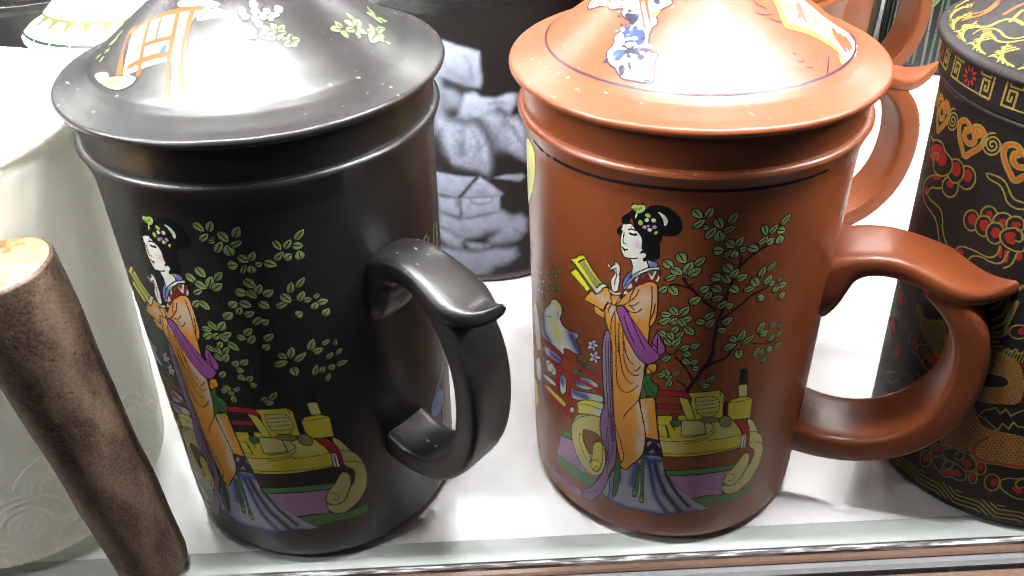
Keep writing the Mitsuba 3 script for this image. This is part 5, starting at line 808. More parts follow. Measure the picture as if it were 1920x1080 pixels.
["dragon","P","gilt",[[1.75,18.64],[4.81,27.6],[7.0,35.86],[8.07,36.14],[9.31,33.34],[10.96,31.13],[14.89,31.64],[19.93,32.23],[21.39,31.55],[23.7,22.92],[19.95,22.05],[15.94,21.94],[11.99,21.05],[10.81,22.44],[7.57,21.19]],0,1,[],"ink"]
["dragon","E","dragonred",[[6.58,52.97],[6.93,52.99],[6.58,52.63]]]
["dragon","E","dragonred",[[7.37,53.02],[7.58,53.04],[7.36,52.82]]]
["dragon","E","dragonred",[[8.14,53.07],[8.44,53.08],[8.14,52.78]]]
["dragon","E","dragonred",[[8.91,53.09],[9.18,53.1],[8.9,52.83]]]
["dragon","E","dragonred",[[9.67,53.11],[9.94,53.11],[9.67,52.85]]]
["dragon","E","dragonred",[[10.43,53.12],[10.7,53.11],[10.42,52.85]]]
["dragon","E","dragonred",[[11.18,53.11],[11.4,53.1],[11.18,52.89]]]
["dragon","E","dragonred",[[11.92,53.09],[12.19,53.08],[11.92,52.82]]]
["dragon","E","dragonred",[[12.67,53.06],[12.92,53.05],[12.67,52.81]]]
["dragon","E","dragonred",[[13.41,53.02],[13.77,52.99],[13.41,52.65]]]
["dragon","E","dragonred",[[6.96,52.2],[7.25,52.22],[6.95,51.91]]]
["dragon","E","dragonred",[[7.74,52.25],[8.02,52.27],[7.73,51.98]]]
["dragon","E","dragonred",[[8.51,52.29],[8.79,52.3],[8.51,52.02]]]
["dragon","E","dragonred",[[9.28,52.31],[9.54,52.32],[9.27,52.05]]]
["dragon","E","dragonred",[[10.04,52.33],[10.29,52.33],[10.04,52.08]]]
["dragon","E","dragonred",[[10.79,52.33],[11.06,52.32],[10.79,52.06]]]
["dragon","E","dragonred",[[11.55,52.32],[11.84,52.31],[11.54,52.03]]]
["dragon","E","dragonred",[[12.29,52.29],[12.56,52.28],[12.29,52.02]]]
["dragon","E","dragonred",[[13.04,52.26],[13.34,52.24],[13.04,51.96]]]
["dragon","E","dragonred",[[13.78,52.21],[14.05,52.19],[13.78,51.94]]]
["dragon","E","dragonred",[[14.52,52.15],[14.79,52.13],[14.52,51.88]]]
["dragon","E","dragonred",[[6.54,51.37],[6.88,51.4],[6.54,51.04]]]
["dragon","E","dragonred",[[7.33,51.43],[7.64,51.45],[7.33,51.13]]]
["dragon","E","dragonred",[[8.11,51.47],[8.38,51.49],[8.11,51.21]]]
["dragon","E","dragonred",[[8.88,51.51],[9.16,51.52],[8.88,51.23]]]
["dragon","E","dragonred",[[9.65,51.53],[9.95,51.53],[9.64,51.23]]]
["dragon","E","dragonred",[[10.41,51.54],[10.74,51.54],[10.41,51.2]]]
["dragon","E","dragonred",[[11.16,51.53],[11.44,51.53],[11.16,51.26]]]
["dragon","E","dragonred",[[11.92,51.52],[12.19,51.51],[11.91,51.25]]]
["dragon","E","dragonred",[[12.66,51.49],[12.97,51.48],[12.66,51.19]]]
["dragon","E","dragonred",[[13.41,51.45],[13.66,51.43],[13.41,51.2]]]
["dragon","E","dragonred",[[14.15,51.4],[14.42,51.38],[14.15,51.13]]]
["dragon","E","dragonred",[[6.92,50.6],[7.24,50.62],[6.91,50.29]]]
["dragon","E","dragonred",[[7.71,50.65],[8.01,50.67],[7.7,50.35]]]
["dragon","E","dragonred",[[8.48,50.69],[8.77,50.7],[8.48,50.41]]]
["dragon","E","dragonred",[[9.25,50.72],[9.56,50.73],[9.25,50.42]]]
["dragon","E","dragonred",[[10.02,50.74],[10.22,50.74],[10.02,50.54]]]
["dragon","E","dragonred",[[10.78,50.74],[11.09,50.74],[10.78,50.43]]]
["dragon","E","dragonred",[[11.54,50.73],[11.79,50.73],[11.53,50.48]]]
["dragon","E","dragonred",[[12.29,50.71],[12.52,50.71],[12.29,50.48]]]
["dragon","E","dragonred",[[13.04,50.68],[13.32,50.67],[13.04,50.4]]]
["dragon","E","dragonred",[[13.78,50.64],[14.08,50.62],[13.78,50.34]]]
["dragon","E","dragonred",[[14.52,50.58],[14.79,50.56],[14.53,50.32]]]
["dragon","E","dragonred",[[6.51,49.75],[6.77,49.78],[6.5,49.5]]]
["dragon","E","dragonred",[[7.3,49.82],[7.59,49.84],[7.29,49.53]]]
["dragon","E","dragonred",[[8.08,49.87],[8.37,49.88],[8.08,49.59]]]
["dragon","E","dragonred",[[8.86,49.91],[9.18,49.92],[8.85,49.58]]]
["dragon","E","dragonred",[[9.63,49.93],[9.93,49.94],[9.62,49.63]]]
["dragon","E","dragonred",[[10.39,49.94],[10.68,49.94],[10.39,49.66]]]
["dragon","E","dragonred",[[11.15,49.94],[11.46,49.94],[11.15,49.63]]]
["dragon","E","dragonred",[[11.91,49.93],[12.18,49.92],[11.91,49.66]]]
["dragon","E","dragonred",[[12.66,49.91],[12.91,49.89],[12.66,49.65]]]
["dragon","E","dragonred",[[13.41,49.87],[13.7,49.85],[13.41,49.57]]]
["dragon","E","dragonred",[[14.15,49.82],[14.45,49.8],[14.16,49.53]]]
["dragon","E","dragonred",[[14.9,49.76],[15.17,49.74],[14.9,49.49]]]
["dragon","E","dragonred",[[6.88,48.98],[7.15,49.0],[6.88,48.71]]]
["dragon","E","dragonred",[[7.67,49.04],[7.97,49.05],[7.67,48.75]]]
["dragon","E","dragonred",[[8.46,49.08],[8.67,49.09],[8.45,48.87]]]
["dragon","E","dragonred",[[9.23,49.12],[9.54,49.12],[9.23,48.81]]]
["dragon","E","dragonred",[[10.0,49.14],[10.3,49.14],[10.0,48.84]]]
["dragon","E","dragonred",[[10.77,49.14],[11.0,49.14],[10.76,48.91]]]
["dragon","E","dragonred",[[11.53,49.14],[11.81,49.13],[11.52,48.86]]]
["dragon","E","dragonred",[[12.28,49.12],[12.53,49.11],[12.28,48.87]]]
["dragon","E","dragonred",[[13.03,49.09],[13.33,49.08],[13.03,48.79]]]
["dragon","E","dragonred",[[13.78,49.05],[14.0,49.04],[13.78,48.83]]]
["dragon","E","dragonred",[[14.53,49.0],[14.78,48.98],[14.53,48.75]]]
["dragon","E","dragonred",[[15.28,48.93],[15.57,48.91],[15.28,48.64]]]
["dragon","E","dragonred",[[6.46,48.12],[6.79,48.15],[6.46,47.8]]]
["dragon","E","dragonred",[[7.26,48.19],[7.49,48.21],[7.26,47.97]]]
["dragon","E","dragonred",[[8.05,48.25],[8.33,48.27],[8.04,47.98]]]
["dragon","E","dragonred",[[8.83,48.29],[9.13,48.3],[8.83,48.0]]]
["dragon","E","dragonred",[[9.61,48.32],[9.87,48.33],[9.6,48.05]]]
["dragon","E","dragonred",[[10.38,48.34],[10.7,48.34],[10.37,48.01]]]
["dragon","E","dragonred",[[11.14,48.34],[11.39,48.34],[11.14,48.09]]]
["dragon","E","dragonred",[[11.9,48.33],[12.19,48.32],[11.9,48.04]]]
["dragon","E","dragonred",[[12.66,48.31],[12.91,48.3],[12.65,48.06]]]
["dragon","E","dragonred",[[13.41,48.27],[13.73,48.26],[13.41,47.95]]]
["dragon","E","dragonred",[[14.16,48.23],[14.44,48.21],[14.16,47.95]]]
["dragon","E","dragonred",[[14.91,48.17],[15.17,48.15],[14.91,47.9]]]
["dragon","E","dragonred",[[6.84,47.34],[7.09,47.36],[6.84,47.1]]]
["dragon","E","dragonred",[[7.64,47.41],[7.98,47.43],[7.63,47.07]]]
["dragon","E","dragonred",[[8.43,47.46],[8.74,47.47],[8.42,47.15]]]
["dragon","E","dragonred",[[9.21,47.5],[9.52,47.51],[9.2,47.19]]]
["dragon","E","dragonred",[[9.98,47.52],[10.3,47.53],[9.98,47.2]]]
["dragon","E","dragonred",[[10.75,47.53],[11.04,47.53],[10.75,47.24]]]
["dragon","E","dragonred",[[11.51,47.53],[11.78,47.53],[11.51,47.26]]]
["dragon","E","dragonred",[[12.27,47.51],[12.53,47.51],[12.27,47.25]]]
["dragon","E","dragonred",[[13.03,47.49],[13.29,47.48],[13.03,47.23]]]
["dragon","E","dragonred",[[13.79,47.45],[14.1,47.43],[13.79,47.13]]]
["dragon","E","dragonred",[[14.54,47.4],[14.77,47.38],[14.54,47.16]]]
["dragon","E","dragonred",[[15.29,47.34],[15.55,47.31],[15.29,47.07]]]
["dragon","E","dragonred",[[7.23,46.56],[7.51,46.58],[7.22,46.28]]]
["dragon","E","dragonred",[[8.02,46.62],[8.32,46.63],[8.01,46.32]]]
["dragon","E","dragonred",[[8.8,46.66],[9.11,46.68],[8.8,46.36]]]
["dragon","E","dragonred",[[9.58,46.69],[9.84,46.7],[9.58,46.44]]]
["dragon","E","dragonred",[[10.36,46.71],[10.59,46.72],[10.36,46.48]]]
["dragon","E","dragonred",[[11.13,46.72],[11.41,46.72],[11.12,46.44]]]
["dragon","E","dragonred",[[11.89,46.71],[12.21,46.71],[11.89,46.4]]]
["dragon","E","dragonred",[[12.65,46.7],[12.95,46.68],[12.65,46.39]]]
["dragon","E","dragonred",[[13.41,46.66],[13.69,46.65],[13.41,46.38]]]
["dragon","E","dragonred",[[14.16,46.62],[14.43,46.6],[14.16,46.35]]]
["dragon","E","dragonred",[[14.92,46.57],[15.2,46.54],[14.92,46.28]]]
["dragon","E","dragonred",[[15.67,46.5],[15.94,46.47],[15.67,46.22]]]
["dragon","E","dragonred",[[6.81,45.69],[7.13,45.72],[6.8,45.38]]]
["dragon","E","dragonred",[[7.61,45.76],[7.88,45.78],[7.6,45.5]]]
["dragon","E","dragonred",[[8.4,45.82],[8.69,45.84],[8.39,45.53]]]
["dragon","E","dragonred",[[9.18,45.86],[9.47,45.87],[9.18,45.58]]]
["dragon","E","dragonred",[[9.96,45.89],[10.26,45.9],[9.96,45.59]]]
["dragon","E","dragonred",[[10.74,45.9],[11.03,45.91],[10.73,45.61]]]
["dragon","E","dragonred",[[11.5,45.91],[11.86,45.9],[11.5,45.55]]]
["dragon","E","dragonred",[[12.27,45.89],[12.59,45.89],[12.27,45.57]]]
["dragon","E","dragonred",[[13.03,45.87],[13.35,45.86],[13.03,45.54]]]
["dragon","E","dragonred",[[13.79,45.84],[14.01,45.82],[13.79,45.61]]]
["dragon","E","dragonred",[[14.54,45.79],[14.81,45.77],[14.54,45.51]]]
["dragon","E","dragonred",[[15.3,45.73],[15.56,45.7],[15.3,45.46]]]
["dragon","E","dragonred",[[16.05,45.65],[16.34,45.62],[16.05,45.36]]]
["dragon","E","dragonred",[[7.19,44.9],[7.42,44.92],[7.18,44.68]]]
["dragon","E","dragonred",[[7.99,44.97],[8.32,44.99],[7.98,44.64]]]
["dragon","E","dragonred",[[8.78,45.02],[9.1,45.03],[8.77,44.7]]]
["dragon","E","dragonred",[[9.56,45.05],[9.81,45.06],[9.56,44.8]]]
["dragon","E","dragonred",[[10.34,45.08],[10.6,45.08],[10.34,44.82]]]
["dragon","E","dragonred",[[11.11,45.09],[11.38,45.09],[11.11,44.82]]]
["dragon","E","dragonred",[[11.88,45.09],[12.17,45.08],[11.88,44.8]]]
["dragon","E","dragonred",[[12.65,45.07],[12.95,45.06],[12.65,44.77]]]
["dragon","E","dragonred",[[13.41,45.04],[13.75,45.02],[13.41,44.7]]]
["dragon","E","dragonred",[[14.17,45.0],[14.44,44.98],[14.17,44.72]]]
["dragon","E","dragonred",[[14.92,44.95],[15.23,44.92],[14.93,44.64]]]
["dragon","E","dragonred",[[15.68,44.88],[15.96,44.85],[15.68,44.59]]]
["dragon","E","dragonred",[[16.44,44.8],[16.76,44.77],[16.44,44.47]]]
["dragon","E","dragonred",[[6.77,44.03],[7.09,44.06],[6.76,43.72]]]
["dragon","E","dragonred",[[7.57,44.11],[7.91,44.13],[7.57,43.77]]]
["dragon","E","dragonred",[[8.37,44.17],[8.63,44.18],[8.36,43.91]]]
["dragon","E","dragonred",[[9.16,44.21],[9.44,44.22],[9.15,43.93]]]
["dragon","E","dragonred",[[9.94,44.24],[10.21,44.25],[9.94,43.98]]]
["dragon","E","dragonred",[[10.72,44.26],[11.05,44.27],[10.72,43.93]]]
["dragon","E","dragonred",[[11.49,44.27],[11.8,44.27],[11.49,43.96]]]
["dragon","E","dragonred",[[12.26,44.26],[12.54,44.25],[12.26,43.98]]]
["dragon","E","dragonred",[[13.03,44.24],[13.3,44.23],[13.03,43.97]]]
["dragon","E","dragonred",[[13.79,44.21],[14.08,44.19],[13.79,43.91]]]
["dragon","E","dragonred",[[14.55,44.16],[14.81,44.14],[14.55,43.89]]]
["dragon","E","dragonred",[[15.31,44.1],[15.56,44.08],[15.31,43.84]]]
["dragon","E","dragonred",[[16.07,44.03],[16.36,44.0],[16.07,43.73]]]
["dragon","E","dragonred",[[7.15,43.23],[7.52,43.27],[7.14,42.87]]]
["dragon","E","dragonred",[[7.96,43.3],[8.24,43.33],[7.95,43.02]]]
["dragon","E","dragonred",[[8.75,43.36],[9.03,43.38],[8.75,43.08]]]
["dragon","E","dragonred",[[9.54,43.4],[9.8,43.41],[9.54,43.14]]]
["dragon","E","dragonred",[[10.32,43.43],[10.57,43.43],[10.32,43.18]]]
["dragon","E","dragonred",[[11.1,43.44],[11.4,43.44],[11.1,43.14]]]
["dragon","E","dragonred",[[11.87,43.44],[12.18,43.44],[11.87,43.13]]]
["dragon","E","dragonred",[[12.64,43.43],[12.93,43.42],[12.64,43.14]]]
["dragon","E","dragonred",[[13.41,43.4],[13.7,43.39],[13.41,43.11]]]
["dragon","E","dragonred",[[14.17,43.37],[14.46,43.35],[14.17,43.07]]]
["dragon","E","dragonred",[[14.93,43.31],[15.22,43.29],[14.93,43.02]]]
["dragon","E","dragonred",[[15.69,43.25],[15.93,43.23],[15.7,43.01]]]
["dragon","E","dragonred",[[16.45,43.17],[16.72,43.14],[16.46,42.9]]]
["dragon","E","dragonred",[[7.54,42.43],[7.84,42.46],[7.53,42.13]]]
["dragon","E","dragonred",[[8.34,42.5],[8.61,42.52],[8.33,42.23]]]
["dragon","E","dragonred",[[9.13,42.55],[9.41,42.56],[9.13,42.27]]]
["dragon","E","dragonred",[[9.92,42.58],[10.19,42.59],[9.92,42.32]]]
["dragon","E","dragonred",[[10.7,42.61],[10.98,42.61],[10.7,42.32]]]
["dragon","E","dragonred",[[11.48,42.62],[11.79,42.62],[11.48,42.3]]]
["dragon","E","dragonred",[[12.25,42.61],[12.53,42.61],[12.25,42.33]]]
["dragon","E","dragonred",[[13.02,42.59],[13.3,42.58],[13.02,42.31]]]
["dragon","E","dragonred",[[13.79,42.56],[14.1,42.55],[13.79,42.25]]]
["dragon","E","dragonred",[[14.56,42.52],[14.86,42.5],[14.56,42.21]]]
["dragon","E","dragonred",[[15.32,42.46],[15.65,42.43],[15.32,42.13]]]
["dragon","E","dragonred",[[16.08,42.39],[16.3,42.37],[16.08,42.17]]]
["dragon","E","dragonred",[[16.84,42.31],[17.15,42.28],[16.85,42.0]]]
["dragon","E","dragonred",[[7.12,41.55],[7.4,41.58],[7.11,41.27]]]
["dragon","E","dragonred",[[7.92,41.63],[8.22,41.65],[7.92,41.33]]]
["dragon","E","dragonred",[[8.72,41.69],[9.04,41.71],[8.72,41.37]]]
["dragon","E","dragonred",[[9.52,41.73],[9.84,41.75],[9.51,41.41]]]
["dragon","E","dragonred",[[10.3,41.76],[10.62,41.77],[10.3,41.44]]]
["dragon","E","dragonred",[[11.09,41.78],[11.38,41.78],[11.08,41.48]]]
["dragon","E","dragonred",[[11.86,41.78],[12.2,41.78],[11.86,41.45]]]
["dragon","E","dragonred",[[12.64,41.77],[12.92,41.77],[12.64,41.49]]]
["dragon","E","dragonred",[[13.41,41.75],[13.69,41.74],[13.41,41.47]]]
["dragon","E","dragonred",[[14.18,41.72],[14.48,41.7],[14.18,41.4]]]
["dragon","E","dragonred",[[14.94,41.67],[15.21,41.65],[14.94,41.39]]]
["dragon","E","dragonred",[[15.71,41.61],[16.05,41.57],[15.71,41.25]]]
["dragon","E","dragonred",[[7.5,40.74],[7.83,40.77],[7.5,40.42]]]
["dragon","E","dragonred",[[8.31,40.81],[8.67,40.84],[8.3,40.45]]]
["dragon","E","dragonred",[[9.11,40.87],[9.4,40.89],[9.1,40.57]]]
["dragon","E","dragonred",[[9.9,40.91],[10.18,40.92],[9.9,40.63]]]
["dragon","E","dragonred",[[10.69,40.94],[10.98,40.94],[10.69,40.64]]]
["dragon","E","dragonred",[[11.47,40.95],[11.78,40.95],[11.47,40.63]]]
["dragon","E","dragonred",[[12.25,40.95],[12.52,40.94],[12.25,40.67]]]
["dragon","E","dragonred",[[13.02,40.93],[13.32,40.92],[13.02,40.63]]]
["dragon","E","dragonred",[[13.79,40.9],[14.08,40.89],[13.79,40.61]]]
["dragon","E","dragonred",[[14.56,40.86],[14.89,40.84],[14.56,40.53]]]
["dragon","E","dragonred",[[7.89,39.93],[8.17,39.96],[7.89,39.65]]]
["dragon","E","dragonred",[[8.7,40.0],[9.02,40.02],[8.69,39.67]]]
["dragon","E","dragonred",[[9.49,40.05],[9.77,40.06],[9.49,39.77]]]
["dragon","E","dragonred",[[10.29,40.08],[10.55,40.09],[10.28,39.82]]]
["dragon","E","dragonred",[[11.07,40.1],[11.34,40.11],[11.07,39.83]]]
["dragon","E","dragonred",[[11.86,40.11],[12.11,40.11],[11.85,39.85]]]
["dragon","E","dragonred",[[12.63,40.1],[12.93,40.1],[12.63,39.81]]]
["dragon","E","dragonred",[[13.41,40.08],[13.72,40.07],[13.41,39.76]]]
["dragon","E","dragonred",[[8.28,39.12],[8.58,39.14],[8.27,38.81]]]
["dragon","E","dragonred",[[9.08,39.18],[9.4,39.19],[9.08,38.86]]]
["dragon","E","dragonred",[[9.88,39.22],[10.22,39.23],[9.88,38.87]]]
["dragon","E","dragonred",[[10.67,39.25],[10.97,39.26],[10.67,38.95]]]
["dragon","E","dragonred",[[7.69,35.74],[8.06,36.03],[7.81,35.39]]]
["dragon","E","dragonred",[[7.49,34.65],[7.73,34.83],[7.57,34.43]]]
["dragon","E","dragonred",[[6.4,32.82],[6.73,33.09],[6.5,32.51]]]
["dragon","E","dragonred",[[7.3,33.55],[7.59,33.78],[7.39,33.27]]]
["dragon","E","dragonred",[[8.18,34.25],[8.48,34.48],[8.27,33.97]]]
["dragon","E","dragonred",[[6.19,31.7],[6.5,31.95],[6.29,31.41]]]
["dragon","E","dragonred",[[7.1,32.43],[7.35,32.64],[7.17,32.2]]]
["dragon","E","dragonred",[[7.99,33.15],[8.29,33.39],[8.08,32.86]]]
["dragon","E","dragonred",[[8.87,33.84],[9.15,34.05],[8.96,33.57]]]
["dragon","E","dragonred",[[5.98,30.56],[6.41,30.92],[6.11,30.17]]]
["dragon","E","dragonred",[[6.89,31.31],[7.22,31.58],[6.99,31.01]]]
["dragon","E","dragonred",[[7.79,32.04],[8.09,32.28],[7.89,31.75]]]
["dragon","E","dragonred",[[8.68,32.74],[8.98,32.97],[8.77,32.45]]]
["dragon","E","dragonred",[[5.77,29.42],[6.07,29.68],[5.86,29.15]]]
["dragon","E","dragonred",[[6.69,30.19],[6.98,30.42],[6.78,29.92]]]
["dragon","E","dragonred",[[7.59,30.92],[7.9,31.17],[7.69,30.64]]]
["dragon","E","dragonred",[[8.49,31.63],[8.81,31.89],[8.59,31.32]]]
["dragon","E","dragonred",[[9.36,32.32],[9.66,32.55],[9.46,32.03]]]
["dragon","E","dragonred",[[5.56,28.27],[5.92,28.58],[5.67,27.95]]]
["dragon","E","dragonred",[[6.48,29.05],[6.8,29.31],[6.58,28.76]]]
["dragon","E","dragonred",[[7.39,29.8],[7.71,30.05],[7.49,29.5]]]
["dragon","E","dragonred",[[8.29,30.52],[8.65,30.81],[8.4,30.17]]]
["dragon","E","dragonred",[[9.18,31.22],[9.5,31.47],[9.28,30.9]]]
["dragon","E","dragonred",[[10.05,31.89],[10.34,32.11],[10.14,31.61]]]
["dragon","E","dragonred",[[5.34,27.12],[5.67,27.39],[5.44,26.82]]]
["dragon","E","dragonred",[[6.28,27.9],[6.62,28.19],[6.38,27.59]]]
["dragon","E","dragonred",[[7.19,28.66],[7.57,28.97],[7.31,28.31]]]
["dragon","E","dragonred",[[8.1,29.4],[8.4,29.64],[8.19,29.11]]]
["dragon","E","dragonred",[[8.99,30.11],[9.29,30.34],[9.08,29.81]]]
["dragon","E","dragonred",[[9.86,30.79],[10.2,31.05],[9.97,30.46]]]
["dragon","E","dragonred",[[5.13,25.95],[5.43,26.21],[5.22,25.67]]]
["dragon","E","dragonred",[[6.07,26.75],[6.38,27.02],[6.16,26.46]]]
["dragon","E","dragonred",[[6.99,27.52],[7.34,27.81],[7.1,27.19]]]
["dragon","E","dragonred",[[7.9,28.27],[8.23,28.54],[8.0,27.95]]]
["dragon","E","dragonred",[[8.79,28.99],[9.11,29.23],[8.89,28.68]]]
["dragon","E","dragonred",[[9.68,29.68],[10.0,29.93],[9.78,29.36]]]
["dragon","E","dragonred",[[10.55,30.35],[10.77,30.52],[10.62,30.13]]]
["dragon","E","dragonred",[[3.94,23.93],[4.32,24.26],[4.05,23.59]]]
["dragon","E","dragonred",[[4.91,24.77],[5.21,25.03],[5.0,24.5]]]
["dragon","E","dragonred",[[5.85,25.58],[6.13,25.82],[5.94,25.33]]]
["dragon","E","dragonred",[[6.78,26.37],[7.12,26.65],[6.89,26.06]]]
["dragon","E","dragonred",[[7.7,27.13],[8.04,27.41],[7.8,26.8]]]
["dragon","E","dragonred",[[8.6,27.86],[8.9,28.1],[8.69,27.57]]]
["dragon","E","dragonred",[[9.49,28.56],[9.76,28.78],[9.58,28.29]]]
["dragon","E","dragonred",[[10.36,29.24],[10.67,29.48],[10.46,28.94]]]
["dragon","E","dragonred",[[11.23,29.9],[11.53,30.13],[11.33,29.6]]]
["dragon","E","dragonred",[[12.09,30.54],[12.43,30.79],[12.2,30.19]]]
["dragon","E","dragonred",[[12.94,31.15],[13.26,31.38],[13.05,30.82]]]
["dragon","E","dragonred",[[3.71,22.72],[4.06,23.04],[3.82,22.42]]]
["dragon","E","dragonred",[[4.69,23.58],[5.06,23.91],[4.8,23.25]]]
["dragon","E","dragonred",[[5.64,24.41],[5.96,24.69],[5.74,24.12]]]
["dragon","E","dragonred",[[6.58,25.21],[6.87,25.46],[6.67,24.93]]]
["dragon","E","dragonred",[[7.5,25.98],[7.84,26.26],[7.6,25.66]]]
["dragon","E","dragonred",[[8.4,26.72],[8.74,26.99],[8.51,26.4]]]
["dragon","E","dragonred",[[9.3,27.44],[9.6,27.68],[9.39,27.14]]]
["dragon","E","dragonred",[[10.18,28.13],[10.46,28.35],[10.27,27.85]]]
["dragon","E","dragonred",[[11.05,28.8],[11.36,29.03],[11.15,28.49]]]
["dragon","E","dragonred",[[11.91,29.44],[12.14,29.61],[11.99,29.21]]]
["dragon","E","dragonred",[[12.77,30.07],[13.09,30.29],[12.87,29.74]]]
["dragon","E","dragonred",[[13.62,30.67],[13.93,30.88],[13.72,30.34]]]
["dragon","E","dragonred",[[14.46,31.25],[14.7,31.41],[14.54,30.99]]]
["dragon","E","dragonred",[[3.48,21.51],[3.83,21.83],[3.58,21.21]]]
["dragon","E","dragonred",[[4.46,22.39],[4.77,22.66],[4.55,22.11]]]
["dragon","E","dragonred",[[5.42,23.23],[5.78,23.54],[5.53,22.9]]]
["dragon","E","dragonred",[[6.37,24.04],[6.63,24.26],[6.45,23.8]]]
["dragon","E","dragonred",[[7.29,24.82],[7.59,25.07],[7.38,24.55]]]
["dragon","E","dragonred",[[8.21,25.58],[8.55,25.85],[8.31,25.25]]]
["dragon","E","dragonred",[[9.11,26.3],[9.45,26.58],[9.22,25.96]]]
["dragon","E","dragonred",[[9.99,27.01],[10.24,27.2],[10.07,26.77]]]
["dragon","E","dragonred",[[10.87,27.69],[11.16,27.91],[10.96,27.39]]]
["dragon","E","dragonred",[[11.74,28.34],[12.05,28.57],[11.84,28.02]]]
["dragon","E","dragonred",[[12.6,28.97],[12.88,29.18],[12.69,28.68]]]
["dragon","E","dragonred",[[13.45,29.58],[13.79,29.83],[13.56,29.23]]]
["dragon","E","dragonred",[[14.29,30.17],[14.55,30.35],[14.38,29.9]]]
["dragon","E","dragonred",[[15.13,30.74],[15.43,30.94],[15.23,30.42]]]
["dragon","E","dragonred",[[15.96,31.29],[16.23,31.46],[16.05,31.01]]]
["dragon","E","dragonred",[[2.23,19.37],[2.64,19.74],[2.35,19.02]]]
["dragon","E","dragonred",[[3.25,20.29],[3.59,20.61],[3.35,19.99]]]
["dragon","E","dragonred",[[4.23,21.18],[4.56,21.47],[4.33,20.89]]]
["dragon","E","dragonred",[[5.2,22.04],[5.48,22.28],[5.29,21.78]]]
["dragon","E","dragonred",[[6.15,22.86],[6.54,23.19],[6.27,22.5]]]
["dragon","E","dragonred",[[7.09,23.66],[7.44,23.95],[7.2,23.33]]]
["dragon","E","dragonred",[[8.01,24.42],[8.35,24.71],[8.11,24.09]]]
["dragon","E","dragonred",[[8.91,25.16],[9.26,25.44],[9.02,24.82]]]
["dragon","E","dragonred",[[9.8,25.88],[10.13,26.13],[9.91,25.56]]]
["dragon","E","dragonred",[[10.69,26.56],[10.97,26.79],[10.78,26.28]]]
["dragon","E","dragonred",[[11.56,27.23],[11.84,27.44],[11.65,26.95]]]
["dragon","E","dragonred",[[12.42,27.87],[12.7,28.07],[12.51,27.59]]]
["dragon","E","dragonred",[[13.28,28.49],[13.62,28.73],[13.39,28.14]]]
["dragon","E","dragonred",[[14.13,29.09],[14.38,29.27],[14.21,28.82]]]
["dragon","E","dragonred",[[14.97,29.67],[15.25,29.85],[15.06,29.37]]]
["dragon","E","dragonred",[[15.81,30.22],[16.09,30.41],[15.9,29.92]]]
["dragon","E","dragonred",[[16.64,30.76],[16.94,30.95],[16.74,30.44]]]
["dragon","E","dragonred",[[17.47,31.28],[17.78,31.46],[17.58,30.95]]]
["dragon","E","dragonred",[[18.3,31.78],[18.55,31.92],[18.39,31.5]]]
["dragon","E","dragonred",[[4.98,20.83],[5.26,21.08],[5.07,20.58]]]
["dragon","E","dragonred",[[5.94,21.67],[6.27,21.96],[6.04,21.37]]]
["dragon","E","dragonred",[[6.88,22.48],[7.25,22.79],[6.99,22.14]]]
["dragon","E","dragonred",[[7.8,23.26],[8.15,23.55],[7.91,22.93]]]
["dragon","E","dragonred",[[8.72,24.01],[9.04,24.27],[8.82,23.7]]]
["dragon","E","dragonred",[[9.61,24.74],[9.92,24.98],[9.71,24.44]]]
["dragon","E","dragonred",[[10.5,25.44],[10.82,25.68],[10.6,25.12]]]
["dragon","E","dragonred",[[11.38,26.11],[11.68,26.34],[11.48,25.81]]]
["dragon","E","dragonred",[[12.25,26.76],[12.57,27.01],[12.35,26.43]]]
["dragon","E","dragonred",[[13.11,27.39],[13.38,27.59],[13.2,27.11]]]
["dragon","E","dragonred",[[13.96,28.0],[14.26,28.21],[14.06,27.68]]]
["dragon","E","dragonred",[[14.81,28.59],[15.1,28.78],[14.9,28.28]]]
["dragon","E","dragonred",[[15.65,29.15],[15.96,29.36],[15.75,28.82]]]
["dragon","E","dragonred",[[16.48,29.7],[16.78,29.89],[16.59,29.38]]]
["dragon","E","dragonred",[[17.32,30.22],[17.68,30.45],[17.45,29.83]]]
["dragon","E","dragonred",[[18.15,30.73],[18.48,30.92],[18.27,30.36]]]
["dragon","E","dragonred",[[18.98,31.21],[19.31,31.4],[19.1,30.85]]]
["dragon","E","dragonred",[[19.8,31.68],[20.03,31.81],[19.89,31.43]]]
["dragon","E","dragonred",[[6.67,21.3],[6.99,21.57],[6.77,21.0]]]
["dragon","E","dragonred",[[7.6,22.09],[7.91,22.34],[7.7,21.8]]]
["dragon","E","dragonred",[[8.52,22.85],[8.85,23.13],[8.62,22.53]]]
["dragon","E","dragonred",[[9.42,23.59],[9.67,23.78],[9.5,23.35]]]
["dragon","E","dragonred",[[10.31,24.3],[10.66,24.57],[10.43,23.95]]]
["dragon","E","dragonred",[[11.2,24.98],[11.54,25.25],[11.31,24.64]]]
["dragon","E","dragonred",[[12.07,25.65],[12.33,25.84],[12.16,25.38]]]
["dragon","E","dragonred",[[12.93,26.29],[13.21,26.48],[13.02,26.0]]]
["dragon","E","dragonred",[[13.79,26.9],[14.07,27.1],[13.88,26.61]]]
["dragon","E","dragonred",[[14.64,27.5],[14.94,27.7],[14.74,27.18]]]
["dragon","E","dragonred",[[15.49,28.07],[15.8,28.28],[15.59,27.74]]]
["dragon","E","dragonred",[[16.33,28.62],[16.68,28.85],[16.45,28.24]]]
["dragon","E","dragonred",[[17.16,29.16],[17.45,29.34],[17.26,28.85]]]
["dragon","E","dragonred",[[18.0,29.67],[18.31,29.86],[18.11,29.33]]]
["dragon","E","dragonred",[[18.83,30.16],[19.12,30.33],[18.93,29.84]]]
["dragon","E","dragonred",[[19.66,30.64],[20.0,30.83],[19.78,30.26]]]
["dragon","E","dragonred",[[20.49,31.09],[20.8,31.26],[20.6,30.75]]]
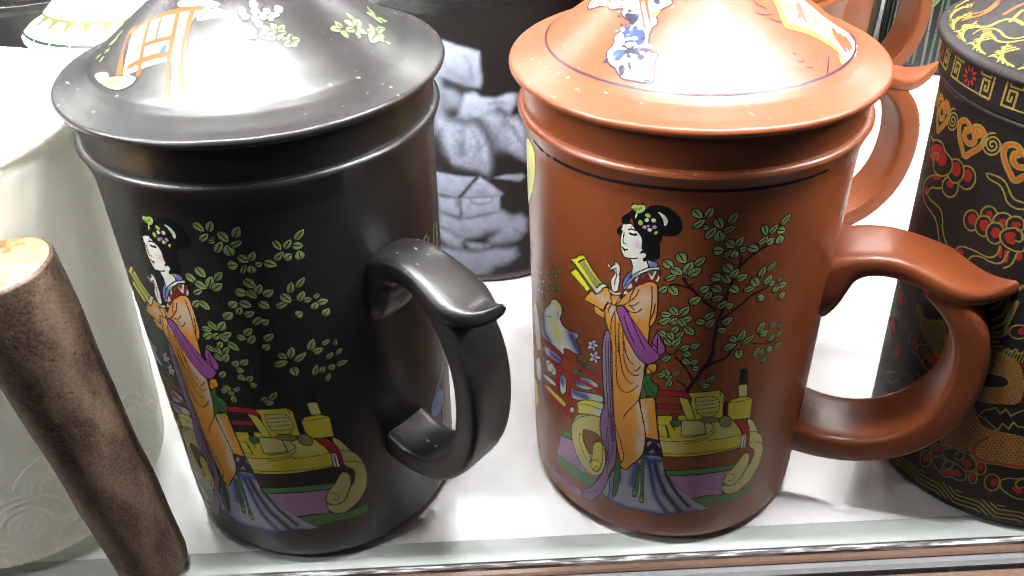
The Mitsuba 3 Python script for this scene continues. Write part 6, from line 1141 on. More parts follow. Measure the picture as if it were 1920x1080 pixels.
["dragon","E","dragonred",[[9.23,22.43],[9.59,22.72],[9.34,22.08]]]
["dragon","E","dragonred",[[10.13,23.15],[10.41,23.37],[10.22,22.88]]]
["dragon","E","dragonred",[[11.01,23.85],[11.32,24.08],[11.11,23.54]]]
["dragon","E","dragonred",[[11.89,24.52],[12.17,24.73],[11.98,24.23]]]
["dragon","E","dragonred",[[12.76,25.17],[13.11,25.43],[12.87,24.81]]]
["dragon","E","dragonred",[[13.62,25.8],[13.94,26.03],[13.73,25.46]]]
["dragon","E","dragonred",[[14.47,26.4],[14.76,26.6],[14.57,26.1]]]
["dragon","E","dragonred",[[15.32,26.98],[15.61,27.17],[15.42,26.68]]]
["dragon","E","dragonred",[[16.17,27.54],[16.48,27.75],[16.27,27.21]]]
["dragon","E","dragonred",[[17.01,28.09],[17.28,28.26],[17.1,27.79]]]
["dragon","E","dragonred",[[17.84,28.61],[18.11,28.77],[17.94,28.32]]]
["dragon","E","dragonred",[[18.68,29.11],[18.99,29.29],[18.79,28.77]]]
["dragon","E","dragonred",[[19.51,29.59],[19.88,29.79],[19.64,29.19]]]
["dragon","E","dragonred",[[20.34,30.05],[20.63,30.21],[20.45,29.74]]]
["dragon","E","dragonred",[[21.18,30.49],[21.45,30.64],[21.28,30.19]]]
["dragon","E","dragonred",[[11.71,23.39],[11.98,23.6],[11.8,23.11]]]
["dragon","E","dragonred",[[12.58,24.05],[12.85,24.24],[12.67,23.78]]]
["dragon","E","dragonred",[[13.45,24.68],[13.77,24.91],[13.56,24.35]]]
["dragon","E","dragonred",[[14.31,25.3],[14.63,25.53],[14.42,24.95]]]
["dragon","E","dragonred",[[15.16,25.89],[15.46,26.09],[15.26,25.57]]]
["dragon","E","dragonred",[[16.01,26.46],[16.31,26.66],[16.11,26.13]]]
["dragon","E","dragonred",[[16.85,27.01],[17.15,27.2],[16.96,26.69]]]
["dragon","E","dragonred",[[17.69,27.54],[17.99,27.72],[17.8,27.21]]]
["dragon","E","dragonred",[[18.53,28.04],[18.78,28.19],[18.62,27.77]]]
["dragon","E","dragonred",[[19.37,28.53],[19.65,28.69],[19.47,28.23]]]
["dragon","E","dragonred",[[20.2,29.0],[20.5,29.16],[20.31,28.68]]]
["dragon","E","dragonred",[[21.04,29.45],[21.31,29.59],[21.14,29.15]]]
["dragon","E","dragonred",[[11.53,22.25],[11.82,22.47],[11.62,21.95]]]
["dragon","E","dragonred",[[12.41,22.92],[12.69,23.13],[12.5,22.63]]]
["dragon","E","dragonred",[[13.28,23.56],[13.57,23.78],[13.37,23.26]]]
["dragon","E","dragonred",[[14.14,24.19],[14.47,24.42],[14.25,23.84]]]
["dragon","E","dragonred",[[15.0,24.79],[15.28,24.98],[15.09,24.48]]]
["dragon","E","dragonred",[[15.85,25.36],[16.14,25.56],[15.95,25.05]]]
["dragon","E","dragonred",[[16.69,25.92],[17.01,26.13],[16.81,25.58]]]
["dragon","E","dragonred",[[17.54,26.46],[17.85,26.65],[17.65,26.12]]]
["dragon","E","dragonred",[[18.38,26.97],[18.72,27.18],[18.5,26.6]]]
["dragon","E","dragonred",[[19.22,27.47],[19.45,27.61],[19.3,27.22]]]
["dragon","E","dragonred",[[20.06,27.95],[20.38,28.12],[20.17,27.6]]]
["dragon","E","dragonred",[[20.89,28.4],[21.17,28.55],[21.0,28.1]]]
["dragon","E","dragonred",[[21.73,28.84],[22.03,28.99],[21.84,28.51]]]
["dragon","E","dragonred",[[12.23,21.78],[12.56,22.03],[12.34,21.43]]]
["dragon","E","dragonred",[[13.1,22.43],[13.44,22.68],[13.21,22.08]]]
["dragon","E","dragonred",[[13.97,23.07],[14.3,23.31],[14.08,22.71]]]
["dragon","E","dragonred",[[14.83,23.68],[15.14,23.89],[14.93,23.35]]]
["dragon","E","dragonred",[[15.68,24.26],[16.03,24.5],[15.8,23.89]]]
["dragon","E","dragonred",[[16.54,24.83],[16.82,25.02],[16.64,24.52]]]
["dragon","E","dragonred",[[17.38,25.37],[17.68,25.56],[17.49,25.06]]]
["dragon","E","dragonred",[[18.23,25.9],[18.55,26.09],[18.34,25.55]]]
["dragon","E","dragonred",[[19.07,26.4],[19.35,26.56],[19.17,26.1]]]
["dragon","E","dragonred",[[19.91,26.89],[20.27,27.09],[20.04,26.49]]]
["dragon","E","dragonred",[[20.75,27.35],[21.08,27.52],[20.87,26.99]]]
["dragon","E","dragonred",[[21.59,27.79],[21.95,27.98],[21.73,27.4]]]
["dragon","E","dragonred",[[13.8,21.94],[14.1,22.16],[13.9,21.62]]]
["dragon","E","dragonred",[[14.66,22.56],[14.95,22.76],[14.76,22.25]]]
["dragon","E","dragonred",[[15.52,23.15],[15.83,23.36],[15.63,22.83]]]
["dragon","E","dragonred",[[16.38,23.73],[16.7,23.94],[16.49,23.38]]]
["dragon","E","dragonred",[[17.23,24.28],[17.51,24.46],[17.32,23.98]]]
["dragon","E","dragonred",[[18.07,24.81],[18.38,25.0],[18.18,24.48]]]
["dragon","E","dragonred",[[18.92,25.33],[19.22,25.5],[19.03,25.0]]]
["dragon","E","dragonred",[[19.76,25.82],[20.11,26.01],[19.89,25.44]]]
["dragon","E","dragonred",[[20.61,26.29],[20.88,26.44],[20.71,25.98]]]
["dragon","E","dragonred",[[21.45,26.74],[21.78,26.91],[21.57,26.38]]]
["dragon","E","dragonred",[[22.3,27.17],[22.58,27.31],[22.4,26.86]]]
["dragon","E","dragonred",[[16.21,22.62],[16.49,22.8],[16.31,22.33]]]
["dragon","E","dragonred",[[17.07,23.18],[17.35,23.36],[17.17,22.88]]]
["dragon","E","dragonred",[[17.92,23.72],[18.18,23.89],[18.01,23.44]]]
["dragon","E","dragonred",[[18.77,24.24],[19.07,24.42],[18.88,23.91]]]
["dragon","E","dragonred",[[19.62,24.74],[19.94,24.93],[19.73,24.38]]]
["dragon","E","dragonred",[[20.46,25.22],[20.76,25.38],[20.57,24.89]]]
["dragon","E","dragonred",[[21.31,25.68],[21.63,25.84],[21.43,25.33]]]
["dragon","E","dragonred",[[22.16,26.11],[22.5,26.29],[22.29,25.73]]]
["dragon","E","dragonred",[[17.76,22.62],[18.07,22.82],[17.87,22.29]]]
["dragon","E","dragonred",[[18.62,23.15],[18.92,23.34],[18.73,22.82]]]
["dragon","E","dragonred",[[19.47,23.66],[19.76,23.83],[19.57,23.34]]]
["dragon","E","dragonred",[[20.32,24.14],[20.57,24.28],[20.41,23.87]]]
["dragon","E","dragonred",[[21.17,24.61],[21.49,24.78],[21.28,24.25]]]
["dragon","E","dragonred",[[22.02,25.05],[22.26,25.18],[22.11,24.78]]]
["dragon","E","dragonred",[[19.32,22.57],[19.64,22.75],[19.43,22.22]]]
["dragon","E","dragonred",[[20.17,23.06],[20.47,23.23],[20.28,22.73]]]
["dragon","E","dragonred",[[21.02,23.53],[21.35,23.71],[21.14,23.16]]]
["dragon","E","dragonred",[[21.87,23.98],[22.17,24.14],[21.99,23.65]]]
["dragon","E","dragonred",[[22.73,24.42],[23.01,24.55],[22.83,24.11]]]
["dragon","E","dragonred",[[21.73,22.91],[22.04,23.07],[21.85,22.56]]]
["dragon","E","dragonred",[[22.59,23.35],[22.88,23.49],[22.7,23.03]]]
["dragon","E","dragonred",[[-5.59,33.09],[-5.04,32.9],[-5.91,32.45]]]
["dragon","E","dragonred",[[-4.3,32.63],[-3.98,32.5],[-4.49,32.24]]]
["dragon","E","dragonred",[[-7.0,31.83],[-6.51,31.69],[-7.3,31.26]]]
["dragon","E","dragonred",[[-5.66,31.42],[-5.23,31.28],[-5.91,30.92]]]
["dragon","E","dragonred",[[-4.36,30.97],[-3.94,30.8],[-4.61,30.46]]]
["dragon","E","dragonred",[[-9.97,30.78],[-9.46,30.69],[-10.28,30.2]]]
["dragon","E","dragonred",[[-8.49,30.49],[-8.09,30.4],[-8.73,30.04]]]
["dragon","E","dragonred",[[-7.08,30.14],[-6.61,30.01],[-7.36,29.6]]]
["dragon","E","dragonred",[[-5.73,29.74],[-5.31,29.6],[-5.98,29.25]]]
["dragon","E","dragonred",[[-4.42,29.29],[-3.83,29.07],[-4.77,28.58]]]
["dragon","E","dragonred",[[-10.08,29.05],[-9.53,28.96],[-10.41,28.45]]]
["dragon","E","dragonred",[[-8.58,28.78],[-8.1,28.67],[-8.88,28.22]]]
["dragon","E","dragonred",[[-7.16,28.44],[-6.69,28.31],[-7.44,27.9]]]
["dragon","E","dragonred",[[-5.8,28.05],[-5.37,27.91],[-6.05,27.54]]]
["dragon","E","dragonred",[[-4.49,27.6],[-4.08,27.45],[-4.72,27.12]]]
["dragon","E","dragonred",[[-11.78,27.5],[-11.23,27.45],[-12.12,26.9]]]
["dragon","E","dragonred",[[-10.19,27.32],[-9.62,27.23],[-10.53,26.69]]]
["dragon","E","dragonred",[[-8.68,27.05],[-8.18,26.95],[-8.98,26.48]]]
["dragon","E","dragonred",[[-7.25,26.73],[-6.71,26.58],[-7.56,26.1]]]
["dragon","E","dragonred",[[-5.87,26.34],[-5.41,26.19],[-6.14,25.79]]]
["dragon","E","dragonred",[[-8.77,25.31],[-8.26,25.21],[-9.08,24.72]]]
["dragon","E","dragonred",[[-7.33,24.99],[-6.76,24.85],[-7.67,24.33]]]
["dragon","E","dragonred",[[-5.94,24.61],[-5.45,24.46],[-6.24,24.02]]]
["dragon","P","clay",[[6.65,46.57],[11.31,47.87],[12.78,47.32],[13.3,45.85],[12.18,44.34],[7.39,42.2]],0.3,1,[],"gilt"]
["dragon","P","clay",[[9.47,33.84],[10.02,36.13],[11.61,37.4],[12.23,38.12],[13.59,36.89],[14.4,38.84],[15.84,37.2],[16.73,38.75],[17.92,40.01],[19.23,39.75],[20.43,35.17],[18.03,34.64],[16.74,35.66],[16.35,33.13],[14.74,34.34],[14.33,31.76],[12.8,32.55],[12.15,32.99],[10.85,33.85]],0.4,0,[],"gilt"]
["dragon","L","gilt",[[12.94,28.62],[11.1,25.93],[10.63,23.16],[11.75,20.9],[14.04,20.73],[16.76,21.92],[19.95,22.05],[23.21,22.77]],1.5]
["dragon","L","dragonred",[[12.94,28.62],[11.1,25.93],[10.63,23.16],[11.75,20.9],[14.04,20.73],[16.76,21.92],[19.95,22.05],[23.21,22.77]],0.9]
["dragon","L","gilt",[[4.83,64.11],[6.19,66.02],[6.64,67.8]],0.75]
["dragon","L","gilt",[[5.8,61.47],[7.85,64.14],[7.51,69.0]],0.75]
["dragon","L","gilt",[[6.33,59.35],[8.81,62.65],[8.11,67.77]],0.75]
["dragon","L","gilt",[[6.33,58.13],[8.74,59.42],[9.15,63.61],[9.38,68.38]],0.75]
["dragon","L","gilt",[[6.87,57.21],[8.74,58.21],[9.6,60.66]],0.75]
["dragon","L","gilt",[[7.23,55.76],[8.26,56.53]],0.75]
["dragon","L","gilt",[[8.63,65.7],[8.96,67.79],[9.21,68.49]],0.75]
["dragon","L","gilt",[[8.44,70.98],[9.53,72.98]],0.75]
["dragon","P","clay",[[13.29,61.77],[13.33,61.03],[13.1,60.28],[12.63,59.63],[11.98,59.19],[11.26,59.01],[10.58,59.12],[10.05,59.51],[9.74,60.12],[9.7,60.87],[9.95,61.64],[10.44,62.3],[11.08,62.76],[11.79,62.93],[12.46,62.8],[12.98,62.39]],0.42,0,[],"gilt"]
["dragon","P","dragonred",[[13.25,61.95],[13.27,61.53],[13.13,61.11],[12.86,60.75],[12.5,60.5],[12.09,60.41],[11.71,60.47],[11.41,60.69],[11.23,61.04],[11.21,61.46],[11.35,61.88],[11.62,62.25],[11.99,62.5],[12.39,62.6],[12.77,62.52],[13.07,62.29]],0,0,[],"ink"]
["dragon","L","gilt",[[7.18,54.08],[8.26,55.29],[9.37,55.67]],0.5]
["dragon","L","gilt",[[9.92,53.48],[10.47,56.03],[11.35,54.82],[12.32,56.71],[12.78,54.88],[13.79,56.16]],0.5]
["dragon","P","clay",[[1.79,13.47],[1.93,12.41],[1.84,11.34],[1.54,10.42],[1.07,9.8],[0.5,9.56],[-0.09,9.75],[-0.6,10.33],[-0.96,11.22],[-1.1,12.29],[-1.0,13.38],[-0.68,14.31],[-0.19,14.93],[0.38,15.17],[0.95,14.97],[1.45,14.38]],0.42,0,[],"gilt"]
["dragon","P","dragonred",[[1.4,13.6],[1.47,12.99],[1.4,12.35],[1.18,11.8],[0.86,11.4],[0.49,11.23],[0.11,11.3],[-0.21,11.61],[-0.42,12.11],[-0.49,12.73],[-0.41,13.37],[-0.18,13.94],[0.14,14.33],[0.52,14.51],[0.89,14.43],[1.2,14.11]],0,0,[],"ink"]
["dragon","P","clay",[[4.31,18.45],[4.36,17.67],[4.17,16.83],[3.77,16.05],[3.2,15.46],[2.57,15.13],[1.95,15.12],[1.46,15.43],[1.16,16.03],[1.12,16.82],[1.32,17.68],[1.75,18.48],[2.32,19.09],[2.96,19.41],[3.55,19.4],[4.03,19.06]],0.42,0,[],"gilt"]
["dragon","P","dragonred",[[3.82,18.43],[3.83,17.98],[3.67,17.46],[3.36,16.96],[2.94,16.55],[2.48,16.29],[2.05,16.22],[1.72,16.35],[1.53,16.67],[1.53,17.13],[1.7,17.65],[2.03,18.17],[2.45,18.58],[2.9,18.84],[3.32,18.9],[3.64,18.75]],0,0,[],"ink"]
["dragon","P","clay",[[13.65,14.74],[13.76,13.97],[13.72,13.23],[13.54,12.65],[13.23,12.31],[12.86,12.25],[12.47,12.49],[12.13,13.0],[11.88,13.69],[11.78,14.46],[11.82,15.19],[12.01,15.77],[12.32,16.12],[12.69,16.18],[13.07,15.94],[13.41,15.43]],0.42,0,[],"gilt"]
["dragon","P","dragonred",[[13.21,14.92],[13.28,14.38],[13.25,13.86],[13.1,13.44],[12.87,13.19],[12.6,13.14],[12.31,13.3],[12.07,13.65],[11.9,14.13],[11.82,14.67],[11.86,15.19],[12.01,15.6],[12.24,15.86],[12.51,15.91],[12.79,15.75],[13.04,15.4]],0,0,[],"ink"]
["dragon","P","clay",[[14.78,18.81],[14.89,17.97],[14.81,17.16],[14.56,16.51],[14.17,16.12],[13.71,16.03],[13.23,16.28],[12.83,16.81],[12.55,17.55],[12.45,18.39],[12.53,19.2],[12.78,19.85],[13.17,20.25],[13.64,20.34],[14.1,20.09],[14.51,19.55]],0.42,0,[],"gilt"]
["dragon","P","dragonred",[[14.2,18.92],[14.27,18.39],[14.24,17.88],[14.11,17.49],[13.9,17.25],[13.64,17.22],[13.37,17.39],[13.13,17.74],[12.96,18.22],[12.89,18.75],[12.92,19.25],[13.05,19.65],[13.26,19.88],[13.52,19.92],[13.79,19.74],[14.03,19.39]],0,0,[],"ink"]
["dragon","P","clay",[[18.75,15.6],[18.89,14.5],[18.76,13.45],[18.38,12.61],[17.82,12.11],[17.14,12.02],[16.47,12.35],[15.9,13.06],[15.53,14.03],[15.4,15.13],[15.53,16.18],[15.91,17.03],[16.48,17.54],[17.14,17.64],[17.8,17.3],[18.36,16.58]],0.42,0,[],"gilt"]
["dragon","P","dragonred",[[18.3,15.4],[18.37,14.85],[18.31,14.33],[18.13,13.91],[17.85,13.66],[17.52,13.62],[17.19,13.8],[16.91,14.15],[16.72,14.64],[16.65,15.19],[16.72,15.71],[16.9,16.13],[17.18,16.38],[17.5,16.42],[17.83,16.25],[18.11,15.89]],0,0,[],"ink"]
["dragon","P","clay",[[3.98,17.78],[4.59,19.3],[6.44,20.83],[9.04,21.32],[10.91,20.82],[12.56,19.27],[12.64,17.17],[11.56,15.66],[9.59,15.27],[6.24,16.42],[4.83,16.26]],0.42,1,[],"gilt"]
["dragon","P","dragonred",[[8.97,17.87],[10.07,19.45],[11.56,18.67],[11.38,16.41],[10.27,16.14]],0,1,[],"ink"]
["dragon","L","gilt",[[7.22,18.83],[7.49,20.29],[8.82,20.97],[9.39,19.86],[8.92,18.06],[7.83,17.54],[7.18,18.37]],0.42]
["dragon","P","clay",[[1.99,14.08],[3.77,15.89],[5.74,15.84],[7.48,16.44],[9.75,15.81],[11.23,14.59],[11.34,12.25],[9.35,11.16],[8.02,11.57],[6.75,10.22],[4.18,11.39],[2.59,12.35]],0.42,1,[],"gilt"]
["dragon","P","dragonred",[[4.57,12.57],[6.13,12.85],[7.92,14.57],[9.76,14.51],[10.43,12.98],[8.46,12.32],[6.85,11.17],[5.2,11.28]],0,1,[],"ink"]
["dragon","L","gilt",[[5.4,13.2],[5.28,15.07],[6.59,16.24],[7.66,15.69],[7.08,13.54],[6.04,13.23]],0.42]
["dragon","P","clay",[[18.53,15.93],[19.71,17.73],[22.02,18.17],[23.41,19.05],[25.48,18.34],[27.19,12.23],[24.13,11.26],[21.62,12.4],[19.71,13.4]],0.42,1,[],"gilt"]
["dragon","P","dragonred",[[21.25,14.89],[22.64,15.81],[24.59,14.67],[24.4,13.31],[22.67,13.65]],0,1,[],"ink"]
["dragon","L","gilt",[[24.01,15.8],[23.11,15.1],[21.99,16.23],[22.37,17.87],[23.51,18.66]],0.42]
''',
'dragonlid': '''
["lid","L","flame",[[-32.36,10.62],[-30.57,9.1],[-27.55,9.81],[-24.58,12.8]],0.9]
["lid","L","flame",[[-30.27,11.69],[-27.86,10.41],[-23.4,14.54]],0.8]
["lid","L","gilt",[[-33.63,7.74],[-32.88,4.02],[-31.13,2.12],[-28.33,3.19],[-26.64,1.91],[-26.53,-1.97]],0.9]
["lid","L","gilt",[[-34.22,2.15],[-32.66,2.57],[-31.04,1.05],[-30.66,-1.27],[-31.09,-4.12],[-30.3,-6.08],[-28.63,-6.54]],0.5]
["lid","L","gilt",[[-34.23,-1.5],[-33.36,0.3],[-32.3,0.16],[-32.38,-1.95],[-32.91,-4.47],[-31.65,-6.62],[-29.08,-7.53]],0.5]
["lid","L","flame",[[-26.7,5.43],[-23.58,7.04],[-22.05,7.3]],1.0]
["lid","L","gilt",[[-27.57,1.13],[-24.67,3.62],[-23.55,4.28]],0.8]
["lid","P","flame",[[-31.68,-0.06],[-31.92,-0.37],[-32.25,-0.47],[-32.58,-0.32],[-32.86,0.05],[-33.04,0.55],[-33.06,1.1],[-32.99,1.5],[-32.75,1.82],[-32.45,1.87],[-32.11,1.72],[-31.83,1.35],[-31.63,0.89],[-31.58,0.38]],0,0,[],"ink"]
''',
'soft': '''
[0.95,0.5,[[-15.3,90.8],[-12.3,92.2],[-9.2,91.4],[-5.3,90.4],[-1.0,88.7],[-1.0,83.9],[-0.5,80.2],[-0.9,76.4],[-5.1,77.4],[-9.5,78.7],[-13.6,80.3],[-16.0,81.0]]]
[0.62,2.2,[[-14.8,84.0],[-10.1,85.0],[-6.1,83.5],[-4.0,80.3],[-5.9,77.9],[-10.4,79.2],[-14.6,80.7]]]
[-0.4,0.5,[[-6.1,87.4],[-4.8,86.7],[-3.4,83.5],[-3.8,80.7],[-4.4,82.1],[-4.7,85.4]]]
[0.75,1.2,[[-18.2,79.3],[-14.5,81.7],[-14.0,75.6],[-13.0,68.9],[-13.8,64.8],[-16.7,65.5],[-19.1,68.1]]]
[0.62,1.2,[[-13.9,76.5],[-10.1,76.3],[-7.1,73.1],[-7.8,69.2],[-12.5,68.4],[-13.7,72.7]]]
[0.95,0.6,[[-7.7,70.2],[-6.1,74.6],[-3.4,75.3],[-0.8,73.5],[3.7,72.8],[8.3,74.1],[10.7,73.0],[10.1,70.0],[8.2,66.9],[4.5,69.8],[-1.0,67.2],[-5.7,65.3],[-9.6,66.2]]]
[0.72,1.6,[[-1.9,67.3],[2.2,69.0],[5.8,66.7],[7.5,61.5],[7.8,53.8],[4.9,52.7],[2.3,59.1],[-0.2,64.3]]]
[0.85,0.9,[[7.6,65.5],[10.5,65.3],[13.6,61.4],[13.7,48.0],[10.2,50.8],[7.8,53.8],[7.0,60.6]]]
[0.7,1.3,[[-18.1,67.2],[-13.7,65.8],[-6.6,65.3],[-3.9,64.9],[-0.3,62.3],[2.2,55.5],[1.5,48.8],[-0.1,44.2],[-3.8,46.4],[-11.4,48.2],[-15.6,53.4],[-17.7,59.2]]]
[-0.55,1.0,[[-9.9,57.6],[-6.5,58.3],[-6.3,53.7],[-9.2,52.0]]]
[-0.4,0.9,[[-5.1,58.3],[-2.8,57.8],[-2.0,54.2],[-4.9,53.2]]]
[-0.4,1.0,[[-13.5,68.8],[-9.1,70.1],[-7.5,65.3],[-12.3,64.5]]]
[-0.5,1.2,[[-8.9,65.2],[-4.7,66.3],[-5.0,61.4],[-8.3,60.3]]]
[-0.8,1.2,[[-18.8,59.1],[-15.6,60.6],[-14.6,53.5],[-11.0,47.4],[-18.9,45.4]]]
[-0.9,1.0,[[2.1,51.9],[5.0,54.2],[7.7,51.2],[13.7,47.5],[13.6,44.3],[1.8,45.1]]]
[-0.65,0.8,[[-2.5,65.8],[0.6,62.7],[2.5,57.0],[2.8,51.9],[1.4,52.0],[0.2,58.2],[-2.4,62.8]]]
[-0.5,0.5,[[-13.2,79.9],[-8.2,78.1],[-7.4,75.5],[-13.4,76.6]]]
[-0.85,1.0,[[-19.7,49.0],[-11.5,47.4],[-3.8,46.7],[0.8,43.8],[13.6,46.9],[13.6,43.8],[1.3,43.4],[-18.9,44.6]]]
[-0.35,0.3,[[1.0,71.5],[5.5,72.1],[7.8,70.3],[5.0,70.4],[1.4,70.5]]]
[-0.35,0.3,[[7.6,64.5],[10.4,61.0],[12.8,55.5],[13.7,52.2],[9.8,58.1]]]
[0.8,0.5,[[-6.3,62.8],[-3.7,59.3],[-3.1,52.2],[-5.1,49.0],[-7.1,55.2]]]
[0.7,0.4,[[-13.3,56.8],[-11.8,58.0],[-10.9,49.3],[-12.1,48.9]]]
[0.7,0.4,[[-1.6,54.7],[-0.1,55.7],[-0.0,46.8],[-1.2,46.9]]]
[-1,0.5,[[-8.7,92.6],[-6.0,93.7],[-3.0,91.9],[-2.6,90.6],[-5.3,90.8],[-8.3,91.2]]]
[-1,0.6,[[-1.1,76.9],[1.2,78.2],[3.8,75.6],[3.3,73.8],[-1.2,74.5]]]
[-1,0.6,[[5.6,75.4],[8.0,78.0],[10.3,75.7],[8.3,74.1]]]
[0.62,0.4,[[-18.6,45.0],[-11.4,44.6],[-4.6,44.3],[-7.6,40.4],[-11.1,35.9],[-14.8,36.3],[-18.8,36.5]]]
[0.66,0.4,[[-2.7,44.3],[0.7,41.5],[5.1,37.3],[4.5,36.7],[-1.8,36.5],[-9.4,36.0],[-6.0,40.5]]]
[-0.3,1.0,[[-4.1,39.6],[-0.9,39.8],[-0.6,37.3],[-3.8,37.2]]]
[-0.25,0.4,[[-4.3,42.1],[0.3,41.5],[0.3,40.8],[-4.4,41.4]]]
[0.58,0.4,[[-9.6,35.8],[-1.8,36.2],[3.7,36.5],[3.7,30.6],[-2.9,29.7],[-9.7,27.8]]]
[-0.45,0.4,[[-7.0,36.0],[-6.5,33.7],[-2.8,33.1],[0.8,33.9],[1.7,36.0],[1.1,36.1],[0.3,34.6],[-2.7,34.2],[-5.9,34.9],[-6.0,36.0]]]
[0.55,0.6,[[-18.4,35.4],[-10.3,35.3],[-10.3,28.2],[-14.5,28.8],[-18.5,29.4]]]
[-0.5,0.5,[[-12.0,34.7],[-10.1,34.9],[-10.5,32.3],[-11.9,32.4]]]
[-0.35,0.4,[[-18.7,29.4],[-10.3,28.2],[-10.3,27.5],[-18.8,28.6]]]
[0.52,0.9,[[-18.5,28.5],[-10.3,27.2],[-6.2,28.2],[0.3,29.5],[4.3,30.5],[7.5,27.8],[6.5,22.8],[-0.0,22.1],[-5.8,19.8],[-10.0,19.0],[-14.5,21.7],[-18.9,23.7]]]
[0.5,0.9,[[3.2,22.3],[6.7,27.4],[10.9,27.8],[13.4,25.1],[13.1,20.9],[10.6,17.7],[5.5,16.7],[-1.0,16.9],[-0.1,19.7]]]
[-0.3,0.8,[[-2.4,23.6],[2.5,23.3],[-0.1,19.7],[-2.5,19.8]]]
[-0.3,0.5,[[8.2,23.4],[11.1,20.5],[12.4,19.7],[11.1,19.3],[8.6,21.9]]]
[-0.3,0.8,[[7.1,28.3],[10.0,26.8],[8.7,25.7],[6.6,26.5]]]
[0.48,0.9,[[-19.0,22.2],[-14.6,21.2],[-10.0,18.8],[-10.6,14.6],[-15.4,15.3],[-18.9,17.9]]]
[0.5,0.7,[[-8.4,17.7],[-4.3,17.4],[-0.6,16.4],[-4.0,14.8],[-7.7,15.3]]]
[0.45,1.0,[[-19.2,13.9],[-13.3,14.0],[-6.1,13.7],[1.4,15.0],[8.8,14.2],[9.6,11.1],[6.2,8.3],[1.1,7.5],[-1.5,4.1],[-5.7,3.1],[-11.5,7.1],[-18.0,11.3]]]
[0.6,0.4,[[2.4,43.8],[6.3,44.4],[12.0,43.8],[13.1,42.5],[11.1,41.1],[6.3,42.7]]]
[-0.7,0.25,[[-6.1,95.3],[-6.1,95.2],[-6.0,95.3]]]
[-0.9,0.2,[[2.0,101.2],[3.5,100.6],[4.3,99.9],[5.2,100.6],[6.3,100.8],[5.3,99.9],[4.4,99.2],[3.5,100.1]]]
''',
}
# ---------------------------------------------------------------- materials
def speck(p, k=1.0):
    return noise(p.x * 2600 * k, p.y * 2600 * k, p.z * 2600 * k)
def dust(p):
    """sparse pale specks of dust and small scuffs"""
    x, y = p.x * .8 + p.y * .6, p.y * .8 - p.x * .6
    a = noise(x * 1100, y * 650 + p.z * 300, p.z * 900 + x * 211); b = noise(p.x * 130 + 7, p.y * 130, p.z * 130)
    return smoothstep(.85, .95, a) * smoothstep(.4, .7, b)
def clay(key, base, dark, rough, spec, dust_amount):
    def col(p, n, uv):
        q = fbm(p.x * 45, p.y * 45, p.z * 45, 3); g = speck(p)
        cc = mix(base, dark, smoothstep(.3, .75, q) * .45 + smoothstep(.6, .95, g) * .3)
        return mix(cc, (.55, .53, .5), dust(p) * dust_amount * smoothstep(.2, .8, n.z))
    def ro(p, n, uv): return rough + .1 * (fbm(p.x * 160, p.y * 160, p.z * 160, 2) - .5) + .25 * dust(p) * dust_amount
    def bm(p, n, uv): return fbm(p.x * 900, p.y * 900, p.z * 900, 2)
    mat(key, bump({'type': 'principled', 'base_color': proc(col), 'roughness': proc(ro), 'specular': spec}, bm, 2.2e-5))
clay('red_clay', (.168, .043, .0138), (.128, .032, .0105), .35, .47, .16)
clay('orange_clay', (.165, .042, .011), (.13, .032, .009), .48, .28, .12)
clay('black_clay', (.0115, .0108, .0108), (.007, .0068, .007), .34, .54, .25)
mat('print', {'type': 'principled', 'base_color': {'type': 'mesh_attribute', 'name': 'vertex_color'}, 'roughness': .36, 'specular': .32})
mat('print_matt', {'type': 'principled', 'base_color': {'type': 'mesh_attribute', 'name': 'vertex_color'}, 'roughness': .5, 'specular': .14})
def shelf_col(p, n, uv): return mix((.80, .81, .80), (.74, .755, .74), smoothstep(.4, .7, fbm(p.x * 40, p.y * 40 + p.x * 25, 0, 3)))
mat('shelf_white', {'type': 'principled', 'base_color': proc(shelf_col), 'roughness': .22, 'specular': .45})

# ---------------------------------------------------------------- the display shelf
def box(x0, x1, y0, y1, z0, z1, ch=0.0):
    if not ch: return trimesh.creation.box(bounds=[[x0, y0, z0], [x1, y1, z1]])
    pts = [[x, y, z] for x in (x0, x1) for y in (y0, y1) for z in (z0, z1)]
    out = [[p[k] + (ch if k != a else 0) * (1 if p[k] in (x0, y0, z0) and p[k] == (x0, y0, z0)[k] else -1) for k in range(3)] for p in pts for a in range(3)]
    return trimesh.convex.convex_hull(np.array(out))
EDGE = 0.1535
put('shelf', box(-1.6, 1.6, .1595, 1.6, -.004, 0), 'shelf_white'); tag('shelf', 'white glossy display shelf under the mugs', kind='structure')

# ---------------------------------------------------------------- unseen lamps above the shelf, out of view
def led_row(y, z, power, xs):
    k = sum(q.startswith('led_strip') and q.endswith('housing') for q in scene); key = 'led_strip' if not k else f'led_strip_{k:03d}'
    scene[key + '__housing'] = ply(box(xs[0] - .05, xs[-1] + .05, y - .012, y + .012, z + .002, z + .012, .002), 'trim_metal')
    for x in xs:
        put(key + '__led', trimesh.Trimesh([[x - .022, y - .005, z], [x + .022, y - .005, z], [x + .022, y + .005, z], [x - .022, y + .005, z]], [[0, 2, 1], [0, 3, 2]]), 'lamp_white', False,
            emitter={'type': 'area', 'radiance': rgb(*power)})
    tag(key, ('unseen row of white LEDs in a metal strip, placed to light the mug lids', 'unseen row of white LEDs farther back, placed to brighten the shelf and lid rims', 'unseen short row of white LEDs at the front left, placed to brighten the pale pot')[k], 'lamp', 'unseen LED strips above the shelf')
mat('trim_metal', {'type': 'roughconductor', 'material': 'Al', 'alpha': .22})
mat('lamp_white', {'type': 'diffuse', 'reflectance': rgb(.8, .8, .8)})
mat('case_white', {'type': 'diffuse', 'reflectance': rgb(.78, .78, .77)})
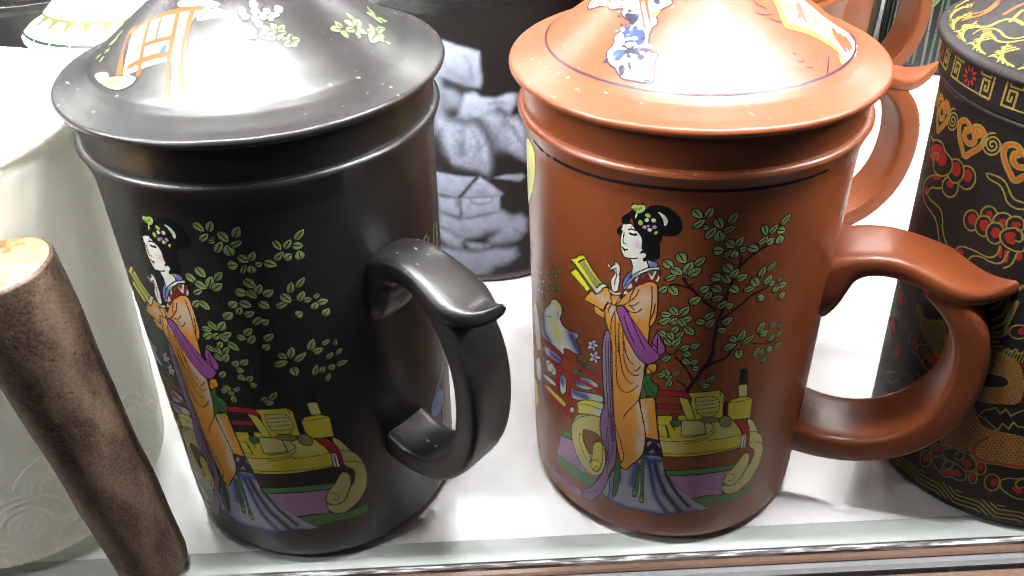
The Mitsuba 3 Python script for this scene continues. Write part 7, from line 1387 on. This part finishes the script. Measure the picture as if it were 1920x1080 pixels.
put('unseen_case_top', box(-1.2, 1.2, .06, 1.2, .3, .312), 'case_white'); tag('unseen_case_top', 'unseen white board above the LED strips, placed to bounce light onto the lids and shelf', kind='structure')  # out of view; its white underside bounces light onto lid brims and shelf
put('unseen_case_back', box(-1.2, 1.2, 1.188, 1.2, .001, .299), 'case_white'); tag('unseen_case_back', 'unseen white back panel, placed to bounce light forward', kind='structure')  # out of view; closes off the white space that bounces the light
for _r in LED_ROWS: led_row(*_r)

# ---------------------------------------------------------------- the lidded mugs (all lengths in millimetres, then to metres)
MM = .001
BODY = [(0, .6), (28, .6)] + fillet(30.9, 4.4, 4.4, -math.pi / 2, -.05) + [(35.6, 12), (36.0, 40), (36.4, 70), (36.85, 98), (37.0, 101.5), (37.5, 104), (38.2, 106.2)] + fillet(37.5, 107.6, 1.3, .1, math.pi / 2, 6) + [(36.6, 108.9), (36.6, 104), (33, 104)]
STRAINER = [(33, 106)] + [(37.0, 106.0), (37.2, 107.4), (37.35, 109.6), (37.8, 113.5), (38.0, 116.2), (37.6, 117.2), (33, 117.2)]
LID = [(30, 116.9), (39.0, 116.9)] + fillet(39.5, 117.8, 1.0, -1.2, 1.25, 8) + [(37.8, 119.4), (34.5, 120.8), (32.8, 121.8), (31.9, 122.5), (29, 124.6), (25, 127.7), (20, 131.4), (15, 134.9), (11, 137.3), (8.5, 138.8), (7.2, 140.5), (8.2, 143), (9.6, 145.5), (9, 148.2), (6.5, 150), (0, 150.6)]
def dense(prof, m=4):
    p = np.asarray(prof, float)
    return np.vstack([p[0]] + [p[i] + (p[i + 1] - p[i]) * (k / m) for i in range(len(p) - 1) for k in range(1, m + 1)])
STRAP = spline([(31.5, 65.0, 9.4, 8.6), (36, 69.6, 8.8, 6.0), (40, 73.0, 7.8, 3.9), (47, 74.8, 7.3, 3.1), (55, 73.4, 7.7, 2.9), (61, 71.4, 8.3, 2.7), (66, 70.1, 7.8, 2.5), (70, 69.9, 6.0, 2.2), (74, 70.9, 3.6, 1.8), (77.4, 73.0, 1.5, 1.2), (79.6, 75.0, .3, .4)], 80)
RING = spline([(58, 70.5, 7.0, 2.6), (64.2, 65.5, 7.8, 3.3), (69.0, 57, 8.0, 3.7), (70.4, 46, 8.0, 3.8), (68.4, 34, 8.0, 3.8), (62.2, 24, 8.0, 3.8), (53, 18.0, 8.0, 3.9), (43, 16.4, 8.2, 4.0), (32.5, 18.5, 8.6, 4.6)], 90)
def handle_mesh(k=1.0, dz=0.0, kz=1.0, hs=1.0):
    def at(P):
        Q = P[:, :2].copy(); Q[:, 0] = 37 + (Q[:, 0] - 37) * np.where(Q[:, 0] > 37, k, 1); Q[:, 1] = 45 + (Q[:, 1] - 45) * kz + dz; return Q
    a = to_man(sweep(at(STRAP), STRAP[:, 2] * hs, STRAP[:, 3], 3.6)); b = to_man(sweep(at(RING), RING[:, 2] * hs, RING[:, 3] * (.4 + .6 * hs), 5.0))
    m = a + b
    return from_man(m)
def mug(name, x, y, mt, handle_at, sc=1.0, lid_off=(0, 0), lid=True, **kw):
    S = MM * sc
    put(name + '__body', lathe(dense(BODY), x, y, sc=S), mt, 35)
    put(name + '__handle', place(handle_mesh(**kw), x, y, handle_at, 0, S), mt, 40)
    put(name + '__strainer', lathe(dense(STRAINER), x, y, sc=S), mt, 35)
    L = lathe(dense(LID), 0, 0, sc=S, n=260); V = np.array(L.vertices); r = np.hypot(V[:, 0], V[:, 1]) / S
    w = np.clip((r - 34) / 5, 0, 1)[:, None] * (V[:, 2:] < 121 * S)       # a hand-turned rim is never quite even
    V += w * (meshkit.fbm(V * [60, 60, 20] + len(name), 3, len(name))[:, None] - .5) * [.2e-3, .2e-3, .45e-3]
    L.vertices = V; L.apply_translation([x, y, 0]); put(name + '__lid', L, mt, 35)
def on_lid(x, y, sc=1.0, prof=None):
    q = np.asarray(LID[10:24] if prof is None else prof, float)[::-1]
    def fn(u, v):
        r = np.hypot(u, v); z = np.interp(r, q[:, 0], q[:, 1]); sl = (np.interp(r + .3, q[:, 0], q[:, 1]) - np.interp(r - .3, q[:, 0], q[:, 1])) / .6
        n = np.stack([-sl * u / np.maximum(r, .1), -sl * v / np.maximum(r, .1), np.ones_like(u)], -1); n /= np.linalg.norm(n, axis=1, keepdims=True)
        S = MM * sc
        return np.stack([x + u * S, y + v * S, z * S], -1), n
    return fn
def ring_print(r, w, col):
    p = shapely.Point(0, 0).buffer(r, quad_segs=64).boundary.buffer(w / 2)
    a = np.linspace(0, 2 * np.pi, 241); V = np.vstack([np.stack([np.cos(a), np.sin(a)], -1) * (r - w / 2), np.stack([np.cos(a), np.sin(a)], -1) * (r + w / 2)])
    i = np.arange(240); F = np.vstack([np.stack([i, i + 241, i + 242], -1), np.stack([i, i + 242, i + 1], -1)])
    return V, F, np.tile(PAL[col], (len(V), 1))
def on_body(x, y, sc=1.0, turn=0.0):
    def fn(u, v):
        r = (35.4 + 1.6 / 110 * v) * 1e-3 * sc; r = np.interp(v, [q[0] for q in BODY_R], [q[1] for q in BODY_R]) * 1e-3 * sc
        th = u / 36.2 - math.radians(100) + turn
        n = np.stack([np.cos(th), np.sin(th), 0 * th], -1)
        return np.stack([x + r * np.cos(th), y + r * np.sin(th), v * 1e-3 * sc], -1), n
    return fn
BODY_R = sorted((z, r) for r, z in BODY[2:22])
RED = (.04821, .19030); BLK = (-.04761, .19120); BLK_S = 1.0248
mug('red_mug', *RED, 'red_clay', math.radians(-21), k=.97, dz=1.8, kz=.95, hs=1.13)
tag('red_mug', 'red-brown clay mug with a matching lid and a printed lady reading beside a tree', 'mug')
mug('black_mug', *BLK, 'black_clay', math.radians(-43), BLK_S, k=.74, dz=12.6, kz=.91, hs=.78)
tag('black_mug', 'black clay mug with a matching lid and a printed lady reading beside a tree', 'mug')
def read(name): return [json.loads(r) for r in ARTS[name].strip().split('\n')]
PIC = paint(read('front') )
NAMES = dict(lady='printed_lady', tree='printed_tree', table='printed_table', bridge='printed_bridge')
for g, a in PIC.items():
    put_print(f'red_mug__body__{NAMES[g]}', a, on_body(*RED))
    put_print(f'black_mug__body__{NAMES[g]}', a, on_body(*BLK, BLK_S, math.radians(-2.3)))
put_print('red_mug__body__printed_line', paint(read('redextra'))['bridge'], lambda u, v: on_body(*RED)(u, v - .9))
for _g, _a in paint(read('blackextra')).items(): put_print('black_mug__body__printed_' + {'bridge': 'petal'}.get(_g, _g), _a, on_body(*BLK, BLK_S, math.radians(-2.3)))  # the petal piece is a narrow yellow strip at the left edge
put_print('red_mug__lid__printed_garden', paint(read('redlid'))['lid'], on_lid(*RED))
put_print('red_mug__lid__printed_ring', ring_print(32.3, .4, 'ringdark'), on_lid(*RED))
put_print('black_mug__lid__printed_garden', paint(read('blacklid'))['lid'], on_lid(*BLK, BLK_S))

# ---------------------------------------------------------------- the mugs behind
mug('orange_mug', .0768, .2795, 'orange_clay', math.radians(4), k=.955, dz=1.2, kz=.95)
tag('orange_mug', 'orange clay mug right behind the red-brown mug, only its curved handle in view', 'mug')
mug('orange_mug_001', .1382, .3965, 'orange_clay', math.radians(13.8), k=.967, dz=1.8, kz=.94)
tag('orange_mug_001', 'farther orange clay mug with a printed gold swirl at the upper edge of the photo', 'mug')
def spiral(cx, cy, r, turns, w, col, g='swirl'):
    t = np.linspace(0, turns * 2 * np.pi, int(14 * turns)); rr = .8 + (r - .8) * t / t[-1]
    return [g, 'L', col, np.stack([cx + rr * np.cos(t), cy + rr * np.sin(t)], -1).tolist(), w]
put_print('orange_mug_001__body__printed_swirl', paint([spiral(0, 0, 5.2, 2.6, .5, 'scroll'), spiral(11, -3, 4.2, 2.2, .5, 'scroll'), spiral(-11, -2, 4.6, 2.4, .5, 'scroll')])['swirl'],
          lambda u, v: on_body(.1382, .3965)(u + 36.2 * math.radians(27), v + 82))

# ---------------------------------------------------------------- the black mug with a snowy landscape
LX, LY, LR = .003, .315, .038
TALL = [(0, .6), (30, .6)] + fillet(35, 3, 3, -math.pi / 2, 0) + [(38, 20), (38, 60), (38, 100), (38.2, 102.5), (38.7, 104)] + fillet(37.9, 105.2, .9, 0, math.pi / 2, 5) + [(36, 106.1)]
COLLAR = [(33, 104), (37.0, 104), (37.3, 106.5), (37.6, 113), (38.2, 116), (33, 116)]
TLID = [(30, 116), (40.4, 116)] + fillet(41, 116.9, .9, -1.2, 1.2, 6) + [(38, 118.6), (31, 121), (14, 131), (9, 134), (8, 139), (9, 143), (0, 146)]
def tall_mug(name, x, y, mt, sc=1.0):
    put(name + '__body', lathe(dense(TALL), x, y, sc=MM * sc), mt, 35)
    put(name + '__collar', lathe(dense(COLLAR), x, y, sc=MM * sc), mt, 35)
    put(name + '__lid', lathe(dense(TLID), x, y, sc=MM * sc), mt, 35)
tall_mug('landscape_mug', LX, LY, 'black_clay'); tag('landscape_mug', 'tall black mug printed with a snowy mountain and a house, between the front mugs', 'mug')
def landscape():
    us, vs = np.arange(-40, 40.01, .4), np.arange(4, 100.01, .4)
    U, V = np.meshgrid(us, vs); P2 = shapely.points(U.ravel(), V.ravel()); b = np.zeros(U.size)
    q = np.stack([U.ravel(), V.ravel(), 0 * U.ravel()], -1)
    n1, n2 = meshkit.fbm(q * [.55, .4, 1], 3, 3), meshkit.fbm(q * 1.3, 2, 9)
    wob = (meshkit.fbm(q * .8, 3, 5) - .5) * 1.3
    shapes = [json.loads(r) for r in ARTS['soft'].strip().split('\n')]
    mirror = [[s[0], s[1], [[-44 - p[0], p[1]] for p in s[2]]] for s in shapes]
    for br, soft, pts in mirror + shapes:
        g = shapely.Polygon(pts).buffer(0)
        if g.is_empty: continue
        d = shapely.distance(g.boundary, P2); d = np.where(shapely.contains(g, P2), d, -d) + wob * min(soft, .8) * .5
        w = np.clip(d / (soft * 2.0) * .5 + .5, 0, 1); w = w * w * (3 - 2 * w)
        x0, y0, x1, y1 = g.bounds; sh = .5 + .55 * np.clip((V.ravel() - y0) / (y1 - y0), 0, 1) ** .8
        b = b * (1 - w) + br * sh * w if br > 0 else b * (1 + br * w)
    trees = np.clip((n2 - .5) * 5, 0, 1) * np.clip((V.ravel() - 40) / 8, 0, 1) * np.clip((72 - V.ravel()) / 8, 0, 1)
    b = b * (.8 + .4 * n1) * (1 - .22 * trees)
    b = np.clip(b, 0, 1)[:, None]
    C = np.array(PALE_BLACK) * (1 - b) + np.array([.33, .365, .47]) * b
    nu = len(us); i = np.arange(len(vs) - 1)[:, None] * nu; j = np.arange(nu - 1)[None]
    F = np.stack([i + j, i + j + 1, i + nu + j + 1, i + nu + j], -1).reshape(-1, 4); F = np.vstack([F[:, [0, 1, 2]], F[:, [0, 2, 3]]])
    return np.stack([U.ravel(), V.ravel()], -1), F, C
PALE_BLACK = (.012, .0105, .01)
def on_cyl(x, y, r, a0):
    def fn(u, v):
        th = u * 1e-3 / r + a0; n = np.stack([np.cos(th), np.sin(th), 0 * th], -1)
        return np.stack([x + r * np.cos(th), y + r * np.sin(th), v * 1e-3], -1), n
    return fn
put_print('landscape_mug__body__printed_landscape', landscape(), on_cyl(LX, LY, LR, -math.pi / 2), 'print_matt')
tall_mug('dark_mug', -.152, .330, 'black_clay'); tag('dark_mug', 'plain black mug in the top left corner behind the white jar', 'mug')

# ---------------------------------------------------------------- black jar printed with bamboo, far right
BX, BY = .264, .478
put('bamboo_jar__body', lathe(dense([(0, .6), (36, .6), (38.5, 2), (39, 8), (39, 60), (39, 122), (37, 126)]), BX, BY, sc=MM), 'black_clay', 35)
put('bamboo_jar__lid', lathe(dense([(30, 126.5), (40, 126.5), (40.5, 128), (36, 131), (12, 138), (6, 146), (0, 148)]), BX, BY, sc=MM), 'black_clay', 35)
tag('bamboo_jar', 'black jar printed with pale green bamboo stems, behind the dragon mug', 'jar')
PAL.update(stem=(.06, .09, .065), stem2=(.11, .13, .105))
def bamboo():
    rng = np.random.default_rng(5); art = []
    for k in range(34):
        u = -64 + k * 3.9 + rng.uniform(-.7, .7); s = rng.uniform(-.05, .05)
        for a in np.arange(4, 118, 19): art.append(['bamboo', 'L', 'stem' if k % 3 else 'stem2', [[u + s * a, a + .5], [u + s * (a + 18), a + 18]], float(rng.uniform(1.0, 1.7))])
    for k in range(30):
        u, v = rng.uniform(-60, 60), rng.uniform(40, 112)
        for q in range(4):
            a = rng.uniform(-2.6, -.4); L = rng.uniform(7, 11); art.append(['bamboo', 'F', 'leaf', [[u, v], [u + L * math.cos(a), v + L * math.sin(a)]], 3.2])
    return paint(art, 3.0)['bamboo']
put_print('bamboo_jar__body__printed_bamboo', bamboo(), on_cyl(BX, BY, .039, -math.pi / 2 - .4))

mat('olive_glaze', {'type': 'principled', 'base_color': rgb(.075, .07, .045), 'roughness': .35, 'specular': .4})
put('olive_jar__body', lathe(dense([(0, .6), (30, .6), (33, 3), (34, 20), (34, 100), (32, 104)]), .194, .505, sc=MM), 'olive_glaze', 35)
put('olive_jar__lid', lathe(dense([(25, 104.5), (35, 104.5), (35.5, 106), (30, 110), (10, 115), (6, 119), (0, 121)]), .194, .505, sc=MM), 'olive_glaze', 35)
tag('olive_jar', 'dark olive jar seen through the handle of the farther orange mug', 'jar')

# ---------------------------------------------------------------- white porcelain jar, back left
mat('porcelain', {'type': 'principled', 'base_color': rgb(.82, .83, .82), 'roughness': .12, 'specular': .5})
JX, JY = -.1165, .3075
put('porcelain_jar__body', lathe(dense([(0, .5), (24, .5), (27, 2), (31, 20), (32.5, 50), (32.2, 80), (31.2, 90), (31.4, 92), (29, 92.5)]), JX, JY, sc=MM), 'porcelain', 35)
JL = [(29, 92.9), (31.9, 92.9), (33.2, 94.2), (33.3, 95.6), (32.2, 97.4), (29.0, 100.2), (25.5, 102.0), (24.6, 103.2), (22, 105.6), (16, 108.5), (9, 110.4), (6.5, 112), (7, 115), (4, 118), (0, 118.6)]
put('porcelain_jar__lid', lathe(dense(JL), JX, JY, sc=MM), 'porcelain', 35)
def jar_lid_art():
    art = []
    for r, w, col in ((32.3, .5, 'darkgreen'), (25.2, .45, 'olive')):
        t = np.linspace(0, 2 * np.pi, 90); art.append(['jar', 'L', col, np.stack([r * np.cos(t), r * np.sin(t)], -1).tolist(), w])
    for k in range(26):
        a = k * 2 * np.pi / 26; d = np.array([math.cos(a), math.sin(a)]); n = np.array([-d[1], d[0]])
        art.append(['jar', 'P', 'olive', [(d * 25.2 + n * 2).tolist(), (d * 25.2 - n * 2).tolist(), (d * 27.0 - n * .6).tolist(), (d * 28.6 - n * .9).tolist(), (d * 28.6 + n * .9).tolist(), (d * 27.0 + n * .6).tolist()], 0, 0, []])
        e = np.array([math.cos(a + .12), math.sin(a + .12)]); art.append(['jar', 'L', 'sky', [(e * 32.2).tolist(), (e * 30.8).tolist()], .9])
    return paint(art, 2.0)['jar']
put_print('porcelain_jar__lid__printed_border', jar_lid_art(), on_lid(JX, JY, 1.0, JL[3:14]))
tag('porcelain_jar', 'white porcelain jar with a patterned lid rim behind the pale pot', 'jar')

# ---------------------------------------------------------------- pale pot with embossed rings
def pot_col(p, n, uv): return mix((.86, .86, .815), (.78, .785, .73), fbm(p.x * 60, p.y * 60, p.z * 60, 3))
def pot_bump(p, n, uv): return fbm(p.x * 260, p.y * 260, p.z * 260, 2)
scene['celadon'] = bump({'type': 'principledthin', 'base_color': proc(pot_col), 'roughness': .3, 'diff_trans': .5, 'spec_trans': 0.0, 'eta': 1.45}, pot_bump, 1.2e-4)      # thin, translucent porcelain; light let through brightens its shaded side
PX, PY = -.1318, .1895
def pot():
    raw = np.array([(0, .8), (26, .8)] + fillet(27.6, 9.8, 9.6, -math.pi / 2, -.15, 12) + [(37.6, 14), (38.4, 30), (40.0, 60), (41.8, 90), (43.0, 108), (43.0, 110.5), (39, 110.8)])
    t = np.r_[0, np.cumsum(np.linalg.norm(np.diff(raw, axis=0), axis=1))]; q = np.r_[0, 20, np.arange(24, 78, .4), np.arange(78, t[-1], 3), t[-1]]
    M = lathe(np.stack([np.interp(q, t, raw[:, 0]), np.interp(q, t, raw[:, 1])], -1), 0, 0, 800, MM); V = np.array(M.vertices); th = np.arctan2(V[:, 1], V[:, 0]); r = np.hypot(V[:, 0], V[:, 1])
    n = 12; pitch = 2 * np.pi * 38.5 / n; u = (th + math.radians(POT_RING[0])) * 38.5; v = V[:, 2] * 1e3 + np.maximum(0, 37 - r * 1e3) * .9
    h = np.zeros(len(V))
    for vr, off in ((POT_RING[1] + 13, .5), (POT_RING[1] + 4, 0), (POT_RING[1] - 6, .5)):          # overlapping ring motifs, the lower row in front
        cu = (np.round(u / pitch - off) + off) * pitch; d = np.hypot(u - cu, v - vr)
        w = (.5 + .5 * np.cos(d / 2.1 * 2 * np.pi)) ** 2.2; h = np.where(d < 10.9, w * np.clip((11.2 - d) * 2, 0, 1), h)
    h *= r * 1e3 > 31
    V[:, :2] *= (1 + h * .0003 / np.maximum(r, .01))[:, None]
    M.vertices = V; M.apply_translation([PX, PY, 0]); return M
POT_RING = (64.0, 14.0)
put('pale_pot__body', pot(), 'celadon', True)
put('pale_pot__lid', lathe(dense([(36, 111), (43.2, 111)] + fillet(43.5, 112.1, 1.1, -1.3, 1.3, 7) + [(41, 113.6), (30, 116), (15, 118.5), (8, 119.5), (6.5, 122), (8, 126), (6, 129), (0, 130)]), PX, PY, sc=MM), 'celadon', 35)
tag('pale_pot', 'pale grey-white lidded pot embossed with rings, at the left edge of the shelf', 'pot')

# ---------------------------------------------------------------- the wooden stick leaning on it
def bark(p, n, uv):
    a, z = uv.x, uv.y; wx, wy = dr.cos(a), dr.sin(a)
    g = fbm(wx * 26 + z * .06, wy * 26, z * 1.6, 3); q = fbm(wx * 2.1, wy * 2.1, z * .07, 3); k = fbm(wx * 9 + 3, wy * 9, z * .8 + wx * 3, 3)
    cc = mix((.035, .021, .015), (.13, .088, .062), smoothstep(.25, .8, g) * .4 + smoothstep(.3, .72, q) * .6)
    cc = mix(cc, (.16, .1, .055), smoothstep(.68, .8, fbm(wx * 5, wy * 5, z * .45 + 9, 3)) * .5)
    return mix(cc, (.015, .009, .006), smoothstep(.66, .84, k) * .6)
def bark_h(p, n, uv):
    wx, wy = dr.cos(uv.x), dr.sin(uv.x)
    return fbm(wx * 26 + uv.y * .06, wy * 26, uv.y * 1.6, 3) - smoothstep(.62, .74, fbm(wx * 9 + 3, wy * 9, uv.y * .8 + wx * 3, 3))
mat('stick_bark', bump({'type': 'principled', 'base_color': proc(bark), 'roughness': .5, 'specular': .4}, bark_h, .7e-4))
def endgrain(p, n, uv): return mix((.34, .22, .10), (.2, .11, .045), smoothstep(.45, .7, fbm(p.x * 500, p.y * 500, p.z * 200, 3)))
mat('stick_end', {'type': 'principled', 'base_color': proc(endgrain), 'roughness': .6})
def stick():
    A, B = np.array([-.0877, .1555, .0004]), np.array([-.0962, .1530, .0958]); L = np.linalg.norm(B - A); d = (B - A) / L
    prof = [(0, 0), (6.4, 0), (7.6, .5), (8.3, 1.6)] + [(8.4 + 2.6 * t + .18 * math.sin(9 * t) + .1 * math.sin(23 * t + 1), 1.6 + t * (L * 1e3 - 2.4)) for t in np.linspace(.02, 1, 30)]
    top = L * 1e3
    M = lathe(prof + [(prof[-1][0] - .25, top - .3), (prof[-1][0] - .8, top)], 0, 0, 120, MM); E = lathe([(prof[-1][0] - .8, top), (7, top + .05), (4, top), (1.5, top + .05), (0, top)], 0, 0, 120, MM)
    V = np.array(M.vertices); V[:, :2] *= (1 + .03 * (meshkit.fbm(V * [90, 90, 60], 3) - .5))[:, None]; M.vertices = V
    uv = np.stack([np.arctan2(V[:, 1], V[:, 0]), V[:, 2] * 1e3], -1)
    R = trimesh.geometry.align_vectors([0, 0, 1], d); R[:3, 3] = A
    M.apply_transform(R); E.apply_transform(R); return M, E, uv
_m, _e, _uv = stick()
put('wooden_stick__bark', _m, 'stick_bark', True, uv=_uv); put('wooden_stick__cut_end', _e, 'stick_end', 40)
tag('wooden_stick', 'dark brown tapered wooden stick with a pale cut end, leaning against the pale pot', 'stick')

# ---------------------------------------------------------------- the dragon mug
DX, DY = .1414, .1852
clay('dragon_clay', (.014, .012, .012), (.008, .007, .007), .45, .14, .2)
DB = [(0, .6), (27, .6)] + fillet(29.5, 3.0, 3.0, -math.pi / 2, 0) + [(32.5, 4), (33.2, 30), (34.0, 60), (34.8, 90), (35.2, 103), (35.6, 106.5)] + fillet(35.6, 108.1, .9, 0, math.pi / 2, 5) + [(34, 109)]
put('dragon_mug__body', lathe(dense(DB), DX, DY, sc=MM), 'dragon_clay', 35)
put('dragon_mug__collar', lathe(dense([(33, 108), (36.6, 109.2), (36.9, 111), (36.9, 116), (36.2, 117), (33, 117)]), DX, DY, sc=MM), 'dragon_clay', 35)
DL = [(33, 116.6), (37.4, 116.6)] + fillet(37.8, 117.7, .9, -1.2, 1.2, 7) + [(36.9, 118.9), (33, 121.2), (12, 128.6), (8, 131), (7, 135), (8.5, 139), (0, 142)]
put('dragon_mug__lid', lathe(dense(DL), DX, DY, sc=MM), 'dragon_clay', 35)
tag('dragon_mug', 'black lidded mug covered with a gold and red dragon and clouds, at the right edge', 'mug')
def on_dragon(turn=0.0):
    def fn(u, v):
        r = np.interp(v, [q[1] for q in DB[2:16]], [q[0] for q in DB[2:16]]) * 1e-3; th = u / 34 - math.radians(150) + turn
        n = np.stack([np.cos(th), np.sin(th), 0 * th], -1)
        return np.stack([DX + r * np.cos(th), DY + r * np.sin(th), v * 1e-3], -1), n
    return fn
PAL.update(gold=(.24, .19, .03), gilt=(.15, .115, .03), flame=(.22, .055, .01), scroll=(.24, .2, .06))
put_print('dragon_mug__body__printed_dragon', paint(read('dragon'))['dragon'], on_dragon(), 'print_matt')
_h = paint(read('hearts'))['hearts']
for k in range(17): put_print('dragon_mug__body__printed_heart', _h, on_dragon(k * 2 * math.pi / 17), 'print_matt')
def zigzag():
    art = []; n = 21; p = 2 * math.pi * 34 / n; band = shapely.box(-999, 3.5, 999, 8.0)
    for q in np.arange(-4, 7, 1.45):
        for k in range(n):
            a = k * p; s1 = shapely.LineString([[a, 4.6 + q], [a + p * .52, 5.2 + q], [a + p * .62, 4.9 + q], [a + p * .98, 2.0 + q]]).intersection(band)
            for g in getattr(s1, 'geoms', [s1]):
                if not g.is_empty and g.length > .4: art.append(['zigzag', 'L', 'gilt', [list(c) for c in g.coords], .5, 0])
    return paint(art, 3.0)['zigzag']
put_print('dragon_mug__body__printed_zigzag', zigzag(), on_dragon(), 'print_matt')
def meander():
    art = []; n = 14; p = 2 * math.pi * 36.9 / n
    G = [(0, 5.2), (0, 0), (2.7, 0), (2.7, 3.5), (1.0, 3.5), (1.0, 1.3), (1.8, 1.3), (1.8, 2.3)]
    for k in range(n):
        a = k * p
        for x0, sx in ((0.4, 1), (13.9, -1)): art.append(['key', 'L', 'gilt', [[a + x0 + sx * x, 111.4 + y] for x, y in G], .5]) 
        art[-1][3] = [q for q in art[-1][3]]; art[-2][3] = [q for q in art[-2][3]]
        for x0, sx in ((0.4, 1), (13.9, -1)): art.append(['key', 'L', 'gilt', [[a + x0 + sx * x, 111.4 + y] for x, y in ((.9, 5.2), (.9, 4.3), (3.6, 4.3), (3.6, 5.2))], .42])
        art.append(['key', 'L', 'gilt', [[a + 2.7, 111.4], [a + 4.6, 111.4], [a + 11.6, 111.4]], .35])
        for q in range(9):
            t = q * 2 * math.pi / 9; c0 = np.array([a + 7.1, 113.9]); d = np.array([math.cos(t), math.sin(t)])
            art.append(['key', 'L', 'dragonred', [(c0 + d * 1.2).tolist(), (c0 + d * 1.9).tolist()], .55])
    for it in art: it.append(0)
    return paint(art, 3.0)['key']
put_print('dragon_mug__collar__printed_key_border', meander(), on_cyl(DX, DY, .0369, -math.radians(150) - 21.6 / 36.9), 'print_matt')
put_print('dragon_mug__lid__printed_flames', paint(read('dragonlid'))['lid'], on_lid(DX, DY, 1.0, DL[9:14]), 'print_matt')
def lid_border():
    art = []; n = 30
    for k in range(n):
        a = k * 2 * math.pi / n; w = 2 * math.pi / n
        def q(r, t): return [r * math.cos(a + t * w), r * math.sin(a + t * w)]
        for i in range(4):
            art.append(['border', 'L', 'gold', [q(32.4 + i * 1.15, .02 + .02 * i), q(36.6 - .1 * i, .40 + .16 * i)], .32])
            if i < 3: art.append(['border', 'L', 'gold', [q(36.4 - i * 1.3, .04), q(32.6, .48 - .14 * i)], .32])
    return paint(art, 3.0)['border']
put_print('dragon_mug__lid__printed_border', lid_border(), on_lid(DX, DY, 1.0, DL[9:14]), 'print_matt')

# ---------------------------------------------------------------- front edge of the shelf
def glass_col(p, n, uv): return mix((.30, .335, .32), (.40, .43, .41), fbm(p.x * 30, p.y * 200, 0, 3))
mat('edge_glass', {'type': 'principled', 'base_color': proc(glass_col), 'roughness': .25, 'specular': .3})
def chip_col(p, n, uv):
    a = fbm(p.x * 170, p.z * 1500, p.y * 1500, 4)
    return mix((.10, .09, .09), (.55, .56, .58), smoothstep(.42, .65, a))
mat('edge_chips', bump({'type': 'principled', 'base_color': proc(chip_col), 'roughness': .25, 'specular': .6}, lambda p, n, uv: fbm(p.x * 200, p.y * 900, p.z * 900, 3), 1.5e-4))
def rail_col(p, n, uv): return mix((.13, .08, .06), (.08, .05, .035), fbm(p.x * 25, p.z * 700, 0, 3))
mat('rail_brown', {'type': 'principled', 'base_color': proc(rail_col), 'roughness': .25, 'specular': .5})
mat('rail_chrome', {'type': 'principled', 'base_color': rgb(.13, .13, .135), 'roughness': .2, 'specular': .6})
put('shelf_glass', box(-1.6, 1.6, .1524, .15948, -.008, -.00002), 'edge_glass'); tag('shelf_glass', 'greenish glass front strip of the shelf', kind='structure')
put('shelf_rim', box(-1.6, 1.6, .1512, .1526, -.0035, -.0004, .0004), 'edge_chips'); tag('shelf_rim', 'chipped rim along the front of the shelf', kind='structure')
put('front_rail__upper_strip', box(-1.6, 1.6, .1488, .1511, -.006, -.0012, .0005), 'rail_brown')  # its brown is a reflection in the metal, put into the colour
put('front_rail__chrome_strip', box(-1.6, 1.6, .1456, .1487, -.008, -.0012, .0009), 'rail_chrome')
put('front_rail__groove', box(-1.6, 1.6, .1447, .1455, -.009, -.004), 'black_clay')
put('front_rail__lower_strip', box(-1.6, 1.6, .1360, .1446, -.012, -.0016, .0012), 'rail_brown')
tag('front_rail', 'chrome and brown trim rail with a painted reflection, along the front of the shelf', 'rail')
